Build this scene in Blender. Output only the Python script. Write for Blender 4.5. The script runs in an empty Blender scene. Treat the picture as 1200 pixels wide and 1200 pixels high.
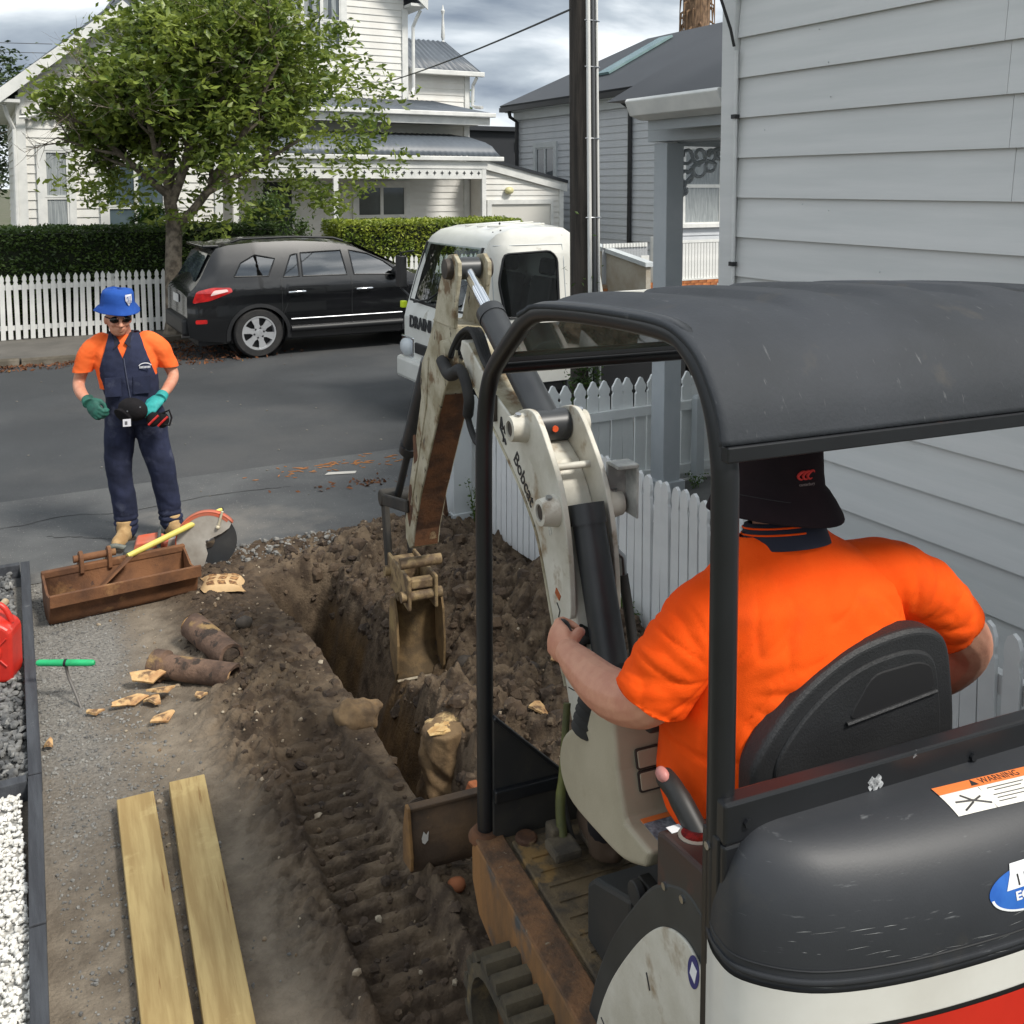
import bpy, bmesh, math, random
import numpy as np
from mathutils import Vector, Matrix, noise
random.seed(7); np.random.seed(7)
rad = math.radians
scene = bpy.context.scene
COL = scene.collection
# ------------------------------------------------------------------ camera
# world axes: X along the street, Y across the street (away), Z up
CAM_H, AZ, TP, FPX = 2.5, rad(28.5), .0767, 1150.
cam = bpy.data.cameras.new('camera'); camo = bpy.data.objects.new('camera', cam); COL.objects.link(camo)
camo.location = (0, 0, CAM_H); camo.rotation_euler = (math.pi/2 - math.atan(TP), 0, -AZ)
cam.sensor_width = 36; cam.sensor_fit = 'HORIZONTAL'; cam.lens = 36*FPX/1200
cam.shift_y = (218 + FPX*TP - 600)/1200
cam.clip_start = .05; cam.clip_end = 2000
scene.camera = camo
# ------------------------------------------------------------------ sky + sun
SUN_AZ, SUN_EL = 152., 50.      # azimuth from +Y towards +X
world = bpy.data.worlds.new('World'); scene.world = world; world.use_nodes = True
nt = world.node_tree; nt.nodes.clear()
def wn(t, **k):
    n = nt.nodes.new(t)
    for a, b in k.items(): setattr(n, a, b)
    return n
sky = wn('ShaderNodeTexSky', sky_type='NISHITA', sun_disc=False)
sky.sun_elevation = rad(SUN_EL); sky.sun_rotation = rad(SUN_AZ); sky.dust_density = 1.5
tc = wn('ShaderNodeTexCoord'); mp = wn('ShaderNodeMapping'); mp.inputs['Scale'].default_value = (1, 1, 2.6)
mp.inputs['Location'].default_value = (1.3, .4, .2)
n1 = wn('ShaderNodeTexNoise'); n1.inputs['Scale'].default_value = 2.3; n1.inputs['Detail'].default_value = 9; n1.inputs['Roughness'].default_value = .58
n2 = wn('ShaderNodeTexNoise'); n2.inputs['Scale'].default_value = 3.3; n2.inputs['Detail'].default_value = 8; n2.inputs['Distortion'].default_value = .3
mp2 = wn('ShaderNodeMapping'); mp2.inputs['Scale'].default_value = (1, 1, 3.2); mp2.inputs['Location'].default_value = (3.37, 9.2, 4.66)
r1 = wn('ShaderNodeMapRange'); r1.inputs[1].default_value = .16; r1.inputs[2].default_value = .36
r2 = wn('ShaderNodeValToRGB')
e = r2.color_ramp.elements; e[0].position = .36; e[0].color = (.9, 1.1, 1.38, 1); e[1].position = .68; e[1].color = (6.2, 6.25, 6.3, 1)
x = e.new(.46); x.color = (1.9, 2.15, 2.4, 1)
x = e.new(.56); x.color = (3.9, 4.1, 4.25, 1)
mx = wn('ShaderNodeMix', data_type='RGBA')
bg = wn('ShaderNodeBackground'); bg.inputs['Strength'].default_value = .15
wo = wn('ShaderNodeOutputWorld'); L = nt.links.new
L(tc.outputs['Generated'], mp.inputs['Vector']); L(tc.outputs['Generated'], mp2.inputs['Vector'])
L(mp.outputs[0], n1.inputs['Vector']); L(mp2.outputs[0], n2.inputs['Vector'])
L(n1.outputs['Fac'], r1.inputs[0]); L(n2.outputs['Fac'], r2.inputs[0])
L(r1.outputs[0], mx.inputs['Factor']); L(sky.outputs[0], mx.inputs[6]); L(r2.outputs[0], mx.inputs[7])
L(mx.outputs[2], bg.inputs['Color']); L(bg.outputs[0], wo.inputs['Surface'])
sl = bpy.data.lights.new('sun', 'SUN'); sl.energy = 2.0; sl.angle = rad(12); sl.color = (1, .95, .87)
so = bpy.data.objects.new('sun', sl); COL.objects.link(so)
_d = Vector((math.sin(rad(SUN_AZ))*math.cos(rad(SUN_EL)), math.cos(rad(SUN_AZ))*math.cos(rad(SUN_EL)), math.sin(rad(SUN_EL))))
so.rotation_euler = _d.to_track_quat('Z', 'Y').to_euler(); so.location = _d*50
scene.view_settings.view_transform = 'Standard'; scene.view_settings.look = 'None'
scene.view_settings.exposure = 1.0; scene.view_settings.gamma = 1; scene.view_settings.use_curve_mapping = False
scene.render.engine = 'CYCLES'
# ------------------------------------------------------------------ materials
def s(r, g, b):
    f = lambda v: (v/255/12.92) if v/255 <= .04045 else ((v/255+.055)/1.055)**2.4
    return (f(r), f(g), f(b), 1)
def M(name, c, c2=None, sc=4, lo=.38, hi=.62, rough=.6, metal=0, bump=0, bsc=60, c3=None, sc3=3, lo3=.6, hi3=.64,
      stretch=(1, 1, 1), var=0, spec=.5, coat=0, c4=None, sc4=40, lo4=.7, hi4=.74, st4=(1, 1, 1), attr=None, rough3=None, bdist=.01, crough=.05):
    m = bpy.data.materials.new(name); m.use_nodes = True; t = m.node_tree; N = t.nodes; K = t.links.new
    b = N['Principled BSDF']
    b.inputs['Roughness'].default_value = rough; b.inputs['Metallic'].default_value = metal
    b.inputs['Specular IOR Level'].default_value = spec; b.inputs['Coat Weight'].default_value = coat; b.inputs['Coat Roughness'].default_value = crough
    tcn = N.new('ShaderNodeTexCoord')
    def nz(scale, st=(1, 1, 1), det=6, off=0):
        mpn = N.new('ShaderNodeMapping'); mpn.inputs['Scale'].default_value = st; mpn.inputs['Location'].default_value = (off, off*.7, off*1.3)
        K(tcn.outputs['Object'], mpn.inputs[0]); n = N.new('ShaderNodeTexNoise'); n.inputs['Scale'].default_value = scale; n.inputs['Detail'].default_value = det
        n.inputs['Roughness'].default_value = .6
        K(mpn.outputs[0], n.inputs['Vector']); return n.outputs['Fac']
    def ramp(src, a, z):
        r = N.new('ShaderNodeMapRange'); r.inputs[1].default_value = a; r.inputs[2].default_value = z; K(src, r.inputs[0]); return r.outputs[0]
    def mix(fac, a, bb):
        x = N.new('ShaderNodeMix'); x.data_type = 'RGBA'; K(fac, x.inputs['Factor'])
        for i, v in ((6, a), (7, bb)):
            if isinstance(v, tuple): x.inputs[i].default_value = v
            else: K(v, x.inputs[i])
        return x.outputs[2]
    col = c
    if c2 is not None: col = mix(ramp(nz(sc, stretch), lo, hi), c, c2)
    if attr:
        for an, ac, ac2, asc in attr:
            at = N.new('ShaderNodeAttribute'); at.attribute_name = an
            acol = mix(ramp(nz(asc, off=2), .36, .64), ac, ac2)
            col = mix(at.outputs['Fac'], col, acol)
    if c3 is not None:
        f3 = ramp(nz(sc3, off=5.3, det=8), lo3, hi3); col = mix(f3, col, c3)
        if rough3 is not None:
            rr = N.new('ShaderNodeMix'); K(f3, rr.inputs[0]); rr.inputs[2].default_value = rough; rr.inputs[3].default_value = rough3; K(rr.outputs[0], b.inputs['Roughness'])
    if c4 is not None: col = mix(ramp(nz(sc4, st4, off=9.1, det=4), lo4, hi4), col, c4)
    if var:
        oi = N.new('ShaderNodeObjectInfo'); r = N.new('ShaderNodeMapRange'); r.inputs[3].default_value = 1-var; r.inputs[4].default_value = 1+var
        K(oi.outputs['Random'], r.inputs[0]); h = N.new('ShaderNodeHueSaturation')
        if isinstance(col, tuple): h.inputs['Color'].default_value = col
        else: K(col, h.inputs['Color'])
        K(r.outputs[0], h.inputs['Value']); col = h.outputs[0]
    if isinstance(col, tuple): b.inputs['Base Color'].default_value = col
    else: K(col, b.inputs['Base Color'])
    if bump:
        bp = N.new('ShaderNodeBump'); bp.inputs['Strength'].default_value = bump; bp.inputs['Distance'].default_value = bdist
        K(nz(bsc, stretch if stretch != (1, 1, 1) else (1, 1, 1), 7, 3.3), bp.inputs['Height']); K(bp.outputs[0], b.inputs['Normal'])
    return m
def glass_mat(name, tint, rough=.02, ior=1.5):
    m = bpy.data.materials.new(name); m.use_nodes = True; t = m.node_tree; N = t.nodes
    out = N['Material Output']; N.remove(N['Principled BSDF'])
    tr = N.new('ShaderNodeBsdfTransparent'); tr.inputs[0].default_value = tint
    gl = N.new('ShaderNodeBsdfGlossy'); gl.inputs['Roughness'].default_value = rough
    fr = N.new('ShaderNodeFresnel'); fr.inputs[0].default_value = ior
    mxs = N.new('ShaderNodeMixShader'); K = t.links.new
    K(fr.outputs[0], mxs.inputs[0]); K(tr.outputs[0], mxs.inputs[1]); K(gl.outputs[0], mxs.inputs[2]); K(mxs.outputs[0], out.inputs[0])
    return m
# ------------------------------------------------------------------ mesh builder
def V(*a): return Vector(a)
class MB:
    def __init__(self): self.v = []; self.f = []
    def add(self, vs, fs):
        o = len(self.v); self.v += [tuple(p) for p in vs]; self.f += [tuple(i+o for i in q) for q in fs]; return self
    def box(self, x0, x1, y0, y1, z0, z1, M=None):
        vs = [Vector((x, y, z)) for x in (x0, x1) for y in (y0, y1) for z in (z0, z1)]
        if M is not None: vs = [M @ p for p in vs]
        return self.add(vs, [(0, 1, 3, 2), (4, 6, 7, 5), (0, 4, 5, 1), (2, 3, 7, 6), (0, 2, 6, 4), (1, 5, 7, 3)])
    def bar(self, a, b, w, h, up=(0, 0, 1)):
        a, b = Vector(a), Vector(b); d = (b-a); l = d.length; d.normalize(); u = Vector(up); sd = d.cross(u)
        if sd.length < 1e-4: sd = d.cross(Vector((0, 1, 0)))
        sd.normalize(); u = sd.cross(d)
        Mx = Matrix((sd, d, u)).transposed().to_4x4(); Mx.translation = a
        return self.box(-w/2, w/2, 0, l, -h/2, h/2, Mx)
    def prism(self, poly, o, ux, uy, un, t):
        o, ux, uy, un = Vector(o), Vector(ux), Vector(uy), Vector(un); n = len(poly)
        vs = [o+ux*a+uy*b for a, b in poly]+[o+ux*a+uy*b+un*t for a, b in poly]
        fs = [tuple(range(n))[::-1], tuple(range(n, 2*n))]+[(i, (i+1) % n, n+(i+1) % n, n+i) for i in range(n)]
        return self.add(vs, fs)
    def tube(self, pts, r, n=10, caps=True, round_caps=False):
        pts = [Vector(p) for p in pts]; k = len(pts); rs = r if isinstance(r, (list, tuple)) else [r]*k
        if round_caps:
            a, b = pts[0], pts[-1]; d0 = (pts[0]-pts[1]).normalized(); d1 = (pts[-1]-pts[-2]).normalized()
            pre = [(a+d0*rs[0]*q, rs[0]*w) for q, w in ((.95, .3), (.75, .66), (.4, .92))]
            post = [(b+d1*rs[-1]*q, rs[-1]*w) for q, w in ((.4, .92), (.75, .66), (.95, .3))]
            pts = [p for p, _ in pre]+pts+[p for p, _ in post]; rs = [w for _, w in pre]+list(rs)+[w for _, w in post]; k = len(pts)
        t0 = (pts[1]-pts[0]).normalized(); ref = Vector((0, 0, 1)) if abs(t0.z) < .9 else Vector((1, 0, 0))
        u = t0.cross(ref).normalized(); vs = []
        for i in range(k):
            t = (pts[min(i+1, k-1)]-pts[max(i-1, 0)]).normalized()
            u = (u-t*u.dot(t)).normalized(); w = t.cross(u)
            for j in range(n):
                a = 2*math.pi*j/n; vs.append(pts[i]+(u*math.cos(a)+w*math.sin(a))*rs[i])
        fs = [(i*n+j, i*n+(j+1) % n, (i+1)*n+(j+1) % n, (i+1)*n+j) for i in range(k-1) for j in range(n)]
        if caps: fs += [tuple(range(n))[::-1], tuple(range((k-1)*n, k*n))]
        return self.add(vs, fs)
    def lathe(self, prof, o, ax, n=24, closed=False, caps=True):
        o = Vector(o); ax = Vector(ax).normalized(); u = ax.orthogonal().normalized(); w = ax.cross(u); k = len(prof)
        vs = [o+ax*h+(u*math.cos(2*math.pi*j/n)+w*math.sin(2*math.pi*j/n))*r for r, h in prof for j in range(n)]
        fs = [(i*n+j, i*n+(j+1) % n, (i+1)*n+(j+1) % n, (i+1)*n+j) for i in range(k-1) for j in range(n)]
        if closed: fs += [((k-1)*n+j, (k-1)*n+(j+1) % n, (j+1) % n, j) for j in range(n)]
        elif caps: fs += [tuple(range(n))[::-1], tuple(range((k-1)*n, k*n))]
        return self.add(vs, fs)
    def grid(self, P):      # P[i][j] of points
        a, b = len(P), len(P[0])
        return self.add([p for row in P for p in row], [(i*b+j, i*b+j+1, (i+1)*b+j+1, (i+1)*b+j) for i in range(a-1) for j in range(b-1)])
    def ball(self, c, r, n=10, M=None, jit=0):
        c = Vector(c); r = r if isinstance(r, (tuple, list)) else (r, r, r); m = max(4, n//2+1); vs = []
        for i in range(1, m):
            th = math.pi*i/m
            for j in range(n):
                ph = 2*math.pi*j/n; p = Vector((math.sin(th)*math.cos(ph), math.sin(th)*math.sin(ph), math.cos(th)))
                if jit: p = p*(1+random.uniform(-jit, jit))
                vs.append(p)
        vs += [Vector((0, 0, 1)), Vector((0, 0, -1))]
        vs = [Vector((p.x*r[0], p.y*r[1], p.z*r[2])) for p in vs]
        if M is not None: vs = [M @ p for p in vs]
        vs = [c+p for p in vs]; q = (m-1)*n
        fs = [(i*n+j, (i+1)*n+j, (i+1)*n+(j+1) % n, i*n+(j+1) % n) for i in range(m-2) for j in range(n)]
        fs += [(q, j, (j+1) % n) for j in range(n)]+[(q+1, (m-2)*n+(j+1) % n, (m-2)*n+j) for j in range(n)]
        return self.add(vs, fs)
    def xf(self, Mx):
        self.v = [tuple(Mx @ Vector(p)) for p in self.v]; return self
    def mesh(self, name, smooth=None):
        me = bpy.data.meshes.new(name); me.from_pydata(self.v, [], self.f); me.validate()
        bm = bmesh.new(); bm.from_mesh(me); bmesh.ops.recalc_face_normals(bm, faces=bm.faces); bm.to_mesh(me); bm.free()
        if smooth is not None: shade(me, smooth)
        return me
def shade(me, ang):
    me.polygons.foreach_set('use_smooth', [True]*len(me.polygons))
    if ang < 179: me.set_sharp_from_angle(angle=rad(ang))
    me.update()
def wm(o):
    m = o.matrix_basis.copy()
    while o.parent: o = o.parent; m = o.matrix_basis @ m
    return m
def obj(name, me, mat, parent=None, smooth=None, bevel=0, local=False, seg=2):
    """one mesh object; MB vertices are world coordinates unless local"""
    if isinstance(me, MB): me = me.mesh(name, smooth)
    if parent is not None and not local: me.transform(wm(parent).inverted())
    o = bpy.data.objects.new(name, me); COL.objects.link(o)
    if mat is not None and len(me.materials) == 0: me.materials.append(mat)
    if parent is not None: o.parent = parent
    if bevel:
        bv = o.modifiers.new('bevel', 'BEVEL'); bv.width = bevel; bv.segments = seg; bv.limit_method = 'ANGLE'; bv.angle_limit = rad(35)
    return o
def tag(o, label, cat, group=None, kind=None):
    if label: o['label'] = label
    if cat: o['category'] = cat
    if group: o['group'] = group
    if kind: o['kind'] = kind
    return o
def thing(name, label, cat, loc=(0, 0, 0), rz=0, group=None):
    o = bpy.data.objects.new(name, None); COL.objects.link(o); o.location = loc; o.rotation_euler = (0, 0, rz); o.empty_display_size = .2
    return tag(o, label, cat, group)
def struct(name, mb, mat, smooth=None):
    o = obj(name, mb, mat, None, smooth); o['kind'] = 'structure'; return o
def piece(name, me, parent, loc=(0, 0, 0), rot=(0, 0, 0), scale=(1, 1, 1), mat=None):
    o = bpy.data.objects.new(name, me); COL.objects.link(o); o.parent = parent; o.location = loc; o.rotation_euler = rot; o.scale = scale
    if mat is not None and len(me.materials) == 0: me.materials.append(mat)
    return o
def voxel(mb, size, it=4, fac=.5):
    me = bpy.data.meshes.new('tmp'); me.from_pydata(mb.v, [], mb.f)
    bm = bmesh.new(); bm.from_mesh(me); bmesh.ops.recalc_face_normals(bm, faces=bm.faces); bm.to_mesh(me); bm.free()
    o = bpy.data.objects.new('tmp', me); COL.objects.link(o)
    r = o.modifiers.new('r', 'REMESH'); r.mode = 'VOXEL'; r.voxel_size = size
    if it:
        sm = o.modifiers.new('s', 'SMOOTH'); sm.iterations = it; sm.factor = fac
    dg = bpy.context.evaluated_depsgraph_get(); dg.update(); out = bpy.data.meshes.new_from_object(o.evaluated_get(dg))
    bpy.data.objects.remove(o); bpy.data.meshes.remove(me); out.materials.clear()
    out.polygons.foreach_set('use_smooth', [True]*len(out.polygons))
    return out
def cut(me, fn):
    bm = bmesh.new(); bm.from_mesh(me)
    bmesh.ops.delete(bm, geom=[f for f in bm.faces if fn(f.calc_center_median())], context='FACES'); bm.to_mesh(me); bm.free(); return me
def islands(me, keep=150):
    bm = bmesh.new(); bm.from_mesh(me); seen = set(); kill = []
    for f in bm.faces:
        if f in seen: continue
        st = [f]; seen.add(f); comp = []
        while st:
            g = st.pop(); comp.append(g)
            for e in g.edges:
                for h in e.link_faces:
                    if h not in seen: seen.add(h); st.append(h)
        if len(comp) < keep: kill += comp
    bmesh.ops.delete(bm, geom=kill, context='FACES'); bm.to_mesh(me); bm.free(); return me
def split(me, planes, reg=None):
    bm = bmesh.new(); bm.from_mesh(me)
    for co, no in planes:
        fs = [f for f in bm.faces if reg is None or reg(f.calc_center_median())]
        g = list({v for f in fs for v in f.verts})+list({e for f in fs for e in f.edges})+fs
        bmesh.ops.bisect_plane(bm, geom=g, plane_co=co, plane_no=no, dist=1e-5)
    bm.to_mesh(me); bm.free(); return me
def displace(me, fn):
    n = len(me.vertices); co = np.empty(n*3, 'f'); me.vertices.foreach_get('co', co); co = co.reshape(-1, 3)
    nr = np.empty(n*3, 'f'); me.vertices.foreach_get('normal', nr); nr = nr.reshape(-1, 3)
    co = co+nr*fn(co, nr)[:, None]; me.vertices.foreach_set('co', co.astype('f').ravel()); me.update(); return me
def text_mesh(txt, size=1., extrude=.0, bold=0., spacing=1.):
    c = bpy.data.curves.new('txt', 'FONT'); c.body = txt; c.size = size; c.extrude = extrude; c.align_x = 'CENTER'; c.align_y = 'CENTER'; c.offset = bold; c.space_character = spacing
    o = bpy.data.objects.new('txt', c); COL.objects.link(o); dg = bpy.context.evaluated_depsgraph_get(); dg.update()
    me = bpy.data.meshes.new_from_object(o.evaluated_get(dg)); bpy.data.objects.remove(o); me.materials.clear(); return me
def text_on(name, txt, size, o, ux, uy, mat, parent, extrude=.001, bold=0., shear=0, spacing=1.):
    ux, uy = Vector(ux).normalized(), Vector(uy).normalized(); un = ux.cross(uy)
    me = text_mesh(txt, size, extrude, bold, spacing); Mx = Matrix((ux, uy, un)).transposed().to_4x4(); Mx.translation = Vector(o)
    if shear: me.transform(Matrix(((1, shear, 0, 0), (0, 1, 0, 0), (0, 0, 1, 0), (0, 0, 0, 1))))
    me.transform(Mx); return obj(name, me, mat, parent)
def fbm(x, y, sc, oc=4, seed=0., gain=.5):
    """value noise on numpy arrays"""
    out = np.zeros_like(x); a = 1.; tot = 0
    for k in range(oc):
        X = x*sc*2**k+seed*13.7+k*31.3; Y = y*sc*2**k+seed*7.1+k*17.9
        xi = np.floor(X); yi = np.floor(Y); fx = X-xi; fy = Y-yi; fx = fx*fx*(3-2*fx); fy = fy*fy*(3-2*fy)
        h = lambda i, j: np.modf(np.abs(np.sin(i*127.1+j*311.7)*43758.5453))[0]
        v = (h(xi, yi)*(1-fx)+h(xi+1, yi)*fx)*(1-fy)+(h(xi, yi+1)*(1-fx)+h(xi+1, yi+1)*fx)*fy
        out += a*(v-.5)*2; tot += a; a *= gain
    return out/tot
def worley(x, y, cell, seed=0.):
    """rounded lumps: height of the nearest jittered cell centre, each lump of its own size"""
    X, Y = x/cell+seed*3.3, y/cell+seed*5.1; xi, yi = np.floor(X), np.floor(Y); best = np.zeros_like(X)
    hh = lambda i, j, k: np.modf(np.abs(np.sin(i*127.1+j*311.7+k*74.7+seed)*43758.5453))[0]
    for di in (-1, 0, 1):
        for dj in (-1, 0, 1):
            i, j = xi+di, yi+dj; r = .25+.6*hh(i, j, 3)**1.5; a = hh(i, j, 4)*6.28; dx, dy = X-i-hh(i, j, 1), Y-j-hh(i, j, 2)
            u, v = dx*np.cos(a)+dy*np.sin(a), (dy*np.cos(a)-dx*np.sin(a))*1.35
            best = np.maximum(best, r*np.sqrt(np.clip(1-(u*u+v*v)/(r*r), 0, 1)))
    return best*cell
def sm(a, b, x): t = np.clip((x-a)/(b-a), 0, 1); return t*t*(3-2*t)
ROT = lambda ax, d: Matrix.Rotation(rad(d), 4, ax)
TR = lambda x, y, z: Matrix.Translation((x, y, z))
# common materials
WHITE = M('white_paint', s(222, 222, 218), s(204, 205, 202), sc=3, rough=.5, var=.03)
CREAM = M('cream_weatherboard_paint', s(222, 221, 216), s(213, 211, 205), sc=2, rough=.55, var=.03)
GREYW = M('grey_weatherboard_paint', s(208, 209, 208), s(199, 201, 200), sc=1.5, rough=.5, var=.035, bump=.06, bsc=25, stretch=(8, .6, 8))
GREY2 = M('mid_grey_weatherboard_paint', s(194, 197, 201), s(184, 188, 192), sc=1.5, rough=.55, var=.02)
LGREY = M('pale_grey_paint', s(190, 195, 196), s(180, 185, 187), sc=2, rough=.5)
PANE = M('window_glass', s(92, 106, 112), s(60, 72, 80), sc=.9, rough=.04, spec=.8)
PANED = M('dark_window_glass', s(48, 54, 60), s(70, 78, 84), sc=1.2, rough=.04, spec=.7)
IRON = M('corrugated_iron_grey', s(90, 97, 105), s(78, 85, 93), sc=1, rough=.45)
DROOF = M('dark_metal_roof', s(44, 47, 52), s(38, 41, 46), sc=.8, rough=.5)
BLACK = M('black_paint', s(28, 29, 31), rough=.45)
LEAF = M('leaf_green', s(86, 112, 42), s(52, 78, 28), sc=1.2, lo=.4, hi=.6, rough=.45, spec=.4)
BARK = M('grey_bark', s(128, 118, 104), s(84, 76, 66), sc=9, lo=.4, hi=.6, rough=.9, bump=.8, bsc=30)
STEEL = M('steel', s(170, 172, 175), rough=.3, metal=1)
CHROME = M('chrome', s(225, 228, 232), rough=.12, metal=1)
RUBBER = M('black_rubber', s(30, 30, 31), s(42, 41, 40), sc=10, rough=.75)
SKIN = M('skin', s(206, 150, 122), s(190, 128, 104), sc=14, lo=.35, hi=.65, rough=.5, bump=.15, bsc=90)
# ================================================================== THE GROUND
def sheet(x0, x1, y0, y1, z, nx=1, ny=1):
    return MB().grid([[(x0+(x1-x0)*i/nx, y0+(y1-y0)*j/ny, z) for j in range(ny+1)] for i in range(nx+1)])
EARTH = M('dry_earth', s(96, 92, 78), s(78, 84, 56), sc=.8, rough=.95, bump=.5, bsc=8)
ASPH = M('road_asphalt', s(63, 65, 67), s(54, 56, 58), sc=.7, rough=.82, bump=.5, bsc=170, c4=s(150, 148, 140), sc4=70, lo4=.68, hi4=.74, c3=s(74, 74, 74), sc3=.5, lo3=.5, hi3=.7)
ASPH2 = M('footpath_asphalt', s(88, 89, 89), s(74, 75, 76), sc=1.6, rough=.85, bump=.5, bsc=190, c4=s(156, 152, 144), sc4=75, lo4=.66, hi4=.7, c3=s(118, 114, 108), sc3=1.1, lo3=.55, hi3=.75)
PATHF = M('far_footpath', s(104, 100, 94), s(88, 85, 80), sc=1.3, rough=.9, bump=.4, bsc=90)
KERB = M('weathered_concrete', s(116, 108, 96), s(78, 72, 62), sc=3, rough=.9, bump=.6, bsc=30)
X0, X1, Y0, Y1 = -.62, 3.3, .2, 6.72          # the dug-over site
gmb = MB()
for a in ((-400, X0, -300, 900), (X1, 600, -300, 900), (X0, X1, -300, Y0), (X0, X1, Y1, 900)): gmb.grid([[(a[0], a[2], -.03), (a[0], a[3], -.03)], [(a[1], a[2], -.03), (a[1], a[3], -.03)]])
struct('ground', gmb, EARTH)
struct('road', sheet(-60, 90, 8.62, 16.25, -.008, 30, 4), ASPH)
fp = MB(); fp.add([(-60, 6.72, 0), (90, 6.72, 0), (90, 8.62, 0), (-60, 8.62, 0)], [(0, 1, 2, 3)])
fp.add([(-60, 8.62, 0), (90, 8.62, 0), (90, 8.62, -.09), (-60, 8.62, -.09)], [(0, 1, 2, 3)])
struct('footpath', fp, ASPH2)
struct('paving', sheet(3.3, 14, -6, 6.72, -.006), M('yard_paving', s(96, 96, 94), s(80, 80, 78), sc=2, rough=.9, bump=.3))
# worn edge of the road seal, leaves/grit in the gutter
struct('far_footpath', MB().box(-60, 1.95, 15.32, 21, -.09, .08).box(1.95, 90, 16.5, 21, -.09, .08), PATHF)
kb = MB()
x = -9.
while x < 1.8:
    l = random.uniform(1.2, 1.7); x2 = min(x+l-.03, 1.95); h = random.uniform(.075, .095)
    kb.add(*[( [(x, 15.18, -.02), (x2, 15.18, -.02), (x2, 15.2, h-.02), (x, 15.2, h-.02), (x, 15.23, h+.004), (x2, 15.23, h+.004), (x2, 15.33, h), (x, 15.33, h)]), [(0, 1, 2, 3), (3, 2, 5, 4), (4, 5, 6, 7)]]); x += l
kb.box(1.95, 2.1, 15.2, 16.5, -.02, .088); kb.box(2.1, 40, 16.36, 16.5, -.02, .088)
struct('kerb', kb, KERB)
# ---------------- excavated site: a height field with the trench cut in it
nx, ny = 400, 740
gx = np.linspace(X0, X1, nx); gy = np.concatenate([np.linspace(Y0, 2.4, 60, endpoint=False), np.linspace(2.4, Y1, ny-60)])
GX, GY = np.meshgrid(gx, gy, indexing='ij')
def site_h(x, y, fine=True):
    mud = sm(.72, 1.0, x+.12*fbm(x, y, 1.3, 3, 1)-.1*sm(4.4, 5.4, y))*sm(.9, 1.6, y+x*.4)
    h = .006*fbm(x, y, 3, 4, 2)*(1-mud)
    h = h+mud*(.045*fbm(x, y, 1.5, 3, 3)+.035*np.abs(fbm(x, y, 4.5, 4, 4))+(.03*np.abs(fbm(x, y, 11, 3, 5))+.012*np.abs(fbm(x, y, 26, 2, 22)) if fine else 0))
    # loosened ground right of the trench
    if fine: h = h+mud*sm(.1, .6, .5+.5*fbm(x, y, 1.4, 2, 51))*(.75*worley(x, y, .075, 1)+.8*worley(x, y, .038, 2))*sm(1.2, 1.7, y)*(1-.92*np.exp(-((x-1.47)/.15)**2))
    br = sm(1.66, 1.86, x)*sm(3.2, 3.6, y)*sm(6.45, 6.0, y)
    h = h+br*(-.1+.11*fbm(x, y, 1.9, 3, 6)+.085*fbm(x, y, 6, 4, 7)+(.6*worley(x, y, .13, 4)+.5*worley(x, y, .06, 6) if fine else 0)) 
    h = h+.02*np.exp(-((x-1.2)**2/.1+(y-3.75)**2/1.2))*mud; h = h*(1-.7*np.exp(-((x-1.47)/.13)**2)*sm(3, 3.3, y)*sm(6.4, 6, y))
    # spoil heaps
    h = h+.15*np.exp(-((x-2.35)**2/.11+(y-6.25)**2/.05))+.2*np.exp(-((x-2.95)**2/.06+(y-4.9)**2/1.1))+.03*np.exp(-((x-1.2)**2/.03+(y-5.4)**2/.4))
    h = h-.22*np.exp(-((x-2.07)**2/.06+(y-4.8)**2/.12))
    h = h+.12*np.exp(-((x-1.02)**2/.05+(y-2.6)**2/.25))*mud*0
    # trench
    el = 1.52+.022*fbm(y, y*0, 2.2, 3, 8)+.02*np.sin(y*1.7); wd = .21+.17*sm(3.7, 5.6, y)+.05*fbm(y, y*0+5, 2.5, 3, 9)
    ins = sm(el-.02, el+.025, x)*(1-sm(el+wd-.07, el+wd+.13, x))*sm(3.08, 3.28, y)*sm(6.22, 6.0, y+.1*fbm(x, y, 5, 2, 3))
    dep = .56+.07*fbm(x, y, 6, 3, 10)
    h = h*(1-ins)-dep*ins
    # far end of trench ramps up, collar of spill
    # grouser prints: left by the tracks
    for (cx, w, ya, yb, az) in ((1.14, .15, 2.15, 4.35, .06), (1.0, .14, 1.6, 2.65, .06)):
        xx = x-cx-(y-3)*az; inb = sm(w+.03, w-.02, np.abs(xx))*sm(ya, ya+.15, y)*sm(yb, yb-.25, y)*mud
        h = h*(1-inb*.85)+inb*(-.034+.038*np.clip(np.sin(y*2*math.pi/.088+xx*2)+.25, -1, .7)*(.55+.45*fbm(x, y, 2.4, 3, 12)))
        h = h+.022*np.exp(-((np.abs(xx)-w-.03)/.035)**2)*sm(ya, ya+.2, y)*sm(yb, yb-.2, y)*mud*(.6+fbm(x, y, 9, 2, 13))
    ed = np.minimum.reduce([sm(X0, X0+.05, x), sm(X1, X1-.06, x), sm(Y0, Y0+.1, y), sm(Y1, Y1-.07, y)])
    return h*ed-.004*(1-ed)
HH = site_h(GX, GY)
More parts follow.
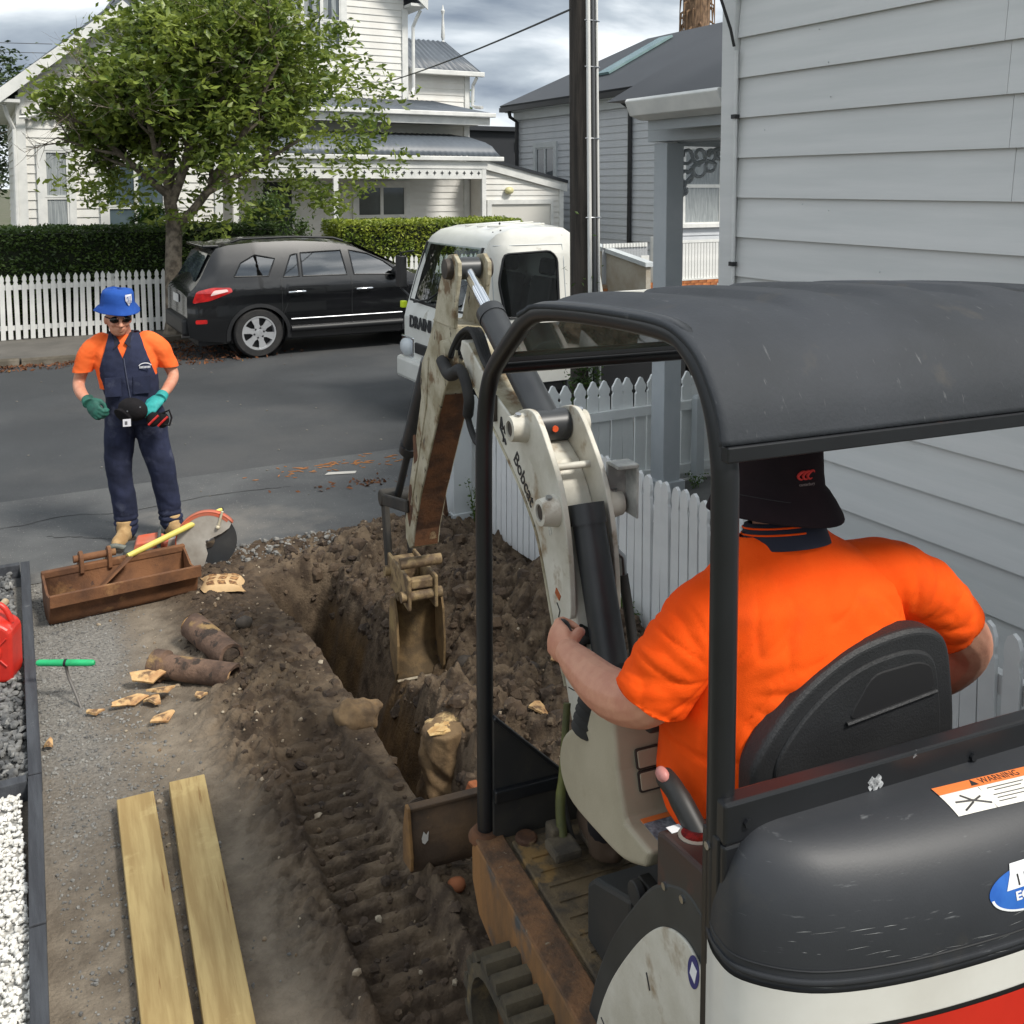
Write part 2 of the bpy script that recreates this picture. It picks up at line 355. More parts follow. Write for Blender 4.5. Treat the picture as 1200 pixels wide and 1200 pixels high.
# rough micro relief on mud
mudm = sm(.72, 1.0, GX+.12*fbm(GX, GY, 1.3, 3, 1)-.1*sm(4.4, 5.4, GY)); HH = HH+mudm*.010*fbm(GX, GY, 26, 2, 21)
gmesh = MB().grid([[(gx[i], gy[j], float(HH[i, j])) for j in range(ny)] for i in range(nx)]).mesh('soil', 180)
grav = (sm(.62, .3, GX+.1*fbm(GX, GY, 2, 3, 15))*.9*sm(3.4, 4.6, GY+.8*fbm(GX, GY, 1.2, 3, 16))+sm(.75, .5, GX)*sm(4.9, 5.6, GY)).clip(0, 1)
packed = ((1-mudm)*(1-grav)).clip(0, 1)
clay = (sm(-.1, -.3, HH)*sm(.45, .6, .5+.5*fbm(GX, GY, 2.2, 3, 17))).clip(0, 1)
wet = (sm(.35, .65, .5+.6*fbm(GX, GY, 1.1, 4, 18))*mudm).clip(0, 1)
for nm, arr in (('gravel', grav), ('packed', packed), ('clay', clay), ('damp', wet)):
    at = gmesh.attributes.new(nm, 'FLOAT', 'POINT'); at.data.foreach_set('value', arr.astype('f').ravel())
SOIL = M('dug_soil', s(110, 95, 78), s(68, 57, 47), sc=9, lo=.4, hi=.6, rough=.95, bump=.9, bsc=70, bdist=.012, spec=.25, c4=s(128, 112, 92), sc4=55, lo4=.66, hi4=.74,
         attr=[('damp', s(62, 52, 43), s(90, 76, 62), 14), ('packed', s(136, 125, 110), s(106, 96, 84), 9), ('gravel', s(140, 136, 129), s(104, 101, 96), 60), ('clay', s(108, 86, 58), s(78, 62, 44), 8)])
so_ = obj('excavated_soil', gmesh, SOIL); so_['kind'] = 'structure'
def gh(x, y): return float(site_h(np.array([x]), np.array([y]))[0])
# ---------------- loose clods, chips and stones (nobody could count them)
def rock(mb, c, r, sq=.8, n=6):
    a, b, cc = [r*random.uniform(.7, 1.3) for _ in range(3)]
    Mx = Matrix.Rotation(random.uniform(0, 6.28), 3, 'Z') @ Matrix.Rotation(random.uniform(-.6, .6), 3, 'X')
    mb.ball(c, (a, b, cc*sq), n, Mx.to_4x4(), jit=.24)
def scatter(name, mat, cnt, xr, yr, rr, cond=None, sq=.8, n=6, power=2.2, sink=.3):
    mb = MB(); k = 0; tries = 0
    xs = np.random.uniform(*xr, cnt*4); ys = np.random.uniform(*yr, cnt*4); hs = site_h(xs, ys); ok = np.ones(cnt*4, bool) if cond is None else cond(xs, ys, hs)
    for x, y, h, o_ in zip(xs, ys, hs, ok):
        if not o_: continue
        r = rr[0]+(rr[1]-rr[0])*random.random()**power; rock(mb, (x, y, h+r*sink), r, sq, n); k += 1
        if k >= cnt: break
    o = obj(name, mb, mat, None, 28); o['kind'] = 'stuff'; return o
CLOD = M('soil_clod', s(92, 76, 60), s(56, 46, 38), sc=5, rough=.95, bump=.8, bsc=60, c4=s(120, 104, 84), sc4=20, lo4=.6, hi4=.7)
mudc = lambda x, y, h: ((x > .95+.12*fbm(x, y, 2, 2, 4)) & (h > -.22) & ((np.abs(x-1.47) > .13) | (np.random.rand(len(x)) < .3)))
tag(scatter('soil_clods', CLOD, 5200, (.9, 3.15), (1.7, 6.65), (.004, .028), mudc, power=3.0, sink=-.15), 'dark brown clods of loose soil strewn over the dug ground', 'soil', kind='stuff')
brk = lambda x, y, h: ((x > 1.72) | (np.random.rand(len(x)) < .25)) & (h > -.3)
tag(scatter('soil_lumps', CLOD, 420, (1.15, 3.1), (3.2, 6.6), (.02, .06), brk, power=1.8, sink=-.3, n=8), 'bigger lumps of broken earth heaped right of the trench', 'soil', kind='stuff')
CHIP = M('grey_chip', s(142, 140, 135), s(96, 95, 93), sc=14, rough=.85)
chipc = lambda x, y, h: np.random.rand(len(x)) < (sm(.85, .25, x)*(.35+.65*sm(3, 5, y)))
tag(scatter('path_chips', CHIP, 3800, (.16, .85), (2.75, 6.7), (.003, .0085), chipc, n=5), 'small grey chips scattered over the compacted path', 'gravel', kind='stuff')
DEBR = M('pale_debris', s(168, 156, 136), s(120, 100, 78), sc=11, rough=.9)
dc = lambda x, y, h: h > -.2
tag(scatter('rubble', DEBR, 420, (.5, 3.1), (2.6, 6.7), (.004, .015), dc, n=5, power=3), 'pale grit and stone fragments lying on the mud', 'rubble', kind='stuff')
tag(scatter('trench_edge_grit', CHIP, 260, (1.2, 2.1), (6.35, 6.72), (.006, .022), None, n=5), 'crumbled pale asphalt grit along the cut footpath edge', 'rubble', kind='stuff')
GCHIP = M('garden_gravel', s(128, 127, 124), s(74, 75, 76), sc=9, rough=.85, c3=s(164, 162, 156), sc3=14, lo3=.58, hi3=.66)
PEB = M('white_pebble', s(228, 226, 220), s(205, 203, 197), sc=7, rough=.6)
def bed(name, mat, cnt, xr, yr, r0, r1, label):
    mb = MB()
    for k in range(cnt): rock(mb, (random.uniform(*xr), random.uniform(*yr), .03+random.uniform(-.006, .014)), random.uniform(r0, r1), .75, 5)
    o = obj(name, mb, mat, None, 50); tag(o, label, 'gravel', kind='stuff')
bed('grey_gravel', GCHIP, 3600, (-.6, .1), (4.37, 6.86), .009, .022, 'dark grey gravel filling the far garden bed')
bed('white_pebbles', PEB, 5200, (-.5, .06), (2.6, 4.3), .005, .012, 'white pebbles filling the near garden bed')
struct('bed_base', MB().box(-.62, .1, 4.33, 6.87, -.05, .024), M('bed_grit', s(80, 80, 78), s(50, 50, 50), sc=40, rough=.95, bump=.8))
struct('pebble_bed_base', MB().box(-.62, .06, 2.2, 4.3, -.05, .022), M('pebble_base', s(190, 188, 182), s(120, 119, 115), sc=50, rough=.95, bump=.8))
TIMB = M('dark_edging_timber', s(66, 69, 74), s(48, 50, 55), sc=5, stretch=(6, .5, 6), rough=.75, bump=.3, bsc=40, c3=s(96, 98, 100), sc3=9, lo3=.64, hi3=.7)
def edging(pts, label, w=.052, z=.085):
    o = obj('edging_board', MB().bar(pts[0]+(z/2-.01,), pts[1]+(z/2-.01,), w, z+.02), TIMB, None, bevel=.004); tag(o, label, 'edging board', 'timber edging of the garden beds')
edging(((.18, 6.92), (.12, 4.345)), 'long grey edging board between dark gravel and path, with red can behind it')
edging(((.118, 4.335), (.085, 3.42)), 'grey edging board between white pebbles and the boards, middle length of three')
edging(((.084, 3.41), (.045, 2.3)), 'nearest grey edging board beside white pebbles, cut by the bottom left corner')
edging(((-.7, 6.9), (.148, 6.9)), 'short grey edging board closing the gravel bed at the footpath')
edging(((-.7, 4.32), (.088, 4.33)), 'short grey edging board dividing dark gravel from white pebbles')
# ================================================================== BUILDINGS
def board_mesh(l0, r0, l1, r1, h, t=.024):
    """one bevel-back weatherboard in (along, out, up); bottom from l0 to r0, top from l1 to r1"""
    vs = [(l0, 0, 0), (r0, 0, 0), (r0, t, 0), (l0, t, 0), (l0, t-.001, .012), (r0, t-.001, .012), (l1, .004, h), (r1, .004, h), (l1, 0, h), (r1, 0, h)]
    return MB().add(vs, [(0, 1, 2, 3), (3, 2, 5, 4), (4, 5, 7, 6), (6, 7, 9, 8), (0, 3, 4), (0, 4, 6, 8), (1, 9, 7, 5), (1, 5, 2)])
def boards(root, o, dx, out, z0, z1, ex, lf, rf, mat, t=.024, core=True, joints=False):
    """weatherboards on a wall: o = origin (x,y) of the along axis, dx = along, out = outward"""
    o, dx, out = Vector((o[0], o[1], 0)), Vector(dx+(0,)), Vector(out+(0,)); inv = wm(root).inverted()
    Mx = Matrix((dx, out, Vector((0, 0, 1)))).transposed().to_4x4(); z = z0; cache = {}
    while z < z1-.02:
        h = min(ex, z1-z); a0, b0, a1, b1 = lf(z), rf(z), lf(z+h), rf(z+h)
        cuts = [(a0, b0, a1, b1)]
        if joints and random.random() < .6:
            c = random.choice(joints); cuts = [(a0, c-.0015, a1, c-.0015), (c+.0015, b0, c+.0015, b1)]
        for q in cuts:
            if q[1]-q[0] < .05: continue
            key = tuple(round(v, 3) for v in q)+(round(h, 3),)
            if key not in cache:
                me = board_mesh(*q, h, t).mesh('weatherboard'); me.transform(Mx.to_3x3().to_4x4()); me.materials.append(mat); cache[key] = me
            piece('weatherboard', cache[key], root, inv @ (o+Vector((0, 0, z))))
        z += ex
def wbox(o, dx, out, a0, a1, d0, d1, z0, z1, mb=None):
    """box in wall coordinates: along a0..a1, out d0..d1"""
    o, dx, out = Vector((o[0], o[1], 0)), Vector(dx+(0,)), Vector(out+(0,)); mb = mb or MB()
    Mx = Matrix((dx, out, Vector((0, 0, 1)))).transposed().to_4x4(); Mx.translation = o
    return mb.box(a0, a1, d0, d1, z0, z1, Mx)
def window(root, o, dx, out, a0, a1, z0, z1, cols=1, rows=2, fw=.1, mat=None, pane=None, sill=True, curtain=None, head=False):
    mat = mat or WHITE; pane = pane or PANE
    m = MB()
    wbox(o, dx, out, a0-fw, a0, .0, .075, z0, z1+fw, m); wbox(o, dx, out, a1, a1+fw, .0, .075, z0, z1+fw, m)
    wbox(o, dx, out, a0, a1, .0, .075, z1, z1+fw, m)
    if head: wbox(o, dx, out, a0-fw-.04, a1+fw+.04, .0, .12, z1+fw, z1+fw+.05, m)
    w = obj('window', m, mat, root)
    iw = (a1-a0)/cols
    f = MB()
    for c in range(cols):
        for r in range(rows):
            h = (z1-z0)/rows; xa, xb, za, zb = a0+c*iw, a0+(c+1)*iw, z0+r*h, z0+(r+1)*h; b = .042
            d0, d1 = (.03, .066) if r else (.03, .058)
            for q in ((xa, xa+b, za, zb), (xb-b, xb, za, zb), (xa+b, xb-b, za, za+b), (xa+b, xb-b, zb-b, zb)): wbox(o, dx, out, q[0], q[1], d0, d1, q[2], q[3], f)
            obj('pane', wbox(o, dx, out, xa+b, xb-b, .026, .034+.004*r, za+b, zb-b), pane, w)
            if curtain:
                cm = MB(); P = []
                n = 26
                for i in range(n+1):
                    u = i/n; off = .0385+.004*r+.003*math.sin(i*2.1)
                    P.append([Vector((o[0], o[1], 0))+Vector(dx+(0,))*(xa+b+(xb-xa-2*b)*u)+Vector(out+(0,))*off+Vector((0, 0, zz)) for zz in (za+b, zb-b)])
                if curtain == 'sides':
                    cm.grid(P[:9]); cm.grid(P[14:22])
                else: cm.grid(P)
                obj('curtain', cm, CURT, w)
    obj('sash', f, mat, w)
    if sill: obj('sill', wbox(o, dx, out, a0-fw-.05, a1+fw+.05, .0, .12, z0-.09, z0-.001), mat, w)
    return w
CURT = M('net_curtain', s(158, 163, 164), s(128, 134, 136), sc=9, stretch=(5, 5, .3), rough=.8)
EX, OUT = (1., 0.), (0., -1.)
def corr_roof(name, root, pts, x0, x1, mat, pitch=.15, amp=.018, x0t=None, x1t=None):
    """corrugated sheet: profile pts (y,z) from eave to top, waves along x; may narrow to x0t..x1t at the top"""
    n = int((x1-x0)/pitch*6); P = []; k = len(pts)
    for i in range(n+1):
        row = []
        for j, (y, z) in enumerate(pts):
            t = j/(k-1); a = x0+((x0t if x0t is not None else x0)-x0)*t; b = x1+((x1t if x1t is not None else x1)-x1)*t
            x = a+(b-a)*i/n; row.append((x, y, z+amp*math.sin(2*math.pi*x/pitch)))
        P.append(row)
    mb = MB().grid(P); o = obj(name, mb, mat, root, 180); so_ = o.modifiers.new('solid', 'SOLIDIFY'); so_.thickness = .02; so_.offset = -1; return o
# ---------------------------------------------------------------- villa across the street
vil = thing('villa', 'cream two-storey weatherboard villa behind the hedges, with bullnose veranda and grey iron roofs', 'house', (5, 21.5, 0))
WO = (0, 21.5)
ap, apz, sl_ = 2.65, 6.05, .86
lf = lambda z: max(.75, ap-(apz-z)/sl_); rf = lambda z: min(4.55, ap+(apz-z)/sl_)
obj('wall', MB().box(.752, 4.55, 21.5, 29, -.05, 4.25), CREAM, vil)
obj('wall', MB().prism([(.75, 4.25), (4.55, 4.25), (ap, apz-.05)], (0, 21.5, 0), (1, 0, 0), (0, 0, 1), (0, 1, 0), 7), CREAM, vil)
boards(vil, WO, EX, OUT, .3, apz-.25, .175, lf, rf, CREAM)
boards(vil, (.75, 29), (0., -1.), (-1., 0.), .3, 4.2, .175, lambda z: 0, lambda z: 7.5, CREAM)
obj('corner_board', MB().box(.70, .86, 21.44, 21.5, .2, 4.25).box(.70, .75, 21.5, 21.62, .2, 4.25), WHITE, vil)
obj('corner_board', MB().box(4.44, 4.6, 21.44, 21.5, .2, 4.25), WHITE, vil)
window(vil, WO, EX, OUT, 1.16, 1.6, 1.35, 3.2, 1, 2, .13, pane=PANE, curtain='net')
window(vil, WO, EX, OUT, 2.3, 3.42, 1.2, 2.95, 2, 2, .13, pane=PANE)
for sg in (-1, 1):   # roof slopes and barge boards
    ex = ap+sg*2.28; ez = apz-2.28*sl_+.12
    m = MB().prism([(ex, ez), (ap, apz+.12), (ap, apz+.2), (ex-sg*0, ez+.08)], (0, 21.05, 0), (1, 0, 0), (0, 0, 1), (0, 1, 0), 8)
    obj('roof', m, IRON, vil)
    obj('barge_board', MB().prism([(ex+sg*.02, ez-.2), (ap, apz-.14), (ap, apz+.118), (ex+sg*.02, ez+.07)], (0, 21.02, 0), (1, 0, 0), (0, 0, 1), (0, 1, 0), .05), WHITE, vil)
    obj('soffit', MB().box(min(ex, ap+sg*1.88), max(ex, ap+sg*1.88), 21.06, 29, ez-.12, ez-.06), WHITE, vil)
    obj('gutter', MB().box(*sorted((ex, ex+sg*.13)), 21.04, 29, ez-.06, ez+.06), WHITE, vil)
    # curved bracket in the gable corner
    obj('bracket', MB().tube([(ap+sg*(1.9-.75*math.sin(a)), 21.3, 3.72+.75*(1-math.cos(a))+.1) for a in np.linspace(0, 1.5, 9)], .035, 6), WHITE, vil)
tr = MB()
for i in range(24): tr.prism([(.86+i*.15, 3.9), (.86+i*.15+.14, 3.9), (.86+i*.15+.07, 3.76)], (0, 21.38, 0), (1, 0, 0), (0, 0, 1), (0, 1, 0), .03)
tr.box(.8, 4.5, 21.37, 21.42, 3.9, 4.02); obj('scalloped_trim', tr, WHITE, vil)
dp = MB().tube([(.5, 21.2, 4.05), (.55, 21.3, 3.85), (.66, 21.42, 3.6), (.66, 21.42, .2)], .04, 8); obj('downpipe', dp, WHITE, vil)
# veranda wing
obj('wall', MB().box(4.55, 11.56, 23.8, 29, -.05, 4.35), CREAM, vil)
boards(vil, (0, 23.8), EX, OUT, .3, 4.2, .17, lambda z: 4.56, lambda z: 11.5, CREAM)
obj('corner_board', MB().box(11.44, 11.6, 23.74, 23.8, .2, 4.3), WHITE, vil)
window(vil, (0, 23.8), EX, OUT, 8.44, 9.75, .95, 2.5, 2, 2, .12, pane=PANED)
obj('door', MB().box(6.05, 6.75, 23.74, 23.78, .25, 2.6), M('dark_door', s(30, 33, 38), rough=.5), vil)
obj('door_frame', MB().box(5.9, 6.05, 23.72, 23.8, .2, 2.75).box(6.75, 6.9, 23.72, 23.8, .2, 2.75).box(6.05, 6.75, 23.72, 23.8, 2.6, 2.75), WHITE, vil)
obj('veranda_floor', MB().box(4.6, 11.3, 22.0, 23.74, .1, .24), M('veranda_boards', s(120, 112, 100), rough=.8), vil)
prof = [(22.0, 3.24), (22.03, 3.36), (22.1, 3.48), (22.22, 3.58), (22.45, 3.66), (22.9, 3.75), (23.75, 3.86)]
corr_roof('veranda_roof', vil, prof, 4.9, 11.62, IRON, .15, .017, 4.9, 11.05)
obj('gutter', MB().box(4.85, 11.66, 21.88, 22.02, 3.12, 3.23), WHITE, vil, bevel=.015)
obj('veranda_beam', MB().box(4.9, 11.24, 21.98, 22.1, 2.93, 3.11), WHITE, vil)
fr = MB().box(4.9, 11.1, 22.0, 22.04, 2.68, 2.925); obj('fretwork_frieze', fr, WHITE, vil)
dm = MB()
for i in range(31):
    cx = 5.0+i*.2; dm.prism([(cx-.05, 2.82), (cx-.018, 2.84), (cx, 2.88), (cx+.018, 2.84), (cx+.05, 2.82), (cx+.018, 2.80), (cx, 2.76), (cx-.018, 2.80)], (0, 21.997, 0), (1, 0, 0), (0, 0, 1), (0, -1, 0), .003)
obj('diamond_shade', dm, M('fretwork_shadow_gap', s(60, 62, 64), rough=.9), vil)  # raised dark diamonds; shade of the fretwork holes is put into their colour
for px in (5.0, 7.3, 11.15): obj('veranda_post', MB().box(px-.06, px+.06, 21.99, 22.11, .0, 2.93), WHITE, vil, bevel=.008)
# lower roof over the veranda wing
corr_roof('lower_roof', vil, [(22.7, 4.36), (24.5, 4.78)], 4.6, 11.75, IRON, .15, .017, 4.6, 10.9)
obj('gutter', MB().box(4.6, 11.8, 22.58, 22.72, 4.26, 4.37), WHITE, vil, bevel=.015)
obj('eaves_board', MB().box(4.6, 11.7, 22.74, 22.82, 4.06, 4.26), WHITE, vil)
obj('eaves_soffit', MB().box(4.6, 11.7, 22.82, 23.8, 4.1, 4.14), WHITE, vil)
# upper storey
ua, uz, us = 6.9, 10.4, .88
ul = lambda z: max(3.75, ua-(uz-z)/us); ur = lambda z: min(10.04, ua+(uz-z)/us)
obj('wall', MB().box(3.75, 10.06, 24.5, 30, 4.0, 7.0), CREAM, vil)
obj('wall', MB().prism([(3.75, 7.0), (10.06, 7.0), (ua, uz-.2)], (0, 24.5, 0), (1, 0, 0), (0, 0, 1), (0, 1, 0), 5.5), CREAM, vil)
boards(vil, (0, 24.5), EX, OUT, 4.7, 9.3, .172, ul, ur, CREAM)
obj('corner_board', MB().box(9.98, 10.14, 24.44, 24.5, 4.6, 7.15), WHITE, vil)
window(vil, (0, 24.5), EX, OUT, 6.3, 8.3, 5.95, 7.4, 4, 2, .16, pane=PANED, curtain='sides')
for sg in (-1, 1):
    ex = ua+sg*3.62; ez = uz-3.62*us+.1
    obj('roof', MB().prism([(ex, ez), (ua, uz+.1), (ua, uz+.2), (ex, ez+.1)], (0, 24.0, 0), (1, 0, 0), (0, 0, 1), (0, 1, 0), 6.2), IRON, vil)
    obj('barge_board', MB().prism([(ex, ez-.22), (ua, uz-.14), (ua, uz+.098), (ex, ez+.08)], (0, 23.97, 0), (1, 0, 0), (0, 0, 1), (0, 1, 0), .05), WHITE, vil)
    obj('soffit', MB().box(*sorted((ex, ua+sg*3.16)), 24.02, 30, ez-.14, ez-.07), WHITE, vil)
obj('downpipe', MB().tube([(10.4, 24.2, 7.1), (10.35, 24.3, 6.95), (10.28, 24.42, 6.7), (10.28, 24.42, 5.1), (10.2, 24.3, 4.95), (10.15, 24.2, 4.85)], .045, 8), WHITE, vil)
# small rear block with hipped iron roof and finial
obj('wall', MB().box(10.06, 12.15, 25.0, 30, 3.9, 5.6), CREAM, vil)
boards(vil, (0, 25), EX, OUT, 4.5, 5.5, .17, lambda z: 10.1, lambda z: 12.1, CREAM)
obj('corner_board', MB().box(12.05, 12.2, 24.94, 25.0, 4.3, 5.55), WHITE, vil)
corr_roof('rear_roof', vil, [(24.72, 5.66), (26.4, 6.7)], 10.3, 12.45, IRON, .15, .017, 10.3, 12.1)
obj('roof', MB().add([(12.45, 24.72, 5.66), (12.1, 26.4, 6.7), (12.1, 30, 6.7), (12.45, 30, 5.66)], [(0, 1, 2, 3)]), IRON, vil)
obj('gutter', MB().box(10.3, 12.5, 24.6, 24.74, 5.52, 5.65), WHITE, vil, bevel=.015)
obj('downpipe', MB().tube([(12.3, 24.7, 5.5), (12.26, 24.86, 5.3), (12.26, 24.9, 4.75), (12.2, 24.6, 4.68), (11.7, 23.2, 4.55)], .045, 8), WHITE, vil)
obj('finial', MB().lathe([(.05, 0), (.06, .05), (.03, .1), (.06, .2), (.045, .5), (.03, .8), (.05, .9), (.06, .95), (.03, 1.0), (.012, 1.12)], (12.05, 26.4, 6.62), (0, 0, 1), 10), WHITE, vil, 40)
# ---------------------------------------------------------------- garage
gar = thing('garage', 'low cream garage with a sloping roof and pale door beside the villa', 'garage', (12.8, 23, 0))
tl = lambda x: 3.18-.235*(x-11.6)
obj('wall', MB().prism([(11.62, -.05), (14.0, -.05), (14.0, 2.5), (11.62, 3.06)], (0, 23, 0), (1, 0, 0), (0, 0, 1), (0, 1, 0), 6), CREAM, gar)
boards(gar, (0, 23), EX, OUT, 2.1, 3.0, .15, lambda z: 11.64, lambda z: min(13.95, 11.6+(3.06-z)/.235), CREAM)
boards(gar, (0, 23), EX, OUT, .15, 2.1, .15, lambda z: 13.74, lambda z: 13.95, CREAM)
obj('barge_board', MB().prism([(11.55, 2.96), (14.15, 2.35), (14.15, 2.58), (11.55, 3.19)], (0, 22.9, 0), (1, 0, 0), (0, 0, 1), (0, 1, 0), .05), WHITE, gar)
obj('roof', MB().prism([(11.55, 3.19), (14.15, 2.58), (14.15, 2.66), (11.55, 3.27)], (0, 22.85, 0), (1, 0, 0), (0, 0, 1), (0, 1, 0), 6.3), DROOF, gar)
obj('corner_board', MB().box(13.93, 14.06, 22.94, 23.0, .0, 2.42), WHITE, gar)
obj('door', MB().box(11.85, 13.66, 22.99, 23.02, .0, 2.02), M('garage_door', s(205, 203, 196), rough=.5), gar)
obj('door_frame', MB().box(11.72, 11.85, 22.94, 23.0, .0, 2.14).box(13.66, 13.74, 22.94, 23.0, .0, 2.14).box(11.85, 13.66, 22.94, 23.0, 2.02, 2.14), WHITE, gar)
lg = obj('wall_light', MB().ball((12.35, 22.9, 2.38), (.13, .1, .1), 14), M('light_globe', s(206, 200, 150), rough=.3), gar, 180)
obj('bracket', MB().lathe([(.1, 0), (.1, .06)], (12.35, 23, 2.38), (0, -1, 0), 14), WHITE, lg, 40)
# ---------------------------------------------------------------- dark building behind
blk = thing('dark_building', 'plain black-clad building seen between the villa and the grey house', 'building', (17, 32, 0))
obj('wall', MB().box(15.4, 18.6, 32, 38, 0, 4.5), M('black_cladding', s(34, 37, 42), rough=.6), blk); obj('roof', MB().box(15.2, 18.8, 31.8, 38.2, 4.5, 4.66), DROOF, blk)
obj('wall_lamp', MB().box(17.5, 17.75, 31.92, 32, 3.85, 4.15), WHITE, blk)
# ---------------------------------------------------------------- grey house across the street
gh_ = thing('grey_house', 'grey weatherboard house with a dark metal roof and skylight behind the power pole', 'house', (17, 22, 0))
obj('wall', MB().box(15.03, 22, 19.53, 27.3, -.05, 4.75), GREY2, gh_)
boards(gh_, (15.03, 27.3), (0., -1.), (-1., 0.), .5, 4.6, .19, lambda z: 0, lambda z: 7.75, GREY2, .026)
boards(gh_, (0, 19.53), EX, OUT, .5, 4.6, .19, lambda z: 15.05, lambda z: 22, GREY2, .026)
obj('corner_board', MB().box(14.97, 15.14, 19.46, 19.52, .2, 4.6).box(14.97, 15.02, 19.52, 19.64, .2, 4.6), GREY2, gh_)
obj('frieze_board', MB().box(14.93, 15.0, 19.4, 27.4, 4.55, 4.85), LGREY, gh_)
obj('soffit', MB().box(14.72, 15.03, 19.1, 27.6, 4.8, 4.86), LGREY, gh_)
obj('gutter', MB().box(14.6, 14.74, 18.95, 27.75, 4.82, 4.96), BLACK, gh_)
ry = (21.0, 26.2); rz_ = 7.0; e0, e1 = 18.9, 27.75
rm = MB().add([(14.66, e0, 4.95), (18.5, e0, rz_+.0), (18.5, ry[1]-1.0, rz_), (14.66, e1, 4.95), (22.3, e1, 4.95), (22.3, e0, 4.95)], [(0, 1, 2, 3), (3, 2, 4), (1, 5, 4, 2)])
o = obj('roof', rm, DROOF, gh_); q = o.modifiers.new('solid', 'SOLIDIFY'); q.thickness = .08; q.offset = 1
def rp(y, t, up=.0): return Vector((14.66+3.84*t, y, 4.95+2.05*t+up))   # point on the street-side slope
sk = MB(); P = [rp(24.0, .30, .10), rp(24.0, .88, .10), rp(23.35, .88, .10), rp(23.35, .30, .10)]
sk.add([tuple(p) for p in P]+[tuple(p+Vector((-.03, 0, .06))) for p in P], [(4, 5, 6, 7), (0, 1, 5, 4), (1, 2, 6, 5), (2, 3, 7, 6), (3, 0, 4, 7)])
obj('skylight', sk, M('skylight_glass', s(128, 152, 152), s(110, 136, 138), sc=2, rough=.15), gh_)
obj('gable_wall', MB().prism([(15.0, 4.75), (22, 4.75), (18.5, 6.85)], (0, 19.3, 0), (1, 0, 0), (0, 0, 1), (0, 1, 0), .2), GREY2, gh_)
obj('barge_board', MB().prism([(14.6, 4.72), (18.5, 6.82), (18.5, 7.08), (14.6, 4.98)], (0, 18.86, 0), (1, 0, 0), (0, 0, 1), (0, -1, 0), .05), WHITE, gh_)
obj('porch_roof', MB().prism([(15.2, 4.35), (18.5, 4.35), (18.5, 4.85), (15.6, 4.8)], (0, 17.9, 0), (1, 0, 0), (0, 0, 1), (0, 1, 0), 1.55), DROOF, gh_)
window(gh_, (15.03, 27.3), (0., -1.), (-1., 0.), 1.25, 2.3, 2.2, 3.65, 2, 1, .16, mat=LGREY, pane=PANED)
window(gh_, (0, 19.53), EX, OUT, 15.45, 16.62, 1.55, 3.45, 1, 2, .12, pane=PANE, curtain='net')
for y in (27.2, 21.1): obj('downpipe', MB().tube([(14.66, y, 4.82), (14.7, y, 4.65), (14.94, y, 4.5), (14.94, y, .1)], .06, 8), BLACK, gh_)
# ---------------------------------------------------------------- house beside the site (right edge of the picture)
rh = thing('near_house', 'pale grey weatherboard house wall at the right beside the excavator', 'house', (4, 2, 0))
obj('wall', MB().box(4.03, 10, -3.5, 4.62, -.02, 4.6), GREYW, rh)
for k in range(20):
    z = -.17+k*.2365; ys = [-3.5, 2.83+random.uniform(-.35, .1), 4.56] if k % 2 else [-3.5, 1.2+random.uniform(-.4, .4), 4.56]
    if k in (11, 12, 13, 14): ys = [-3.5, 2.78+.02*(k-12), 4.56]
    for a, b in zip(ys[:-1], ys[1:]):
        me = board_mesh(-b+.0012, -a-.0012, -b+.0012, -a-.0012, .2365, .026).mesh('weatherboard'); me.transform(Matrix(((0, -1, 0, 0), (-1, 0, 0, 0), (0, 0, 1, 0), (0, 0, 0, 1))))
        me.materials.append(GREYW); me.flip_normals(); piece('weatherboard', me, rh, wm(rh).inverted() @ Vector((4.03, 0, z)), (0, random.uniform(-.002, .002), 0))
obj('corner_board', MB().box(3.985, 4.03, 4.565, 4.68, .05, 4.4).box(4.03, 4.16, 4.64, 4.68, .05, 4.4), GREYW, rh, bevel=.004)
obj('conduit', MB().tube([(3.985, 4.548, .2), (3.985, 4.548, 3.3)], .012, 8), GREYW, rh, 40)
cb = MB()
for z in (2.9, 2.02, 1.2): cb.box(3.965, 4.0, 4.53, 4.566, z, z+.025)
obj('cable_clip', cb, BLACK, rh)
cm = obj('cable', MB().tube([(3.95, 4.53, 3.32), (3.93, 4.54, 3.42), (3.86, 4.6, 3.7), (3.7, 4.8, 4.4)], .009, 6), RUBBER, rh)
nk = MB()
for k in range(14): nk.ball((4.003, random.uniform(1.2, 4.4), random.uniform(1.2, 3.5)), .004, 6)
obj('nail_head', nk, LGREY, rh)
# porch of that house
PG = M('porch_grey_paint', s(172, 177, 180), s(160, 166, 170), sc=2, rough=.5)
obj('porch_column', MB().box(4.5, 4.66, 5.88, 6.04, .0, 2.82).box(4.47, 4.69, 5.85, 6.07, .0, .25), PG, rh, bevel=.006)
obj('porch_beam', MB().box(4.47, 4.7, 4.75, 6.08, 2.83, 3.02).box(4.7, 7.4, 5.86, 6.06, 2.83, 3.02), PG, rh, bevel=.004)
gt = MB(); gp = [(4.13, 3.0), (4.22, 2.97), (4.28, 2.97), (4.28, 3.1), (4.1, 3.12), (4.085, 3.1)]
gt.prism(gp, (0, 4.84, 0), (1, 0, 0), (0, 0, 1), (0, 1, 0), .98); gt.prism([(a-4.1+0, b) for a, b in gp], (4.1, 5.82+.0, 0), (1, 0, 0), (0, 0, 1), (0, 1, 0), .02)
obj('gutter', gt, WHITE, rh, bevel=.006)
obj('fascia', MB().box(4.28, 4.3, 4.8, 5.82, 2.9, 3.12), PG, rh)
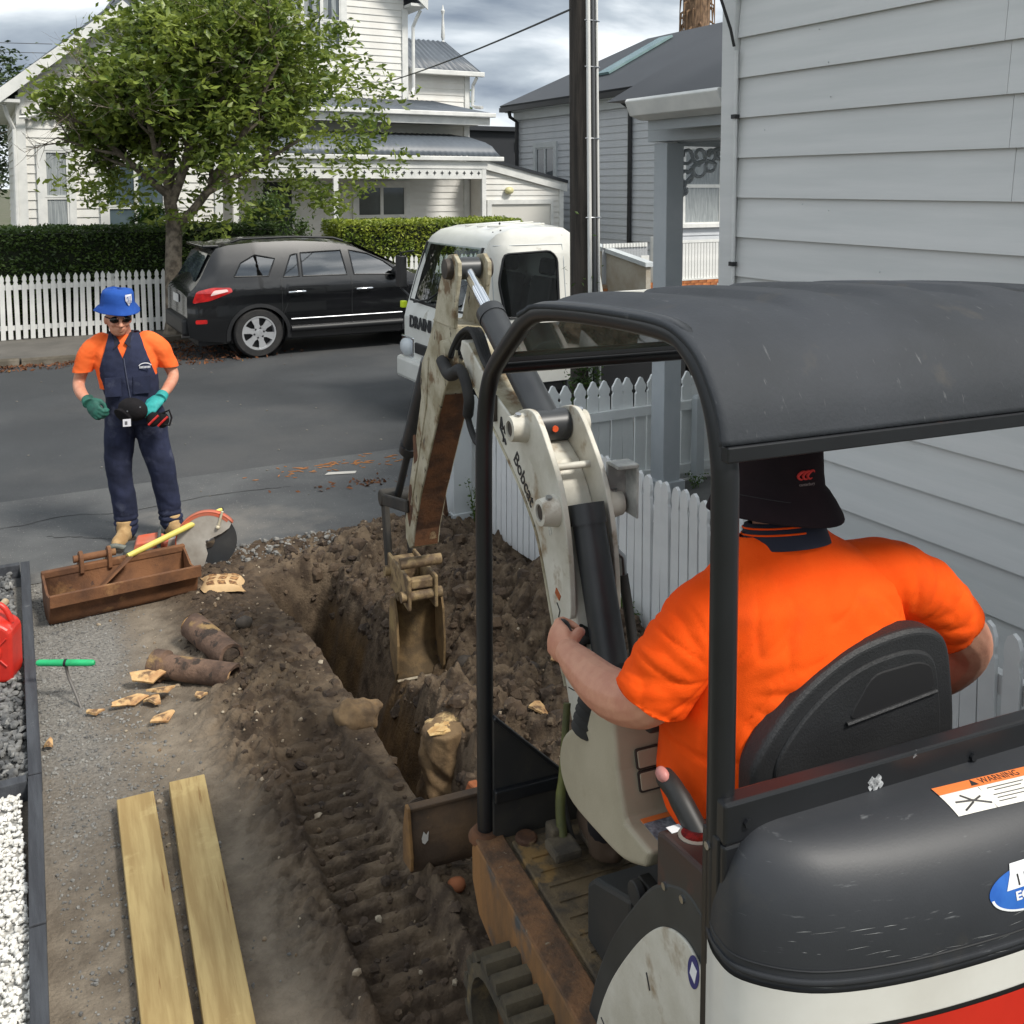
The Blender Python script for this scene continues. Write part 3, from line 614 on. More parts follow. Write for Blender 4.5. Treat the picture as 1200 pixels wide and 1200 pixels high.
prf = MB().prism([(4.2, 3.13), (7.4, 3.13), (7.4, 4.2), (5.8, 4.0)], (0, 4.9, 0), (1, 0, 0), (0, 0, 1), (0, 1, 0), 1.35); obj('porch_roof', prf, DROOF, rh)
fw = MB(); Y = 5.95
def curl(cx, cz, r, a0, a1, th=.017, tw=.75):
    pts = [(cx+r*(1-(1-tw)*t)*math.cos(rad(a0+(a1-a0)*t)), Y, cz+r*(1-(1-tw)*t)*math.sin(rad(a0+(a1-a0)*t))) for t in np.linspace(0, 1, 14)]; fw.tube(pts, th, 6)
for cx, cz, rr, a0, a1 in ((4.74, 2.73, .075, 150, 560), (4.735, 2.58, .07, 60, -330), (4.86, 2.735, .07, 200, 600), (4.85, 2.63, .075, 30, -300), (4.97, 2.74, .065, 170, 560), (4.96, 2.66, .06, 20, -280), (5.07, 2.755, .055, 200, 590), (4.72, 2.47, .05, 80, 400), (5.17, 2.77, .045, 180, 560)): curl(cx, cz, rr, a0, a1, .015, .4)
for cx, cz, rr, a0, a1 in ((4.93, 2.5, .2, 150, 60), (5.1, 2.6, .2, 140, 40), (4.9, 2.42, .2, 180, 120)): curl(cx, cz, rr, a0, a1, .016, .95)
fw.box(4.66, 5.3, Y-.015, Y+.015, 2.8, 2.83); fw.box(4.66, 4.69, Y-.015, Y+.015, 2.4, 2.8)
obj('fretwork_bracket', fw, PG, rh, 60)
# ================================================================== FENCES, HEDGES, TREES, POLE
def picket(name, w, h, t, style='gothic'):
    hw = w/2
    if style == 'gothic': half = [(hw, 0), (hw, h-.15), (hw*.72, h-.135), (hw*.72, h-.12), (hw, h-.1), (hw*.85, h-.05), (0, h)]
    elif style == 'acorn': half = [(hw, 0), (hw, h-.135), (hw*.8, h-.125), (hw*.8, h-.112), (hw*.98, h-.1), (hw, h-.07), (hw*.55, h-.035), (hw*.3, h-.008), (0, h)]
    else: half = [(hw, 0), (hw, h-.13), (hw*.86, h-.115), (hw*.9, h-.1), (hw, h-.085), (hw*.95, h-.05), (hw*.6, h-.015), (0, h)]
    poly = half+[(-a, b) for a, b in half[-2::-1]]
    return MB().prism(poly, (0, 0, 0), (1, 0, 0), (0, 0, 1), (0, 1, 0), t).mesh(name)
def fence(label, x0, x1, y, z, h, pitch, w, mat, style='gothic', along='x', t=.02, rails=(.2, .72), railside=1, posts=(), group=None, tilt=.018):
    f = thing('picket_fence', label, 'fence', ((x0+x1)/2, y, z) if along == 'x' else (y, (x0+x1)/2, z), 0 if along == 'x' else math.pi/2, group)
    me = picket('picket', w, h, t, style); me.materials.append(mat); n = int((x1-x0)/pitch)
    for i in range(n+1):
        piece('picket', me, f, (-(x1-x0)/2+i*pitch, 0, random.uniform(-.008, .008)), (0, random.uniform(-tilt, tilt), random.uniform(-.02, .02)))
    L_ = (x1-x0)/2
    for rz in rails:
        a, b = (t+.001, t+.045) if railside > 0 else (-.046, -.001); obj('rail', MB().box(-L_-.03, L_+.03, a, b, rz, rz+.075), mat, f, local=True)
    for p in posts: obj('post', MB().box(p-.05, p+.05, t+.046 if railside > 0 else -.14, t+.14 if railside > 0 else -.047, -.05, h-.06), mat, f, local=True)
    return f
fence('long white picket fence below the dark hedge at the far left', -1.2, 4.95, 17.2, .09, 1.03, .105, .068, WHITE, 'gothic', rails=(.14, .78), posts=(-2, 0, 2))
fence('white picket fence under the lighter trimmed hedge behind the car bonnet', 5.7, 10.6, 17.2, .09, 1.1, .105, .068, WHITE, 'gothic', rails=(.16, .8), posts=(-2, 0, 2))
fence('low white picket fence running along the site beside the excavator', 1.0, 6.3, 3.19, .0, .92, .08, .066, M('side_fence_paint', s(222, 224, 224), s(210, 212, 213), sc=3, rough=.5, var=.03, c4=s(120, 108, 92), sc4=9, lo4=.72, hi4=.8), 'round', along='y', rails=(.16, .66), railside=-1, posts=())
sf = fence('taller white picket fence with pointed heads at the front of the porch', 3.2, 6.2, 6.5, .02, .92, .118, .103, M('front_fence_paint', s(226, 229, 227), s(214, 217, 216), sc=3, rough=.5, var=.02), 'acorn', rails=(.06, .6), railside=-1, posts=())
obj('gate_post', MB().box(.53, .61, -.12, -.048, -.02, .70).add([(.53, -.12, .70), (.61, -.12, .70), (.61, -.048, .70), (.53, -.048, .70), (.54, -.11, .725), (.60, -.11, .725), (.60, -.055, .725), (.54, -.055, .725)], [(0, 1, 5, 4), (1, 2, 6, 5), (2, 3, 7, 6), (3, 0, 4, 7), (4, 5, 6, 7)]), LGREY, sf, local=True)
obj('white_post', MB().box(2.98, 3.13, 6.38, 6.52, -.02, 1.05).box(2.965, 3.145, 6.365, 6.535, .0, .1).add([(2.98, 6.38, 1.05), (3.13, 6.38, 1.05), (3.13, 6.52, 1.05), (2.98, 6.52, 1.05), (3.055, 6.45, 1.12)], [(0, 1, 4), (1, 2, 4), (2, 3, 4), (3, 0, 4)]), LGREY, bevel=.004)
tag(bpy.data.objects['white_post'], 'thick white corner post where the two near picket fences meet', 'post')
obj('white_post', MB().box(-.17, .005, 7.25, 7.38, -.02, .9), WHITE, bevel=.004)
tag(bpy.data.objects['white_post.001'], 'white post just inside the left edge, beyond the gravel bed', 'post')
# brick-based fence of the grey house
bf = thing('brick_fence', 'white picket fence on a low orange brick base in front of the grey house', 'fence', (14.4, 17.8, 0))
BRK = M('orange_brick', s(188, 122, 72), s(156, 92, 54), sc=9, rough=.85, var=.22, bump=.3)
obj('mortar', MB().box(11.95, 17.5, 17.82, 18.0, -.1, .335), M('mortar', s(150, 128, 104), rough=.95), bf)
bme = MB().box(0, .215, 0, .1, 0, .062).mesh('brick'); bme.materials.append(BRK); iv = wm(bf).inverted()
for c in range(6):
    for k in range(24): piece('brick', bme, bf, iv @ Vector((11.95+k*.23+(c % 2)*.115, 17.805+random.uniform(-.006, .004), -.08+c*.07)))
me = MB().box(-.036, .036, 0, .02, 0, .86).mesh('picket'); me.materials.append(WHITE)
for k in range(38): piece('picket', me, bf, iv @ Vector((14.0+k*.088, 17.84, .37)))
obj('rail', MB().box(13.9, 17.4, 17.86, 17.9, .5, .57).box(13.9, 17.4, 17.83, 17.9, 1.2, 1.26).box(13.9, 17.4, 17.8, 17.92, .338, .365), WHITE, bf)
obj('post', MB().box(13.28, 13.42, 17.78, 17.92, .0, 1.36), WHITE, bf); obj('post', MB().box(12.98, 13.2, 17.85, 17.95, .3, .95), WHITE, bf)
gt_ = MB().mesh('tmp') if False else None
GP = M('grey_gate_paint', s(160, 163, 166), rough=.6)
me = MB().box(-.036, .036, 0, .02, 0, .8).mesh('picket'); me.materials.append(GP)
for k in range(16): piece('picket', me, bf, iv @ Vector((11.98+k*.076, 17.86, .35)))
for k in range(15): piece('cap_picket', MB().box(-.03, .03, -.02, .02, 0, .09).mesh('cap_picket') if k == 0 else bpy.data.meshes['cap_picket'], bf, iv @ Vector((11.98+k*.08, 17.85, 1.15)), mat=WHITE)
# sloping boundary wall by the driveway
sw = MB().prism([(0, 0), (0, 1.5), (4.6, .85), (4.6, 0)], (12.05, 21.0, 0), (0, -1, 0), (0, 0, 1), (1, 0, 0), .12)
o = obj('sloping_wall', sw, M('rendered_wall', s(168, 162, 150), s(150, 140, 124), sc=2, rough=.9)); tag(o, 'low pale wall sloping down beside the garage driveway, behind the truck', 'wall')
obj('coping', MB().prism([(-.05, 1.5), (-.05, 1.6), (4.65, .93), (4.65, .84)], (12.0, 21.0, 0), (0, -1, 0), (0, 0, 1), (1, 0, 0), .22), LGREY, o)
# ---------------- leaves
def leaf_cloud(pts, size, mat_name, spread=1., flat=.5):
    n = len(pts); P = np.array(pts); sz = size*np.random.uniform(.6, 1.3, n)
    a = np.random.normal(size=(n, 3)); a[:, 2] *= .6; a /= np.linalg.norm(a, axis=1)[:, None]
    b = np.random.normal(size=(n, 3)); b -= a*(a*b).sum(1)[:, None]; b /= np.linalg.norm(b, axis=1)[:, None]
    c = np.cross(a, b); vs = np.empty((n, 4, 3))
    vs[:, 0] = P-a*sz[:, None]; vs[:, 1] = P+b*sz[:, None]*.42+c*sz[:, None]*.12; vs[:, 2] = P+a*sz[:, None]; vs[:, 3] = P-b*sz[:, None]*.42+c*sz[:, None]*.12
    me = bpy.data.meshes.new(mat_name); me.vertices.add(n*4); me.vertices.foreach_set('co', vs.astype('f').ravel())
    me.loops.add(n*6); me.polygons.add(n*2); idx = np.arange(n)[:, None]*4+np.array([0, 1, 2, 0, 2, 3]); me.loops.foreach_set('vertex_index', idx.ravel().astype('i'))
    me.polygons.foreach_set('loop_start', np.arange(n*2, dtype='i')*3); me.polygons.foreach_set('loop_total', np.full(n*2, 3, 'i')); me.update(); me.validate()
    return me
LEAFT = M('street_tree_leaf', s(146, 160, 68), s(80, 102, 42), sc=2.2, lo=.36, hi=.62, rough=.42, c3=s(168, 178, 84), sc3=9, lo3=.62, hi3=.68, c4=s(150, 96, 52), sc4=14, lo4=.76, hi4=.78)
def leafy(m, amt=.35):
    t = m.node_tree; b = t.nodes['Principled BSDF']; tr = t.nodes.new('ShaderNodeBsdfTranslucent'); mx_ = t.nodes.new('ShaderNodeMixShader'); mx_.inputs[0].default_value = amt
    src = b.inputs['Base Color'].links
    if src: t.links.new(src[0].from_socket, tr.inputs[0])
    t.links.new(b.outputs[0], mx_.inputs[1]); t.links.new(tr.outputs[0], mx_.inputs[2]); t.links.new(mx_.outputs[0], t.nodes['Material Output'].inputs[0]); return m
leafy(LEAFT); leafy(LEAF)
# ---------------- the street tree
st = thing('street_tree', 'leafy young street tree with a forked grey trunk in front of the villa', 'tree', (2.78, 16.75, .08))
rng = random.Random(5); tm = MB(); tips = []
def limb(p, d, l, r, lev):
    pts = [p]; rr = [r]; k = 5
    for i in range(k):
        d = (d+Vector((rng.uniform(-.16, .16), rng.uniform(-.16, .16), rng.uniform(-.05, .13)))).normalized(); p = p+d*l/k; pts.append(p); rr.append(r*(1-.5*(i+1)/k))
        if lev >= 2 or (lev == 1 and i >= 2): tips.append((p, lev, l))
        if lev < 3 and i >= (1 if lev else 1) and rng.random() < (.95 if lev else .8):
            for _ in range(1+(rng.random() < .5)):
                a = rng.uniform(0, 6.28); q = d.orthogonal().normalized(); q = Matrix.Rotation(a, 3, d) @ q
                nd = (d*rng.uniform(.5, .9)+q*rng.uniform(.6, 1.0)+Vector((0, 0, .12))).normalized(); limb(p, nd, l*rng.uniform(.5, .72), rr[-1]*.62, lev+1)
    tm.tube(pts, rr, 7 if lev < 2 else 5)
B0 = Vector((2.78, 16.75, .05))
tm.tube([B0, B0+Vector((.0, 0, .25)), B0+Vector((-.01, 0, 1.0)), B0+Vector((.02, 0, 1.75)), B0+Vector((0, 0, 2.0))], [.2, .15, .135, .13, .12], 12)
T0 = B0+Vector((0, 0, 1.7))
limb(B0+Vector((0, 0, 1.95)), Vector((-.18, 0, 1)), 1.5, .11, 0)
limb(T0, Vector((.85, .1, .75)), 2.5, .085, 0)
limb(B0+Vector((0, 0, 2.2)), Vector((.3, -.3, 1)), 2.2, .08, 0)
limb(B0+Vector((-.05, 0, 2.3)), Vector((-.75, .25, .75)), 1.6, .07, 0)
limb(B0+Vector((-.05, 0, 2.4)), Vector((-.35, -.4, .9)), 1.7, .06, 0)
limb(B0+Vector((.5, 0, 2.3)), Vector((.95, .3, .55)), 2.2, .06, 0)
limb(B0+Vector((.6, 0, 2.5)), Vector((.55, -.5, .9)), 2.4, .06, 0)
obj('trunk', tm, BARK, st, 60)
def crown_ok(p):
    # soft envelope of the crown with an uneven outline
    q = (p-Vector((3.85, 16.75, 3.8))); e = (q.x/3.05)**2+(q.y/2.3)**2+((q.z-.0*q.x)/2.15)**2
    return e < 1+.75*noise.noise(p*1.05)-.1 and p.z > 1.7+.5*noise.noise(p*1.3)
lp = []
for p, lev, l in tips:
    if not crown_ok(p): continue
    for _ in range(2):
        g = p+Vector((rng.gauss(0, .13), rng.gauss(0, .13), rng.gauss(0, .12)))
        lp.append(g)
        for __ in range(2): lp.append(g+Vector((rng.gauss(0, .05), rng.gauss(0, .05), rng.gauss(0, .05))))
# clumps filling the envelope
k = 0
while k < 640:
    p = Vector((rng.uniform(.8, 7.0), rng.uniform(14.6, 19), rng.uniform(1.6, 6)))
    if crown_ok(p) and noise.noise(p*1.5+Vector((3, 1, 2))) > .0:
        k += 1
        for _ in range(15): lp.append(p+Vector((rng.gauss(0, .13), rng.gauss(0, .13), rng.gauss(0, .09))))
print('tree leaves', len(lp), 'tips', len(tips))
obj('crown', leaf_cloud(lp, .074, 'crown'), LEAFT, st)
# ---------------- hedges
HLD = M('dark_hedge_leaf', s(84, 108, 44), s(46, 68, 28), sc=3, rough=.45, c3=s(100, 122, 54), sc3=8, lo3=.62, hi3=.66)
HLL = M('light_hedge_leaf', s(158, 168, 62), s(104, 126, 42), sc=3, rough=.45, c3=s(164, 172, 80), sc3=9, lo3=.62, hi3=.66)
leafy(HLD, .25); leafy(HLL, .3)
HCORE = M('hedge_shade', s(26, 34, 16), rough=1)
def hedge(label, x0, x1, y0, y1, z0, z1, mat, n, leaf=.035, round_=.12):
    h = thing('hedge', label, 'hedge', ((x0+x1)/2, (y0+y1)/2, z0))
    obj('shade_core', MB().box(x0+.1, x1-.1, y0+.1, y1-.1, z0, z1-.1), HCORE, h)  # solid dark core; the hedge's inner shade is painted into it
    pts = []
    for _ in range(n):
        f = random.random(); x = random.uniform(x0, x1); y = random.uniform(y0, y1); z = random.uniform(z0, z1); dp_ = abs(random.gauss(0, .045))
        bump_ = .035*noise.noise(Vector((x*2.2, y*2, z*2.2)))
        A_f = (x1-x0)*(z1-z0); A_t = (x1-x0)*(y1-y0); A_s = (y1-y0)*(z1-z0); tot = A_f+A_t+2*A_s; f *= tot
        if f < A_f: y = y0+dp_+bump_
        elif f < A_f+A_t: z = z1-dp_+bump_*1.6+(.03*random.random()**4 if random.random() < .3 else 0)
        elif f < A_f+A_t+A_s: x = x0+dp_+bump_
        else: x = x1-dp_+bump_
        pts.append((x, y, z))
    obj('foliage', leaf_cloud(pts, leaf, 'foliage'), mat, h); return h
hedge('dark clipped hedge behind the long picket fence on the left', -1.5, 4.75, 17.5, 18.7, .1, 1.82, HLD, 26000)
hedge('bright yellow-green clipped hedge between villa veranda and truck', 5.85, 9.75, 17.5, 18.6, .1, 1.84, HLL, 20000)
# shrub hanging below the tree by the villa door
def blob_tree(label, name, c, rx, ry_, rz2, n, leaf, mat, base, seed, th=.0):
    t = thing(name, label, 'tree' if 'tree' in name else 'shrub', base)
    r_ = random.Random(seed); pts = []; lim = []
    k = 0
    while k < n//24:
        u = Vector((r_.gauss(0, 1), r_.gauss(0, 1), r_.gauss(0, 1))).normalized()*r_.uniform(.45, 1)**.5
        p = Vector((c[0]+u.x*rx, c[1]+u.y*ry_, c[2]+u.z*rz2))
        if noise.noise(p*(1.6/max(rx, 1))+Vector((seed, 0, 0))) < th-.25: continue
        k += 1
        for _ in range(24): pts.append(p+Vector((r_.gauss(0, rx*.1), r_.gauss(0, ry_*.1), r_.gauss(0, rz2*.08))))
    tb = MB(); b = Vector(base); top = Vector((c[0], c[1], c[2]+rz2*.5))
    tb.tube([b, b.lerp(top, .5), top], [rx*.07, rx*.05, rx*.01], 7)
    for _ in range(9):
        p = pts[r_.randrange(len(pts))]; q = b.lerp(top, r_.uniform(.3, .9)); tb.tube([q, (q+p)/2+Vector((0, 0, .05*rz2)), p], [rx*.025, rx*.015, rx*.005], 5)
    obj('trunk', tb, BARK, t); obj('crown', leaf_cloud(pts, leaf, 'crown'), mat, t); return t
DKLEAF = leafy(M('evergreen_leaf', s(64, 84, 40), s(34, 50, 26), sc=.8, rough=.5), .2)
blob_tree('dense dark tree beyond the villa at the far left edge', 'dark_tree', (-.4, 34, 4.6), 2.2, 2, 2.5, 9000, .09, DKLEAF, (-.4, 34, 0), 3)
blob_tree('tall dark tree outside the left edge behind the villa', 'dark_tree', (-3.6, 31, 4.2), 2.4, 2, 2.6, 7000, .09, DKLEAF, (-3.6, 31, 0), 4)
blob_tree('bright green treetop showing between villa roof and black building', 'garden_tree', (16.0, 34.5, 5.0), 1.0, 1, 1.2, 3500, .08, LEAF, (16.0, 34.5, 0), 6)
blob_tree('small dark shrub by the villa door under the street tree', 'garden_shrub', (5.4, 20.6, 1.5), .8, .6, .9, 5000, .05, HLD, (5.4, 20.6, 0), 8)
blob_tree('leafy shrub in front of the villa double window', 'garden_shrub', (3.05, 20.4, 1.55), .55, .5, .62, 3000, .05, LEAF, (3.05, 20.4, 0), 9)
# palm trunk beyond the roof
pt = thing('palm_tree', 'shaggy brown palm trunk rising beyond the dark roof', 'tree', (25.5, 31.6, 0))
pm = MB().tube([(25.5, 31.6, 0), (25.5, 31.6, 8), (25.6, 31.6, 9), (25.65, 31.6, 14)], [.4, .4, .52, .55], 12); obj('trunk', pm, M('palm_fibre', s(150, 122, 96), s(96, 76, 60), sc=6, stretch=(3, 3, .6), rough=.95, bump=1), pt, 60)
pf = MB()
for k in range(70):
    a = random.uniform(0, 6.28); z = random.uniform(8.3, 12.5); l = random.uniform(.5, 1.2); r = .5
    pf.tube([(25.6+r*math.cos(a), 31.6+r*math.sin(a), z), (25.6+(r+.16)*math.cos(a), 31.6+(r+.16)*math.sin(a), z-.1*l), (25.6+(r+.2)*math.cos(a), 31.6+(r+.2)*math.sin(a), z-l)], [.05, .04, .012], 5)
obj('dead_frond', pf, M('dead_frond', s(140, 112, 84), s(104, 80, 60), sc=4, rough=.95), pt)
# ---------------- power pole
pp = thing('power_pole', 'dark weathered timber power pole with white conduits beside the truck', 'power pole', (5.14, 8.02, 0))
obj('shaft', MB().tube([(5.17, 8.0, -.1), (5.15, 8.01, 2), (5.12, 8.03, 5), (5.08, 8.05, 8.5)], [.15, .143, .132, .12], 20), M('weathered_pole', s(70, 64, 58), s(46, 42, 38), sc=6, stretch=(4, 4, .25), rough=.9, bump=.7, bsc=20), pp, 60)
WC = M('white_conduit', s(218, 218, 214), rough=.5)
def pole_pt(ang, z, extra=0):
    c = Vector((5.17-.0105*z, 8.0+.006*z, z)); r = .148-.0035*z+extra; d = Vector((-.14-.0, -.99, 0)).normalized(); d = Matrix.Rotation(rad(ang), 3, 'Z') @ d; return c+d*r
for ang, r, m_, nm in ((-7, .021, WC, 'conduit'), (12, .018, M('grey_conduit', s(84, 86, 88), rough=.6), 'conduit'), (34, .015, WC, 'conduit'), (4, .01, RUBBER, 'cable')):
    obj(nm, MB().tube([pole_pt(ang, z, r) for z in np.linspace(.02, 5.6, 10)], r, 8), m_, pp, 60)
for z in (4.05, 3.62, 2.95, 2.2, 1.2): obj('strap', MB().tube([pole_pt(a, z, .03) for a in np.linspace(-20, 45, 7)], .006, 5), STEEL, pp)
kn_ = MB(); kn_.ball(pole_pt(-4, 3.18, -.02), (.02, .02, .03), 8); kn_.ball(pole_pt(10, 1.95, -.02), (.025, .02, .03), 8); obj('knot_hole', kn_, M('knot', s(24, 22, 20), rough=1), pp)
# creeper at its foot
cp = [pole_pt(random.gauss(-25, 28), abs(random.gauss(.15, .55)), .02+abs(random.gauss(0, .05))) for _ in range(1300)]
o = obj('creeper', leaf_cloud([p for p in cp], .028, 'creeper'), HLD); tag(o, 'dark green creeper climbing the foot of the power pole', 'plant')
# ---------------- wires
WIRE = M('overhead_wire', s(60, 62, 66), rough=.6)
def wire(label, a, b, sag, r=.011, n=16):
    a, b = Vector(a), Vector(b); pts = [a.lerp(b, t)-Vector((0, 0, sag*4*t*(1-t))) for t in np.linspace(0, 1, n)]
    o = obj('overhead_wire', MB().tube(pts, r, 5), WIRE); tag(o, label, 'wire')
wire('black service wire running from the pole down to the villa wall', (5.0, 8.05, 4.17), (8.3, 24.35, 4.9), .12)
wire('upper of the two dark wires crossing the sky at the far left', (-14, 30, 6.3), (2.2, 34, 6.9), .15)
wire('lower of the two dark wires crossing the sky at the far left', (-14, 30, 6.05), (2.2, 34, 6.62), .15)
# weeds
def weed(label, c, n, hgt, spread, leaf=.02):
    t = thing('weed', label, 'plant', c); pts = []; sm_ = MB()
    for k in range(max(3, n//30)):
        a = random.uniform(0, 6.28); tip = Vector(c)+Vector((math.cos(a)*spread*random.random(), math.sin(a)*spread*random.random(), hgt*random.uniform(.5, 1)))
        b = Vector(c)+Vector((random.uniform(-.02, .02), random.uniform(-.02, .02), 0)); sm_.tube([b, (b+tip)/2+Vector((0, 0, hgt*.12)), tip], [.004, .003, .001], 4)
        for _ in range(30): q = random.uniform(.25, 1); pts.append(b.lerp(tip, q)+Vector((random.gauss(0, .02), random.gauss(0, .02), random.gauss(0, .02))))
    obj('stem', sm_, LEAF, t); obj('foliage', leaf_cloud(pts, leaf, 'foliage'), LEAF, t)['kind'] = 'stuff'
weed('green weed growing at the foot of the white corner post', (3.14, 6.3, 0), 150, .38, .16, .016)
weed('bushy weed by the side fence behind the boom cylinder', (3.1, 4.4, .02), 420, .2, .2, .016)
weed('small weed against the porch fence base', (5.15, 6.3, 0), 90, .12, .1, .014)
# ================================================================== CAR AND TRUCK
def interp(tab, x):
    for (a, p), (b, q) in zip(tab[:-1], tab[1:]):
        if x <= b: return p+(q-p)*(x-a)/(b-a) if b > a else q
    return tab[-1][1]
def wheel(root, c, r, w, side, rimr, spokes=6, mat=None, steel=False):
    """axis along local y; side = -1: outer face towards -y"""
    c = Vector(c); t = []
    wob = thing('wheel', None, None, c); wob.parent = root
    prof = [(rimr, -w/2+.012), (rimr+.012, -w/2), (r-.03, -w/2), (r-.008, -w/2+.02), (r, -w/2+.045), (r, w/2-.045), (r-.008, w/2-.02), (r-.03, w/2), (rimr, w/2)]
    obj('tyre', MB().lathe(prof, (0, 0, 0), (0, 1, 0), 40, True), RUBBER, wob, 40, local=True)
    rm = MB(); y = side*(w/2-.01)
    rm.lathe([(rimr, y), (rimr+.004, y+side*.006), (rimr-.02, y+side*.004), (rimr-.028, y-side*.02), (rimr-.03, -y)], (0, 0, 0), (0, 1, 0), 36, caps=False)
    if steel: rm.lathe([(rimr-.03, y-side*.04), (rimr*.6, y-side*.02), (rimr*.5, y), (.05, y-side*.005), (.01, y)], (0, 0, 0), (0, 1, 0), 28)
    else:
        rm.lathe([(.065, y-side*.03), (.06, y-side*.002), (.03, y+side*.002), (.005, y+side*.002)], (0, 0, 0), (0, 1, 0), 20)
        for k in range(spokes):
            a = 2*math.pi*k/spokes+.26; R_ = Matrix.Rotation(-a, 3, 'Y')
            P = [(-.052, .05), (.052, .05), (.036, rimr*.5), (.06, rimr-.02), (-.06, rimr-.02), (-.036, rimr*.5)]
            q = MB().prism(P, (0, y-side*.028, 0), (1, 0, 0), (0, 0, 1), (0, side, 0), .026); rm.add([R_ @ Vector(v) for v in q.v], q.f)
    obj('rim', rm, mat or ALLOY, wob, 35, local=True)
    dk = MB().lathe([(rimr-.03, y-side*.075), (.01, y-side*.07)], (0, 0, 0), (0, 1, 0), 28); obj('wheel_shade_disc', dk, M('wheel_shadow', s(34, 34, 36), rough=.7), wob, local=True)  # dark disc behind the spokes, coloured to stand for shade in the wheel
    return wob
ALLOY = M('alloy', s(206, 208, 210), s(190, 192, 195), sc=6, rough=.3, metal=.6)
def body_grid(xs, zl, zu, hw, rows=14, crown=.05, tops=8):
    """side surfaces from zl(x) to zu(x) at half width hw(x, z), closed over the top and ends"""
    mb = MB(); Lp, Rp, T = [], [], []
    for x in xs:
        a, b = zl(x), zu(x); col = []
        for k in range(rows+1):
            z = a+(b-a)*k/rows; col.append((x, z, hw(x, z)))
        Lp.append([(x, -w, z) for x, z, w in col]); Rp.append([(x, w, z) for x, z, w in col])
        w = col[-1][2]; T.append([(x, -w+2*w*j/tops, b+crown*(1-(2*j/tops-1)**2)) for j in range(tops+1)])
    mb.grid(Lp); mb.grid(Rp); mb.grid(T)
    for e in (0, -1):
        mb.grid([[(Lp[e][k][0], Lp[e][k][1]*(1-2*j/6), Lp[e][k][2]) for j in range(7)] for k in range(rows+1)])
        mb.add([T[e][j] for j in range(tops+1)]+[(T[e][0][0], T[e][j][1], T[e][0][2]) for j in range(tops+1)], [(j, j+1, tops+2+j, tops+1+j) for j in range(tops)])
    return mb
def window_holes(me, polys, ymin):
    """cut convex side-window openings (x,z polygons) through both flanks of a body"""
    for pl_ in polys:
        cx, cz = sum(p[0] for p in pl_)/len(pl_), sum(p[1] for p in pl_)/len(pl_); ed = []
        for i in range(len(pl_)):
            (x0, z0), (x1, z1) = pl_[i], pl_[(i+1) % len(pl_)]; n = Vector((z1-z0, 0, -(x1-x0))).normalized()
            if n.dot(Vector((cx-x0, 0, cz-z0))) > 0: n = -n
            ed.append((Vector((x0, 0, z0)), n))
        lo, hi = min(p[0] for p in pl_)-.12, max(p[0] for p in pl_)+.12; zlo, zhi = min(p[1] for p in pl_)-.12, max(p[1] for p in pl_)+.1
        reg = lambda c: abs(c.y) > ymin and lo < c.x < hi and zlo < c.z < zhi
        split(me, ed, reg); cut(me, lambda c: reg(c) and all((c-a).dot(n) < 0 for a, n in ed))
    return me
def seat_mesh(mb, x, y, z, back=.62):
    mb.box(x, x+.5, y-.22, y+.22, z, z+.16); Mx = TR(x+.06, y, z+.1) @ ROT('Y', -14); mb.box(-.07, .07, -.22, .22, 0, back, Mx); mb.box(-.05, .05, -.12, .12, back+.03, back+.2, Mx); return mb
def side_panel(poly, hw, off, x0=0, n=5):
    """polygon in (x,z) laid on the side y = -hw; fan with refined rings so it follows the curve"""
    c = (sum(p[0] for p in poly)/len(poly), sum(p[1] for p in poly)/len(poly)); P = []
    for k in range(len(poly)):
        a, b = poly[k], poly[(k+1) % len(poly)]
        for t in (0, .25, .5, .75): P.append((a[0]+(b[0]-a[0])*t, a[1]+(b[1]-a[1])*t))
    rings = [[(c[0]+(p[0]-c[0])*r/n, c[1]+(p[1]-c[1])*r/n) for p in P] for r in range(1, n+1)]; m = len(P)
    vs = [(x, -hw(x, z)-off, z) for ring in rings for x, z in ring]+[(c[0], -hw(*c)-off, c[1])]
    fs = [(r*m+i, r*m+(i+1) % m, (r+1)*m+(i+1) % m, (r+1)*m+i) for r in range(n-1) for i in range(m)]+[(len(vs)-1, i, (i+1) % m) for i in range(m)]
    return MB().add(vs, fs)
def rpoly(pts, r=.03, n=4):
    """round the corners of a polygon"""
    out = []; k = len(pts)
    for i in range(k):
        p = Vector(pts[i]); a = (Vector(pts[i-1])-p); b = (Vector(pts[(i+1) % k])-p); q = min(r, a.length*.4, b.length*.4)
        a = p+a.normalized()*q; b = p+b.normalized()*q
        for t in np.linspace(0, 1, n): out.append(tuple((a*(1-t)**2+p*2*t*(1-t)+b*t*t)))
    return out
# ---------------- dark SUV parked on the far side, local x: rear -> front, local -y faces the camera
car = thing('parked_car', 'dark grey-black SUV parked across the road under the street tree', 'car', (2.55, 15.17, -.008))
CARP = M('car_paint', s(14, 15, 18), s(11, 12, 14), sc=1, rough=.25, coat=.6, spec=.5)
CARD = M('car_dark_trim', s(26, 27, 29), rough=.5)
zu = lambda x: interp([(0, .93), (.03, 1.0), (.1, 1.06), (.2, 1.2), (.36, 1.5), (.43, 1.6), (.6, 1.645), (1.0, 1.68), (1.6, 1.69), (2.1, 1.66), (2.5, 1.58), (2.9, 1.4), (3.35, 1.17), (3.5, 1.12), (3.9, 1.06), (4.35, .98), (4.6, .88), (4.72, .72)], x)
def zl(x):
    z = interp([(0, .5), (.02, .36), (.15, .3), (.5, .26), (4.3, .26), (4.6, .32), (4.72, .42)], x)
    for wx in (.99, 3.69):
        d = .42**2-(x-wx)**2
        if d > 0: z = max(z, .34+math.sqrt(d)*.98)
    return z
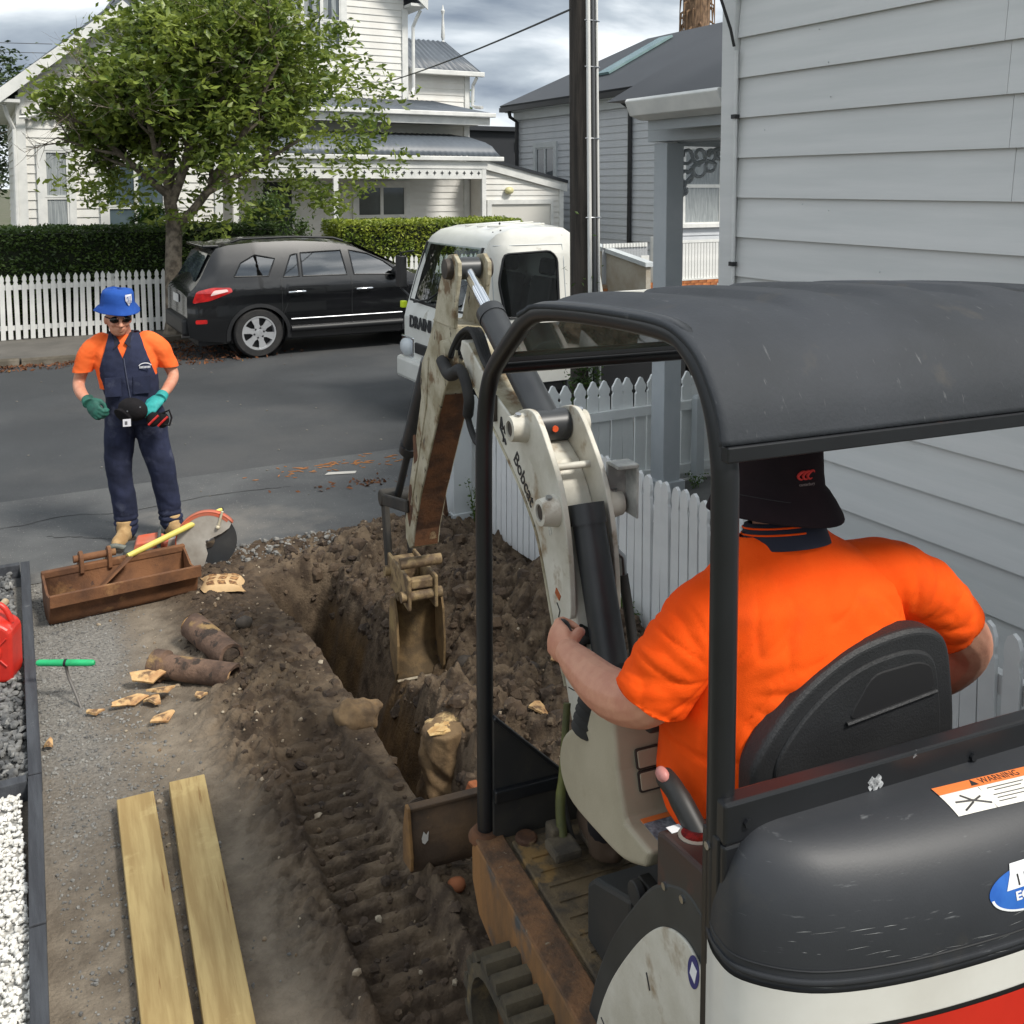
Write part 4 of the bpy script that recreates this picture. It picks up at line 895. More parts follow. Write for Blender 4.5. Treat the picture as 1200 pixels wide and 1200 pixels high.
def hw(x, z):
    w = interp([(0, .80), (.1, .86), (.4, .905), (1, .93), (2, .94), (3.5, .93), (4.2, .88), (4.55, .76), (4.72, .58)], x)
    if z > .98: w -= .30*(z-.98)+.10*(z-.98)**2
    w -= .05*max(0, .55-z)+.012*math.exp(-((z-.80)/.08)**2)
    if x < .5 and z > 1.0: w -= .12*(.5-x)*(z-1.0)
    return w
xs = sorted(set([0, .03, .08, .14]+list(np.arange(.2, 4.6, .06))+[4.6, 4.66, 4.72]+[.99-.42, .99+.42, 3.69-.42, 3.69+.42, .99-.4, .99+.4, 3.69-.4, 3.69+.4]))
wins = [[(.66, 1.2), (1.15, 1.19), (1.27, 1.44), (.98, 1.50), (.77, 1.39)], [(1.37, 1.17), (1.61, 1.17), (1.61, 1.50), (1.51, 1.48)], [(1.66, 1.17), (2.35, 1.165), (2.29, 1.53), (1.66, 1.51)], [(2.46, 1.165), (3.24, 1.135), (2.96, 1.35), (2.71, 1.47), (2.42, 1.53)]]
cbm = body_grid(xs, zl, zu, hw, 16).mesh('body'); window_holes(cbm, wins, .5); shade(cbm, 42)
obj('body', cbm, CARP, car, local=True)
ub = MB().box(.15, 4.5, -.78, .78, .22, .62); obj('underbody', ub, CARD, car, local=True)
for wx in (.99, 3.69):
    for sy in (-1, 1): wheel(car, (wx, sy*.80, .365), .365, .23, sy, .245)
    for sy in (-1, 1): obj('wheel_arch', MB().lathe([(.415, 0), (.415, .34)], (wx, -.86 if sy < 0 else .52, .36), (0, 1, 0), 28, caps=False), CARD, car, local=True)
    q = MB()
    a_ = [(wx+r*math.cos(t), .34+r*math.sin(t)*.98) for r in (.47,) for t in np.linspace(-.15, math.pi+.15, 20)]+[(wx+.415*math.cos(t), .34+.415*math.sin(t)*.98) for t in np.linspace(math.pi+.15, -.15, 20)]
    vs = [(x, -hw(x, z)-.012, z) for x, z in a_]; q.add(vs, [(i, i+1, 38-i, 39-i) for i in range(19)]); obj('arch_trim', q, CARD, car, local=True)
CGL = glass_mat('car_window', (.45, .5, .5, 1), .02, 3.2)
GLS = M('car_glass_dark', s(40, 46, 50), s(84, 94, 98), sc=2.2, rough=.04, spec=.8)
for w in wins:
    q_ = side_panel(w, hw, -.006); o = obj('window', q_, CGL, car, 60, local=True); q_.v = [(x, -y, z) for x, y, z in q_.v]; obj('window', q_, CGL, car, 60, local=True)
    wp_ = [Vector((x, -hw(x, z)-.001, z)) for x, z in w]; rim_ = []
    for i in range(len(wp_)): rim_ += [wp_[i].lerp(wp_[(i+1) % len(wp_)], q) for q in (0, .33, .67)]
    obj('window_seal', MB().tube(rim_+rim_[:1], .011, 5), CARD, o, 60, local=True)
SEATC = M('car_seat_grey', s(70, 70, 70), s(58, 58, 58), sc=5, rough=.85)
for x, y in ((2.15, -.36), (2.15, .36), (1.15, -.36), (1.15, .36)): obj('seat', seat_mesh(MB(), x, y, .62), SEATC, car, bevel=.04, local=True)
obj('cabin_floor', MB().box(.4, 3.3, -.78, .78, .56, .62), CARD, car, local=True); obj('dashboard', MB().box(2.95, 3.35, -.7, .7, .8, 1.1), CARD, car, bevel=.05, local=True)
obj('steering_wheel', MB().tube([(2.86+.07*math.sin(a), .36+.18*math.cos(a), 1.06+.17*math.sin(a)) for a in np.linspace(0, 6.283, 20)], .016, 6), CARD, car, 60, local=True)
for (a, b) in (((1.34, .42), (1.33, 1.14)), ((2.4, .3), (2.41, 1.14)), ((3.3, .62), (3.34, 1.08)), ((1.34, .6), (1.42, .78))):
    obj('door_gap', MB().tube([(a[0]+(b[0]-a[0])*t, -hw(a[0], a[1]+(b[1]-a[1])*t)-.001, a[1]+(b[1]-a[1])*t) for t in np.linspace(0, 1, 8)], .005, 5), CARD, car, local=True)
for x in (1.55, 2.6):
    h = obj('door_handle', MB().tube([(x-.12, -hw(x, .93)-.035, .945), (x, -hw(x, .93)-.045, .95), (x+.12, -hw(x, .93)-.035, .95)], .016, 8, round_caps=True), CHROME, car, 60, local=True)
    obj('handle_cup', MB().ball((x, -hw(x, .92)+.01, .925), (.09, .02, .04), 12), CARD, h, 180, local=True)
for z, t, m_ in ((.545, .012, M('dull_chrome', s(170, 172, 175), rough=.3, metal=1)), (.40, .05, CARD), (.41, .012, CHROME)):
    obj('side_moulding', MB().tube([(x, -hw(x, z)-.008, z) for x in np.linspace(1.46, 3.22, 12)], t, 8), m_, car, 60, local=True)
obj('roof_rail', MB().tube([(.66, -.66, 1.69), (.8, -.66, 1.735), (1.6, -.66, 1.75), (2.2, -.66, 1.72), (2.36, -.66, 1.67)], .018, 8), CARD, car, 60, local=True)
obj('spoiler', MB().box(.26, .5, -.62, .62, 1.61, 1.655), CARP, car, bevel=.015, local=True)
for sy in (-1, 1):
    tlp = [(.10, 1.0, -.80), (.09, .80, -.88), (.3, .86, -.905), (.62, .99, -.925), (.6, 1.06, -.905), (.32, 1.06, -.88)]
    P = [(.06, .84), (.30, .87), (.62, .99), (.6, 1.05), (.34, 1.06), (.12, 1.01)]
    if sy < 0:
        obj('tail_light', side_panel(rpoly(P, .04), hw, .012), M('tail_red', s(190, 24, 22), s(150, 10, 12), sc=14, rough=.15, coat=1), car, 60, local=True)
        obj('tail_light_lens', side_panel(rpoly([(.3, .94), (.56, 1.0), (.54, 1.03), (.36, 1.02)], .03), hw, .016), M('clear_lens', s(220, 190, 185), rough=.1), car, 60, local=True)
        obj('reflector', side_panel(rpoly([(.1, .545), (.26, .545), (.26, .605), (.1, .605)], .02), hw, .012), bpy.data.materials['tail_red'], car, local=True)
obj('rear_window', MB().add([(.15, -.68, 1.13), (.15, .68, 1.13), (.355, .6, 1.52), (.355, -.6, 1.52)], [(0, 1, 2, 3)]).xf(TR(-.012, 0, .01)), GLS, car, local=True)
obj('windscreen', MB().add([(3.33, -.66, 1.19), (3.33, .66, 1.19), (2.55, .56, 1.585), (2.55, -.56, 1.585)], [(0, 1, 2, 3)]).xf(TR(.02, 0, .045)), GLS, car, local=True)
obj('rear_bumper', MB().box(-.06, .12, -.74, .74, .36, .62), CARD, car, bevel=.05, local=True)
obj('number_plate', MB().box(-.02, -.01, -.2, .2, .8, .92), WHITE, car, local=True)
mr_ = obj('mirror', MB().ball((3.12, -1.02, 1.2), (.1, .11, .085), 12).tube([(3.12, -.86, 1.14), (3.12, -.96, 1.17)], .03, 6), CARD, car, 60, local=True)
obj('exhaust', MB().tube([(-.03, -.5, .34), (.15, -.5, .34)], .035, 10), STEEL, car, local=True)
obj('indicator_badge', MB().box(3.55, 3.63, -hw(3.58, .98)-.006, -hw(3.58, .98)+.004, .965, .985), CHROME, car, local=True)
# ---------------- white cab-over truck on the near side; local x: front -> rear, local -y = towards the site
TKZ = .97
tk = thing('light_truck', 'white cab-over tipper truck parked facing left behind the digging arm', 'truck', (4.33, 9.75, 0))
TW = M('truck_white_paint', s(222, 222, 216), s(210, 210, 203), sc=2, rough=.3, coat=.4, c3=s(170, 165, 150), sc3=5, lo3=.66, hi3=.74)
tzu = lambda x: interp([(-.04, 1.0), (.0, 1.12), (.03, 1.2), (.12, 1.5), (.24, 1.84), (.3, 1.93), (.4, 2.0), (.6, 2.045), (1.0, 2.065), (1.22, 2.05), (1.32, 1.98), (1.36, 1.9)], x)
tzl = lambda x: .42 if not .28 < x < 1.1 else .42+.0
def thw(x, z):
    w = .85 if x > .25 else .85-.09*(1-(x+.04)/.29)**2
    if z > 1.12: w -= .12*(z-1.12)
    if z > 1.86: w -= 1.1*(z-1.86)**2+.02
    return w
xs = [-.04, -.02, 0, .03, .08, .12, .18, .24, .3, .35, .4, .5, .6, .8, 1.0, 1.15, 1.22, 1.28, 1.32, 1.36]
twin = rpoly([(.43, 1.13), (1.08, 1.13), (1.09, 1.73), (1.01, 1.81), (.45, 1.79), (.37, 1.5)], .05, 3)
tbm = body_grid(xs, tzl, tzu, thw, 18, .03).mesh('cab'); window_holes(tbm, [twin], .5)
wpl_ = [(Vector((.06, 0, 1.21)), Vector((0, 0, -1))), (Vector((.2, 0, 1.84)), Vector((0, 0, 1))), (Vector((0, .62, 0)), Vector((0, 1, 0))), (Vector((0, -.62, 0)), Vector((0, -1, 0)))]
wreg = lambda c: c.x < .3 and 1.1 < c.z < 1.95
split(tbm, wpl_, wreg); cut(tbm, lambda c: wreg(c) and c.x < .27 and all((c-a).dot(n) < 0 for a, n in wpl_)); shade(tbm, 50)
obj('cab', tbm, TW, tk, local=True)
TGL = glass_mat('truck_glass', (.62, .68, .67, 1), .02, 1.8)
q_ = side_panel(twin, thw, -.006); tw_ = obj('window', q_, TGL, tk, 60, local=True); q_.v = [(x, -y, z) for x, y, z in q_.v]; obj('window', q_, TGL, tk, 60, local=True)
obj('window_seal', MB().tube([(x, -thw(x, z)-.001, z) for x, z in twin+twin[:1]], .014, 6), BLACK, tw_, 60, local=True)
obj('dashboard', MB().box(.1, .38, -.75, .75, .9, 1.16), CARD, tk, bevel=.05, local=True); obj('cabin_floor', MB().box(.05, 1.34, -.8, .8, .5, .56), CARD, tk, local=True)
obj('rear_panel', MB().box(1.28, 1.31, -.78, .78, .5, 1.35), CARD, tk, local=True)
obj('steering_wheel', MB().tube([(.5+.1*math.sin(a), .4+.2*math.cos(a), 1.22+.14*math.sin(a)) for a in np.linspace(0, 6.283, 20)], .018, 6), CARD, tk, 60, local=True)
# seat and wheel seen through the side window are dark shapes behind glass
def tseat(y):
    m = MB(); m.box(.62, 1.1, y-.24, y+.24, .8, .98); Mx = TR(1.1, y, .95) @ ROT('Y', 10); m.box(-.1, .06, -.24, .24, 0, .55, Mx); m.box(-.08, .02, -.13, .13, .57, .76, Mx); return m
for y in (-.42, .42): obj('seat', tseat(y), SEATC, tk, bevel=.04, local=True)
ws = MB(); P = []
for i in range(9):
    t = i/8; x = .055+.20*t; z = 1.19+.67*t; w = thw(x, z)-.05; P.append([(x-.015-.03*(1-(2*j/10-1)**2), -w+2*w*j/10, z) for j in range(11)])
ws.grid(P); obj('windscreen', ws, TGL, tk, 60, local=True)
obj('windscreen_seal', MB().tube([Vector(P[0][0]), Vector(P[0][5]), Vector(P[0][10])], .02, 6).tube([Vector(P[i][0]) for i in range(9)], .018, 6).tube([Vector(P[i][10]) for i in range(9)], .018, 6), BLACK, tk, 60, local=True)
obj('door_gap', MB().tube([(.3, -thw(.3, z)-.001, z) for z in np.linspace(.6, 1.9, 8)], .006, 5).tube([(1.17, -thw(1.1, z)-.001, z) for z in np.linspace(.6, 1.88, 8)], .006, 5).tube([(x, -thw(x, 1.88)-.002, 1.88) for x in np.linspace(.3, 1.17, 6)], .006, 5), LGREY, tk, local=True)
dh = obj('door_handle', MB().box(.94, 1.1, -.862, -.852, .93, 1.0), BLACK, tk, bevel=.012, local=True)
obj('cab_step', MB().box(.1, 1.2, -.83, .83, .3, .43), CARD, tk, bevel=.02, local=True)
# grille, lamps, bumper, lettering on the front
obj('bumper', MB().box(-.12, .06, -.84, .84, .3, .55), TW, tk, bevel=.04, local=True)
obj('grille', MB().box(-.065, -.03, -.42, .42, .62, .74), BLACK, tk, bevel=.01, local=True)
for sy in (-1, 1):
    hl = obj('headlight', MB().ball((-.06, sy*.66, .66), (.06, .15, .10), 14), M('lamp_glass', s(200, 205, 208), rough=.08), tk, 180, local=True)
    obj('bezel', MB().box(-.052, -.03, sy*.66-.17, sy*.66+.17, .53, .78), CHROME, hl, bevel=.02, local=True)
    obj('mirror', MB().box(-.02, .06, sy*1.0-.08, sy*1.0+.08, 1.32, 1.68).tube([(.1, sy*.8, 1.75), (.02, sy*1.0, 1.72), (.02, sy*1.0, 1.3), (.08, sy*.84, 1.2)], .014, 6), BLACK, tk, bevel=.02, local=True)
obj('wiper', MB().tube([(-.03, .5, 1.19), (-.03, .1, 1.25), (.02, -.2, 1.4)], .012, 5).tube([(-.03, -.1, 1.19), (-.03, -.3, 1.22), (.0, -.6, 1.3)], .012, 5), BLACK, tk, local=True)
text_on('lettering', 'DRAINLAYERS', .185, wm(tk) @ Vector((-.05, 0, .96)), (0, -1, 0), (.03, 0, 1), M('sign_black', s(40, 42, 46), rough=.5), tk, extrude=.004, bold=.006)
obj('indicator', MB().box(-.02, .05, .88, .95, 1.08, 1.16), M('hi_vis_yellow', s(206, 226, 40), rough=.5), tk, bevel=.01, local=True)
obj('roof_rivet', MB().ball((1.05, -.62, 2.04), .012, 6).ball((1.18, -.6, 2.03), .012, 6).ball((.5, -.6, 2.03), .012, 6).ball((.42, -.58, 2.01), .012, 6).ball((.7, -.2, 2.09), .014, 6), BLACK, tk, local=True)
obj('roof_rib', MB().tube([(.45, y, 2.045+.03*(1-(y/.75)**2)) for y in (-.4,)]+[(1.15, -.4, 2.085)], .012, 6).tube([(.45, -.15, 2.06), (1.15, -.15, 2.095)], .012, 6).tube([(.45, .15, 2.06), (1.15, .15, 2.095)], .012, 6), TW, tk, 180, local=True)
# chassis, tray and wheels
obj('chassis', MB().box(.3, 4.6, -.45, .45, .42, .62), CARD, tk, local=True)
obj('mudguard', MB().lathe([(.47, 0), (.47, .25)], (.68, -.85, .36), (0, 1, 0), 24, caps=False), CARD, tk, local=True)
for x in (.68, 3.3):
    for sy in (-1, 1): wheel(tk, (x, sy*.72, .36), .36, .2, sy, .2, mat=M('wheel_grey', s(150, 150, 148), rough=.5), steel=True)
obj('tray_deck', MB().box(1.45, 4.7, -.88, .88, .66, .74), CARD, tk, local=True)
obj('tray_side', MB().box(1.46, 4.7, -.9, -.86, .741, 1.12), TW, tk, bevel=.006, local=True)
obj('tray_side', MB().box(1.46, 4.7, .86, .9, .741, 1.12), TW, tk, bevel=.006, local=True)
obj('headboard', MB().prism([(1.4, .74), (1.72, .74), (1.66, 1.14), (1.5, 1.95), (1.4, 1.95)], (0, -.88, 0), (1, 0, 0), (0, 0, 1), (0, 1, 0), 1.76), TW, tk, bevel=.01, local=True)
obj('tailgate', MB().box(4.701, 4.75, -.88, .88, .7, 1.15), TW, tk, bevel=.006, local=True)
obj('side_box', MB().box(1.5, 2.8, -.84, -.5, .25, .655), CARD, tk, bevel=.02, local=True)
sq = [(1.66+.012*k, -.9015, .955+.0012*k+(.045 if k % 9 == 2 else .028)*math.sin(k*1.35)) for k in range(46)]
obj('script_lettering', MB().tube(sq, .005, 4), M('sign_gold', s(176, 172, 96), rough=.5), tk, local=True)
obj('bird_mark', MB().prism(rpoly([(2.3, .93), (2.36, .99), (2.5, 1.02), (2.6, 1.06), (2.72, 1.08), (2.66, 1.0), (2.58, .95), (2.48, .9), (2.36, .88)], .03), (0, -.901, 0), (1, 0, 0), (0, 0, 1), (0, -1, 0), .003), bpy.data.materials['sign_black'], tk, local=True)
# ================================================================== EXCAVATOR
# local axes: X to the machine's right, Y forward, Z up; origin under the rear left canopy post
MA = rad(6.2); EXO = (1.21, 1.391, 0)
ex = thing('excavator', 'white compact tracked excavator with dark canopy and engine cover, digging in the yard', 'excavator', EXO, -MA)
TUBEM = M('canopy_black', s(31, 33, 36), s(25, 26, 29), sc=3, rough=.38, c4=s(120, 122, 124), sc4=26, lo4=.74, hi4=.76, c3=s(74, 54, 46), sc3=7, lo3=.68, hi3=.74)
HOODM = M('engine_cover_grey', s(50, 52, 56), s(43, 45, 49), sc=2.5, rough=.5, spec=.45, c4=s(100, 102, 104), sc4=22, lo4=.66, hi4=.78, st4=(.7, .7, 7), c3=s(66, 63, 58), sc3=4, lo3=.58, hi3=.75, bump=.04, bsc=200, rough3=.6)
ROOFM = M('canopy_roof_grey', s(58, 61, 66), s(50, 53, 57), sc=2, rough=.72, spec=.3, c4=s(96, 98, 100), sc4=18, lo4=.66, hi4=.76, st4=(5, 1, 1), c3=s(72, 70, 67), sc3=5, lo3=.62, hi3=.75, bump=.15, bsc=90)
EXW = M('excavator_white', s(206, 203, 192), s(184, 180, 166), sc=5, rough=.5, c3=s(138, 118, 90), sc3=6, lo3=.57, hi3=.68, c4=s(52, 42, 36), sc4=24, lo4=.735, hi4=.75, bump=.12, bsc=60)
EXD = M('dirty_white', s(182, 175, 154), s(146, 137, 112), sc=7, lo=.4, hi=.6, rough=.7, c3=s(112, 90, 62), sc3=6, lo3=.54, hi3=.62, c4=s(52, 42, 35), sc4=20, lo4=.64, hi4=.68, st4=(1, 1, .5), bump=.3, bsc=40)
RUST = M('worn_rust', s(104, 68, 42), s(72, 48, 33), sc=9, lo=.4, hi=.6, rough=.85, c3=s(150, 128, 96), sc3=8, lo3=.64, hi3=.7, c4=s(44, 36, 32), sc4=20, lo4=.68, hi4=.74, bump=.35, bsc=60)
TANP = M('beige_plastic', s(168, 160, 140), s(156, 148, 128), sc=4, rough=.55, c3=s(146, 136, 114), sc3=6, lo3=.6, hi3=.72, bump=.1, bsc=150)
CYL = M('cylinder_black', s(42, 44, 47), s(52, 54, 56), sc=5, rough=.4, c4=s(92, 88, 80), sc4=14, lo4=.7, hi4=.78)
BLKD = M('dusty_black', s(34, 34, 34), s(56, 52, 46), sc=6, rough=.7, c3=s(84, 74, 60), sc3=7, lo3=.64, hi3=.72)
DECKM = M('muddy_deck', s(104, 88, 64), s(66, 58, 48), sc=10, lo=.4, hi=.6, rough=.9, c3=s(132, 104, 62), sc3=7, lo3=.6, hi3=.66, bump=.6, bsc=70)
def grimy_glass(name, tint, dirt, amt):
    m = glass_mat(name, tint, .03); t = m.node_tree; N = t.nodes; out = N['Material Output']; old = out.inputs[0].links[0].from_socket
    d = N.new('ShaderNodeBsdfDiffuse'); d.inputs[0].default_value = dirt; mxs = N.new('ShaderNodeMixShader'); n = N.new('ShaderNodeTexNoise'); n.inputs['Scale'].default_value = 9; n.inputs['Detail'].default_value = 8
    tcn = N.new('ShaderNodeTexCoord'); t.links.new(tcn.outputs['Object'], n.inputs['Vector']); mr = N.new('ShaderNodeMapRange'); mr.inputs[1].default_value = .3; mr.inputs[2].default_value = .75; mr.inputs[3].default_value = amt*.5; mr.inputs[4].default_value = amt*2
    t.links.new(n.outputs['Fac'], mr.inputs[0]); t.links.new(mr.outputs[0], mxs.inputs[0]); t.links.new(old, mxs.inputs[1]); t.links.new(d.outputs[0], mxs.inputs[2]); t.links.new(mxs.outputs[0], out.inputs[0]); return m
def EP(name, mb, mat, parent=None, smooth=None, bevel=0, seg=2): return obj(name, mb, mat, parent or ex, smooth, bevel, local=True, seg=seg)
UX, UY, UZ = (1, 0, 0), (0, 1, 0), (0, 0, 1)
def yz(poly, x0, x1, mb=None): return (mb or MB()).prism(poly, (x0, 0, 0), UY, UZ, UX, x1-x0)
def dens(pts, k=6):      # smooth a path by Catmull-Rom
    pts = [Vector(p) for p in pts]; out = []; n = len(pts)
    for i in range(n-1):
        p0, p1, p2, p3 = pts[max(i-1, 0)], pts[i], pts[i+1], pts[min(i+2, n-1)]
        for t in np.linspace(0, 1, k, endpoint=False):
            out.append(.5*((2*p1)+(p2-p0)*t+(2*p0-5*p1+4*p2-p3)*t*t+(3*p1-p0-3*p2+p3)*t**3))
    return out+[pts[-1]]
# ---- canopy hoops
hoop = [(0, -.002, 1.0), (0, -.001, 1.5), (0, .0, 1.88), (0, .008, 2.0), (0, .045, 2.105), (0, .115, 2.178), (0, .22, 2.207), (0, .55, 2.197), (0, .82, 2.172), (0, .93, 2.14), (0, 1.02, 2.085), (0, 1.17, 1.975), (0, 1.235, 1.9), (0, 1.272, 1.78), (0, 1.284, 1.6), (0, 1.28, 1.0), (0, 1.274, .42)]
for X in (0, 1.12): EP('canopy_hoop', MB().tube([p+Vector((X, 0, 0)) for p in dens(hoop)], .0265, 14), TUBEM, None, 60)
EP('rear_post_plate', MB().box(-.024, .03, -.03, .024, .62, 1.27), TUBEM, bevel=.004)
bp_ = EP('post_foot', MB().lathe([(.055, 0), (.055, .012), (.04, .03)], (0, 1.274, .43), UZ, 16), RUST, None, 40)
# ---- roof
ry = [(.955, 2.152), (.90, 2.172), (.84, 2.19), (.6, 2.212), (.35, 2.226), (.2, 2.228), (.12, 2.212), (.06, 2.18), (.015, 2.13), (-.015, 2.08), (-.03, 2.025)]
ry = [(p.y, p.z) for p in dens([(0, a, b) for a, b in ry], 4)]
xs = np.linspace(-.028, 1.148, 60); P = []
for x in xs:
    rib = .010*sm(.0, .12, np.array(x))*(1+.9*math.tanh(5*math.sin(2*math.pi*(x-.05)/.27)))+.014*math.sin(math.pi*np.clip((x+.03)/1.18, 0, 1))
    P.append([(x, y, z+float(rib)*sm(2.12, 2.2, np.array(z))*sm(.96, .86, np.array(y))*sm(.1, .3, np.array(y))) for y, z in ry])
rf_ = EP('roof', MB().grid(P), ROOFM, None, 180); q = rf_.modifiers.new('solid', 'SOLIDIFY'); q.thickness = .012; q.offset = -1
EP('roof_edge_bar', MB().box(-.02, 1.14, -.036, -.012, 1.993, 2.023), TUBEM, bevel=.003)
# ---- front screen strip
EP('screen_bar', MB().tube([(0, 1.19, 1.958), (1.12, 1.19, 1.958)], .02, 8).box(.0, 1.12, 1.18, 1.2, 1.955, 1.995), TUBEM, None, 50)
gp_ = MB().add([(.02, 1.17, 1.99), (1.10, 1.17, 1.99), (1.10, 1.0, 2.115), (.02, 1.0, 2.115)], [(0, 1, 2, 3)]); EP('windscreen', gp_, grimy_glass('tinted_glass', (.55, .72, .64, 1), s(150, 172, 160), .22))
EP('screen_seal', MB().tube([(.025, 1.172, 1.99), (.025, 1.0, 2.115)], .008, 6).tube([(1.095, 1.172, 1.99), (1.095, 1.0, 2.115)], .008, 6), BLACK)
# ---- rear rail and engine cover
rail = EP('rear_rail', MB().box(-.02, 1.15, -.045, -.005, 1.262, 1.345).box(-.02, .06, -.045, -.005, 1.02, 1.262), TUBEM, bevel=.006)
mk = MB()
for (cx, cz, r) in ((.330, 1.307, .010), (.346, 1.311, .008), (.338, 1.296, .009), (.352, 1.298, .007), (.326, 1.297, .006), (.343, 1.304, .005)): mk.prism([(cx+r*(1+.25*math.sin(3*t))*math.cos(t), cz+r*(1+.3*math.cos(4*t))*math.sin(t)) for t in np.linspace(0, 6.0, 9)], (0, -.0452, 0), UX, UZ, (0, -1, 0), .0012)
EP('worn_sticker', mk, M('worn_sticker', s(196, 198, 200), s(120, 122, 124), sc=120, rough=.6), rail)
plan = [(-.018, .01), (-.034, -.045), (-.02, -.108), (.077, -.18), (.234, -.223), (.45, -.247), (.66, -.253)]
plan = dens([(a, b, 0) for a, b in plan], 6); plan = [(p.x, p.y) for p in plan]; plan += [(1.32-a, b) for a, b in plan[-2::-1]]
RL = lambda u: (min(max(u, .12), 1.2), -.012)
ZB, ZH = 1.058, .232
def hood_at(a, b, ph, off=0):
    c, sn = max(math.cos(ph), 0)**.62, math.sin(ph)**.85; rx, ry_ = RL(a)
    return Vector((rx+(a-rx)*c, ry_+(b-ry_)*c, ZB+ZH*sn))
hd = MB().grid([[hood_at(a, b, ph) for ph in np.linspace(0, math.pi/2, 18)] for a, b in plan]); hd.grid([[(a, b, z) for z in (ZB, 1.03)] for a, b in plan])
hood = EP('engine_cover', hd, HOODM, None, 180)
EP('cover_lip', MB().tube([hood_at(a, b, .0)+Vector((0, 0, .012)) for a, b in plan], .006, 6), HOODM, hood, 60)
EP('cover_seam', MB().tube([hood_at(a, b, .10)+Vector((0, -.0008, 0)) for a, b in plan], .0018, 5), BLACK, hood, 60)
for X in (.03, .6, 1.1): EP('rail_bolt', MB().lathe([(.009, 0), (.009, .006)], (X, -.046, 1.30), (0, -1, 0), 6), TUBEM, rail)
def plan_y(u):
    for (a, b), (c, d) in zip(plan[:-1], plan[1:]):
        if a <= u <= c: return b+(d-b)*(u-a)/max(c-a, 1e-6)
    return -.25
def hood_uz(u, z, off=.0015):
    ph = math.asin(min(1, max(0, (z-ZB)/ZH))**(1/.85)); p = hood_at(u, plan_y(u), ph)
    e = hood_at(u, plan_y(u), min(ph+.02, 1.57))-hood_at(u, plan_y(u), max(ph-.02, 0)); n = Vector((1, 0, 0)).cross(e).normalized()
    if n.y > 0: n = -n
    return p+n*off
def hood_uy(u, y, off=.0015):
    ph = math.acos(min(1, max(0, (y+.012)/(plan_y(u)+.012)))**(1/.62)); p = hood_at(u, plan_y(u), ph)
    e = hood_at(u, plan_y(u), min(ph+.02, 1.57))-hood_at(u, plan_y(u), max(ph-.02, 0)); n = Vector((1, 0, 0)).cross(e).normalized()
    if n.y > 0: n = -n
    return p+n*off
def mesh_map(me, fn):
    for v in me.vertices: v.co = fn(v.co)
    me.update(); return me
# warning label lying on top of the cover
def lab(u, v): # u 0..1 along, v 0..1 from far (top) to near
    return (.445+.31*u+.004*v, -.086-.066*v-.018*u)
LBW, LBO, INK = M('label_white', s(226, 224, 216), rough=.5), M('label_orange', s(226, 122, 60), rough=.5), M('label_ink', s(40, 38, 38), rough=.6)
def lpatch(u0, u1, v0, v1, off, n=10): return MB().grid([[hood_uy(*lab(u0+(u1-u0)*i/n, v0+(v1-v0)*j/6), off) for j in range(7)] for i in range(n+1)])
wl = EP('warning_label', lpatch(0, 1, 0, 1, .0016, 16), LBW, hood, 180)
EP('label_band', lpatch(0, 1, 0, .3, .0024, 16), LBO, wl, 180)
def ltext(t, size, u, v, asp=.31, off=.003):
    me = text_mesh(t, size, 0, .0); return mesh_map(me, lambda c: hood_uy(*lab(u+c.x/asp, v-c.y/.07), off))
EP('label_text', ltext('\u25B2 WARNING', .021, .48, .15), INK, wl)
def lstroke(pts, w=.0022):
    m = MB()
    for a, b in zip(pts[:-1], pts[1:]): m.tube([hood_uy(*lab(*a), .002), hood_uy(*lab(*b), .002)], w, 4)
    return m
for v, u0, u1 in ((.42, .36, .66), (.52, .40, .62), (.66, .36, .67), (.76, .37, .64), (.86, .36, .5)): EP('label_text_line', lstroke([(u0, v), (u1, v)], .0011), INK, wl)
for grp in (([(.06, .62), (.2, .68), (.26, .6)], [(.13, .45), (.18, .66), (.3, .85)], [(.08, .9), (.18, .72)]), ([(.84, .42), (.88, .6), (.95, .42)], [(.88, .55), (.86, .75), (.83, .95)], [(.86, .75), (.93, .95)])):
    fg = MB()
    for st in grp: q = lstroke(st); fg.add(q.v, q.f)
    EP('label_pictogram', fg, INK, wl)
for u in (.31, .72): EP('label_line', lstroke([(u, .32), (u, 1)], .0007), INK, wl)
# oval hire sticker
STB, STW = M('sticker_blue', s(38, 92, 176), s(48, 104, 186), sc=30, rough=.4), M('sticker_white', s(228, 230, 232), rough=.4)
OC = (.545, 1.163)
def oval(rx, rz, off, dz=0):
    m = MB(); vs = [hood_uz(OC[0], OC[1]+dz, off)]
    for r in (.5, 1):
        for t in np.linspace(0, 2*math.pi, 40, endpoint=False): vs.append(hood_uz(OC[0]+rx*r*math.cos(t), OC[1]+dz+rz*r*math.sin(t), off))
    return m.add(vs, [(0, 1+i, 1+(i+1) % 40) for i in range(40)]+[(1+i, 41+i, 41+(i+1) % 40, 1+(i+1) % 40) for i in range(40)])
stk = EP('oval_sticker', oval(.102, .036, .0016), STB, hood)
ring = MB(); ring.grid([[hood_uz(OC[0]+rx*math.cos(t), OC[1]-.004+rz*math.sin(t), .0022) for rx, rz in ((.099, .034), (.093, .0305))] for t in np.linspace(math.pi*1.02, 2*math.pi*.98, 40)]); EP('sticker_ring', ring, STW, stk)
tp = MB().grid([[hood_uz(a+(b-a)*i/8, z, .0024) for i in range(9)] for a, b, z in ((.485, .605, 1.166), (.492, .612, 1.178), (.5, .62, 1.19), (.506, .63, 1.205))]); EP('sticker_emblem', tp, STW, stk)
me = text_mesh('EQUIP', .026, 0, .0009); EP('sticker_text', mesh_map(me, lambda c: hood_uz(.545+c.x*1.15, 1.153+c.y*.78, .0028)), STW, stk)
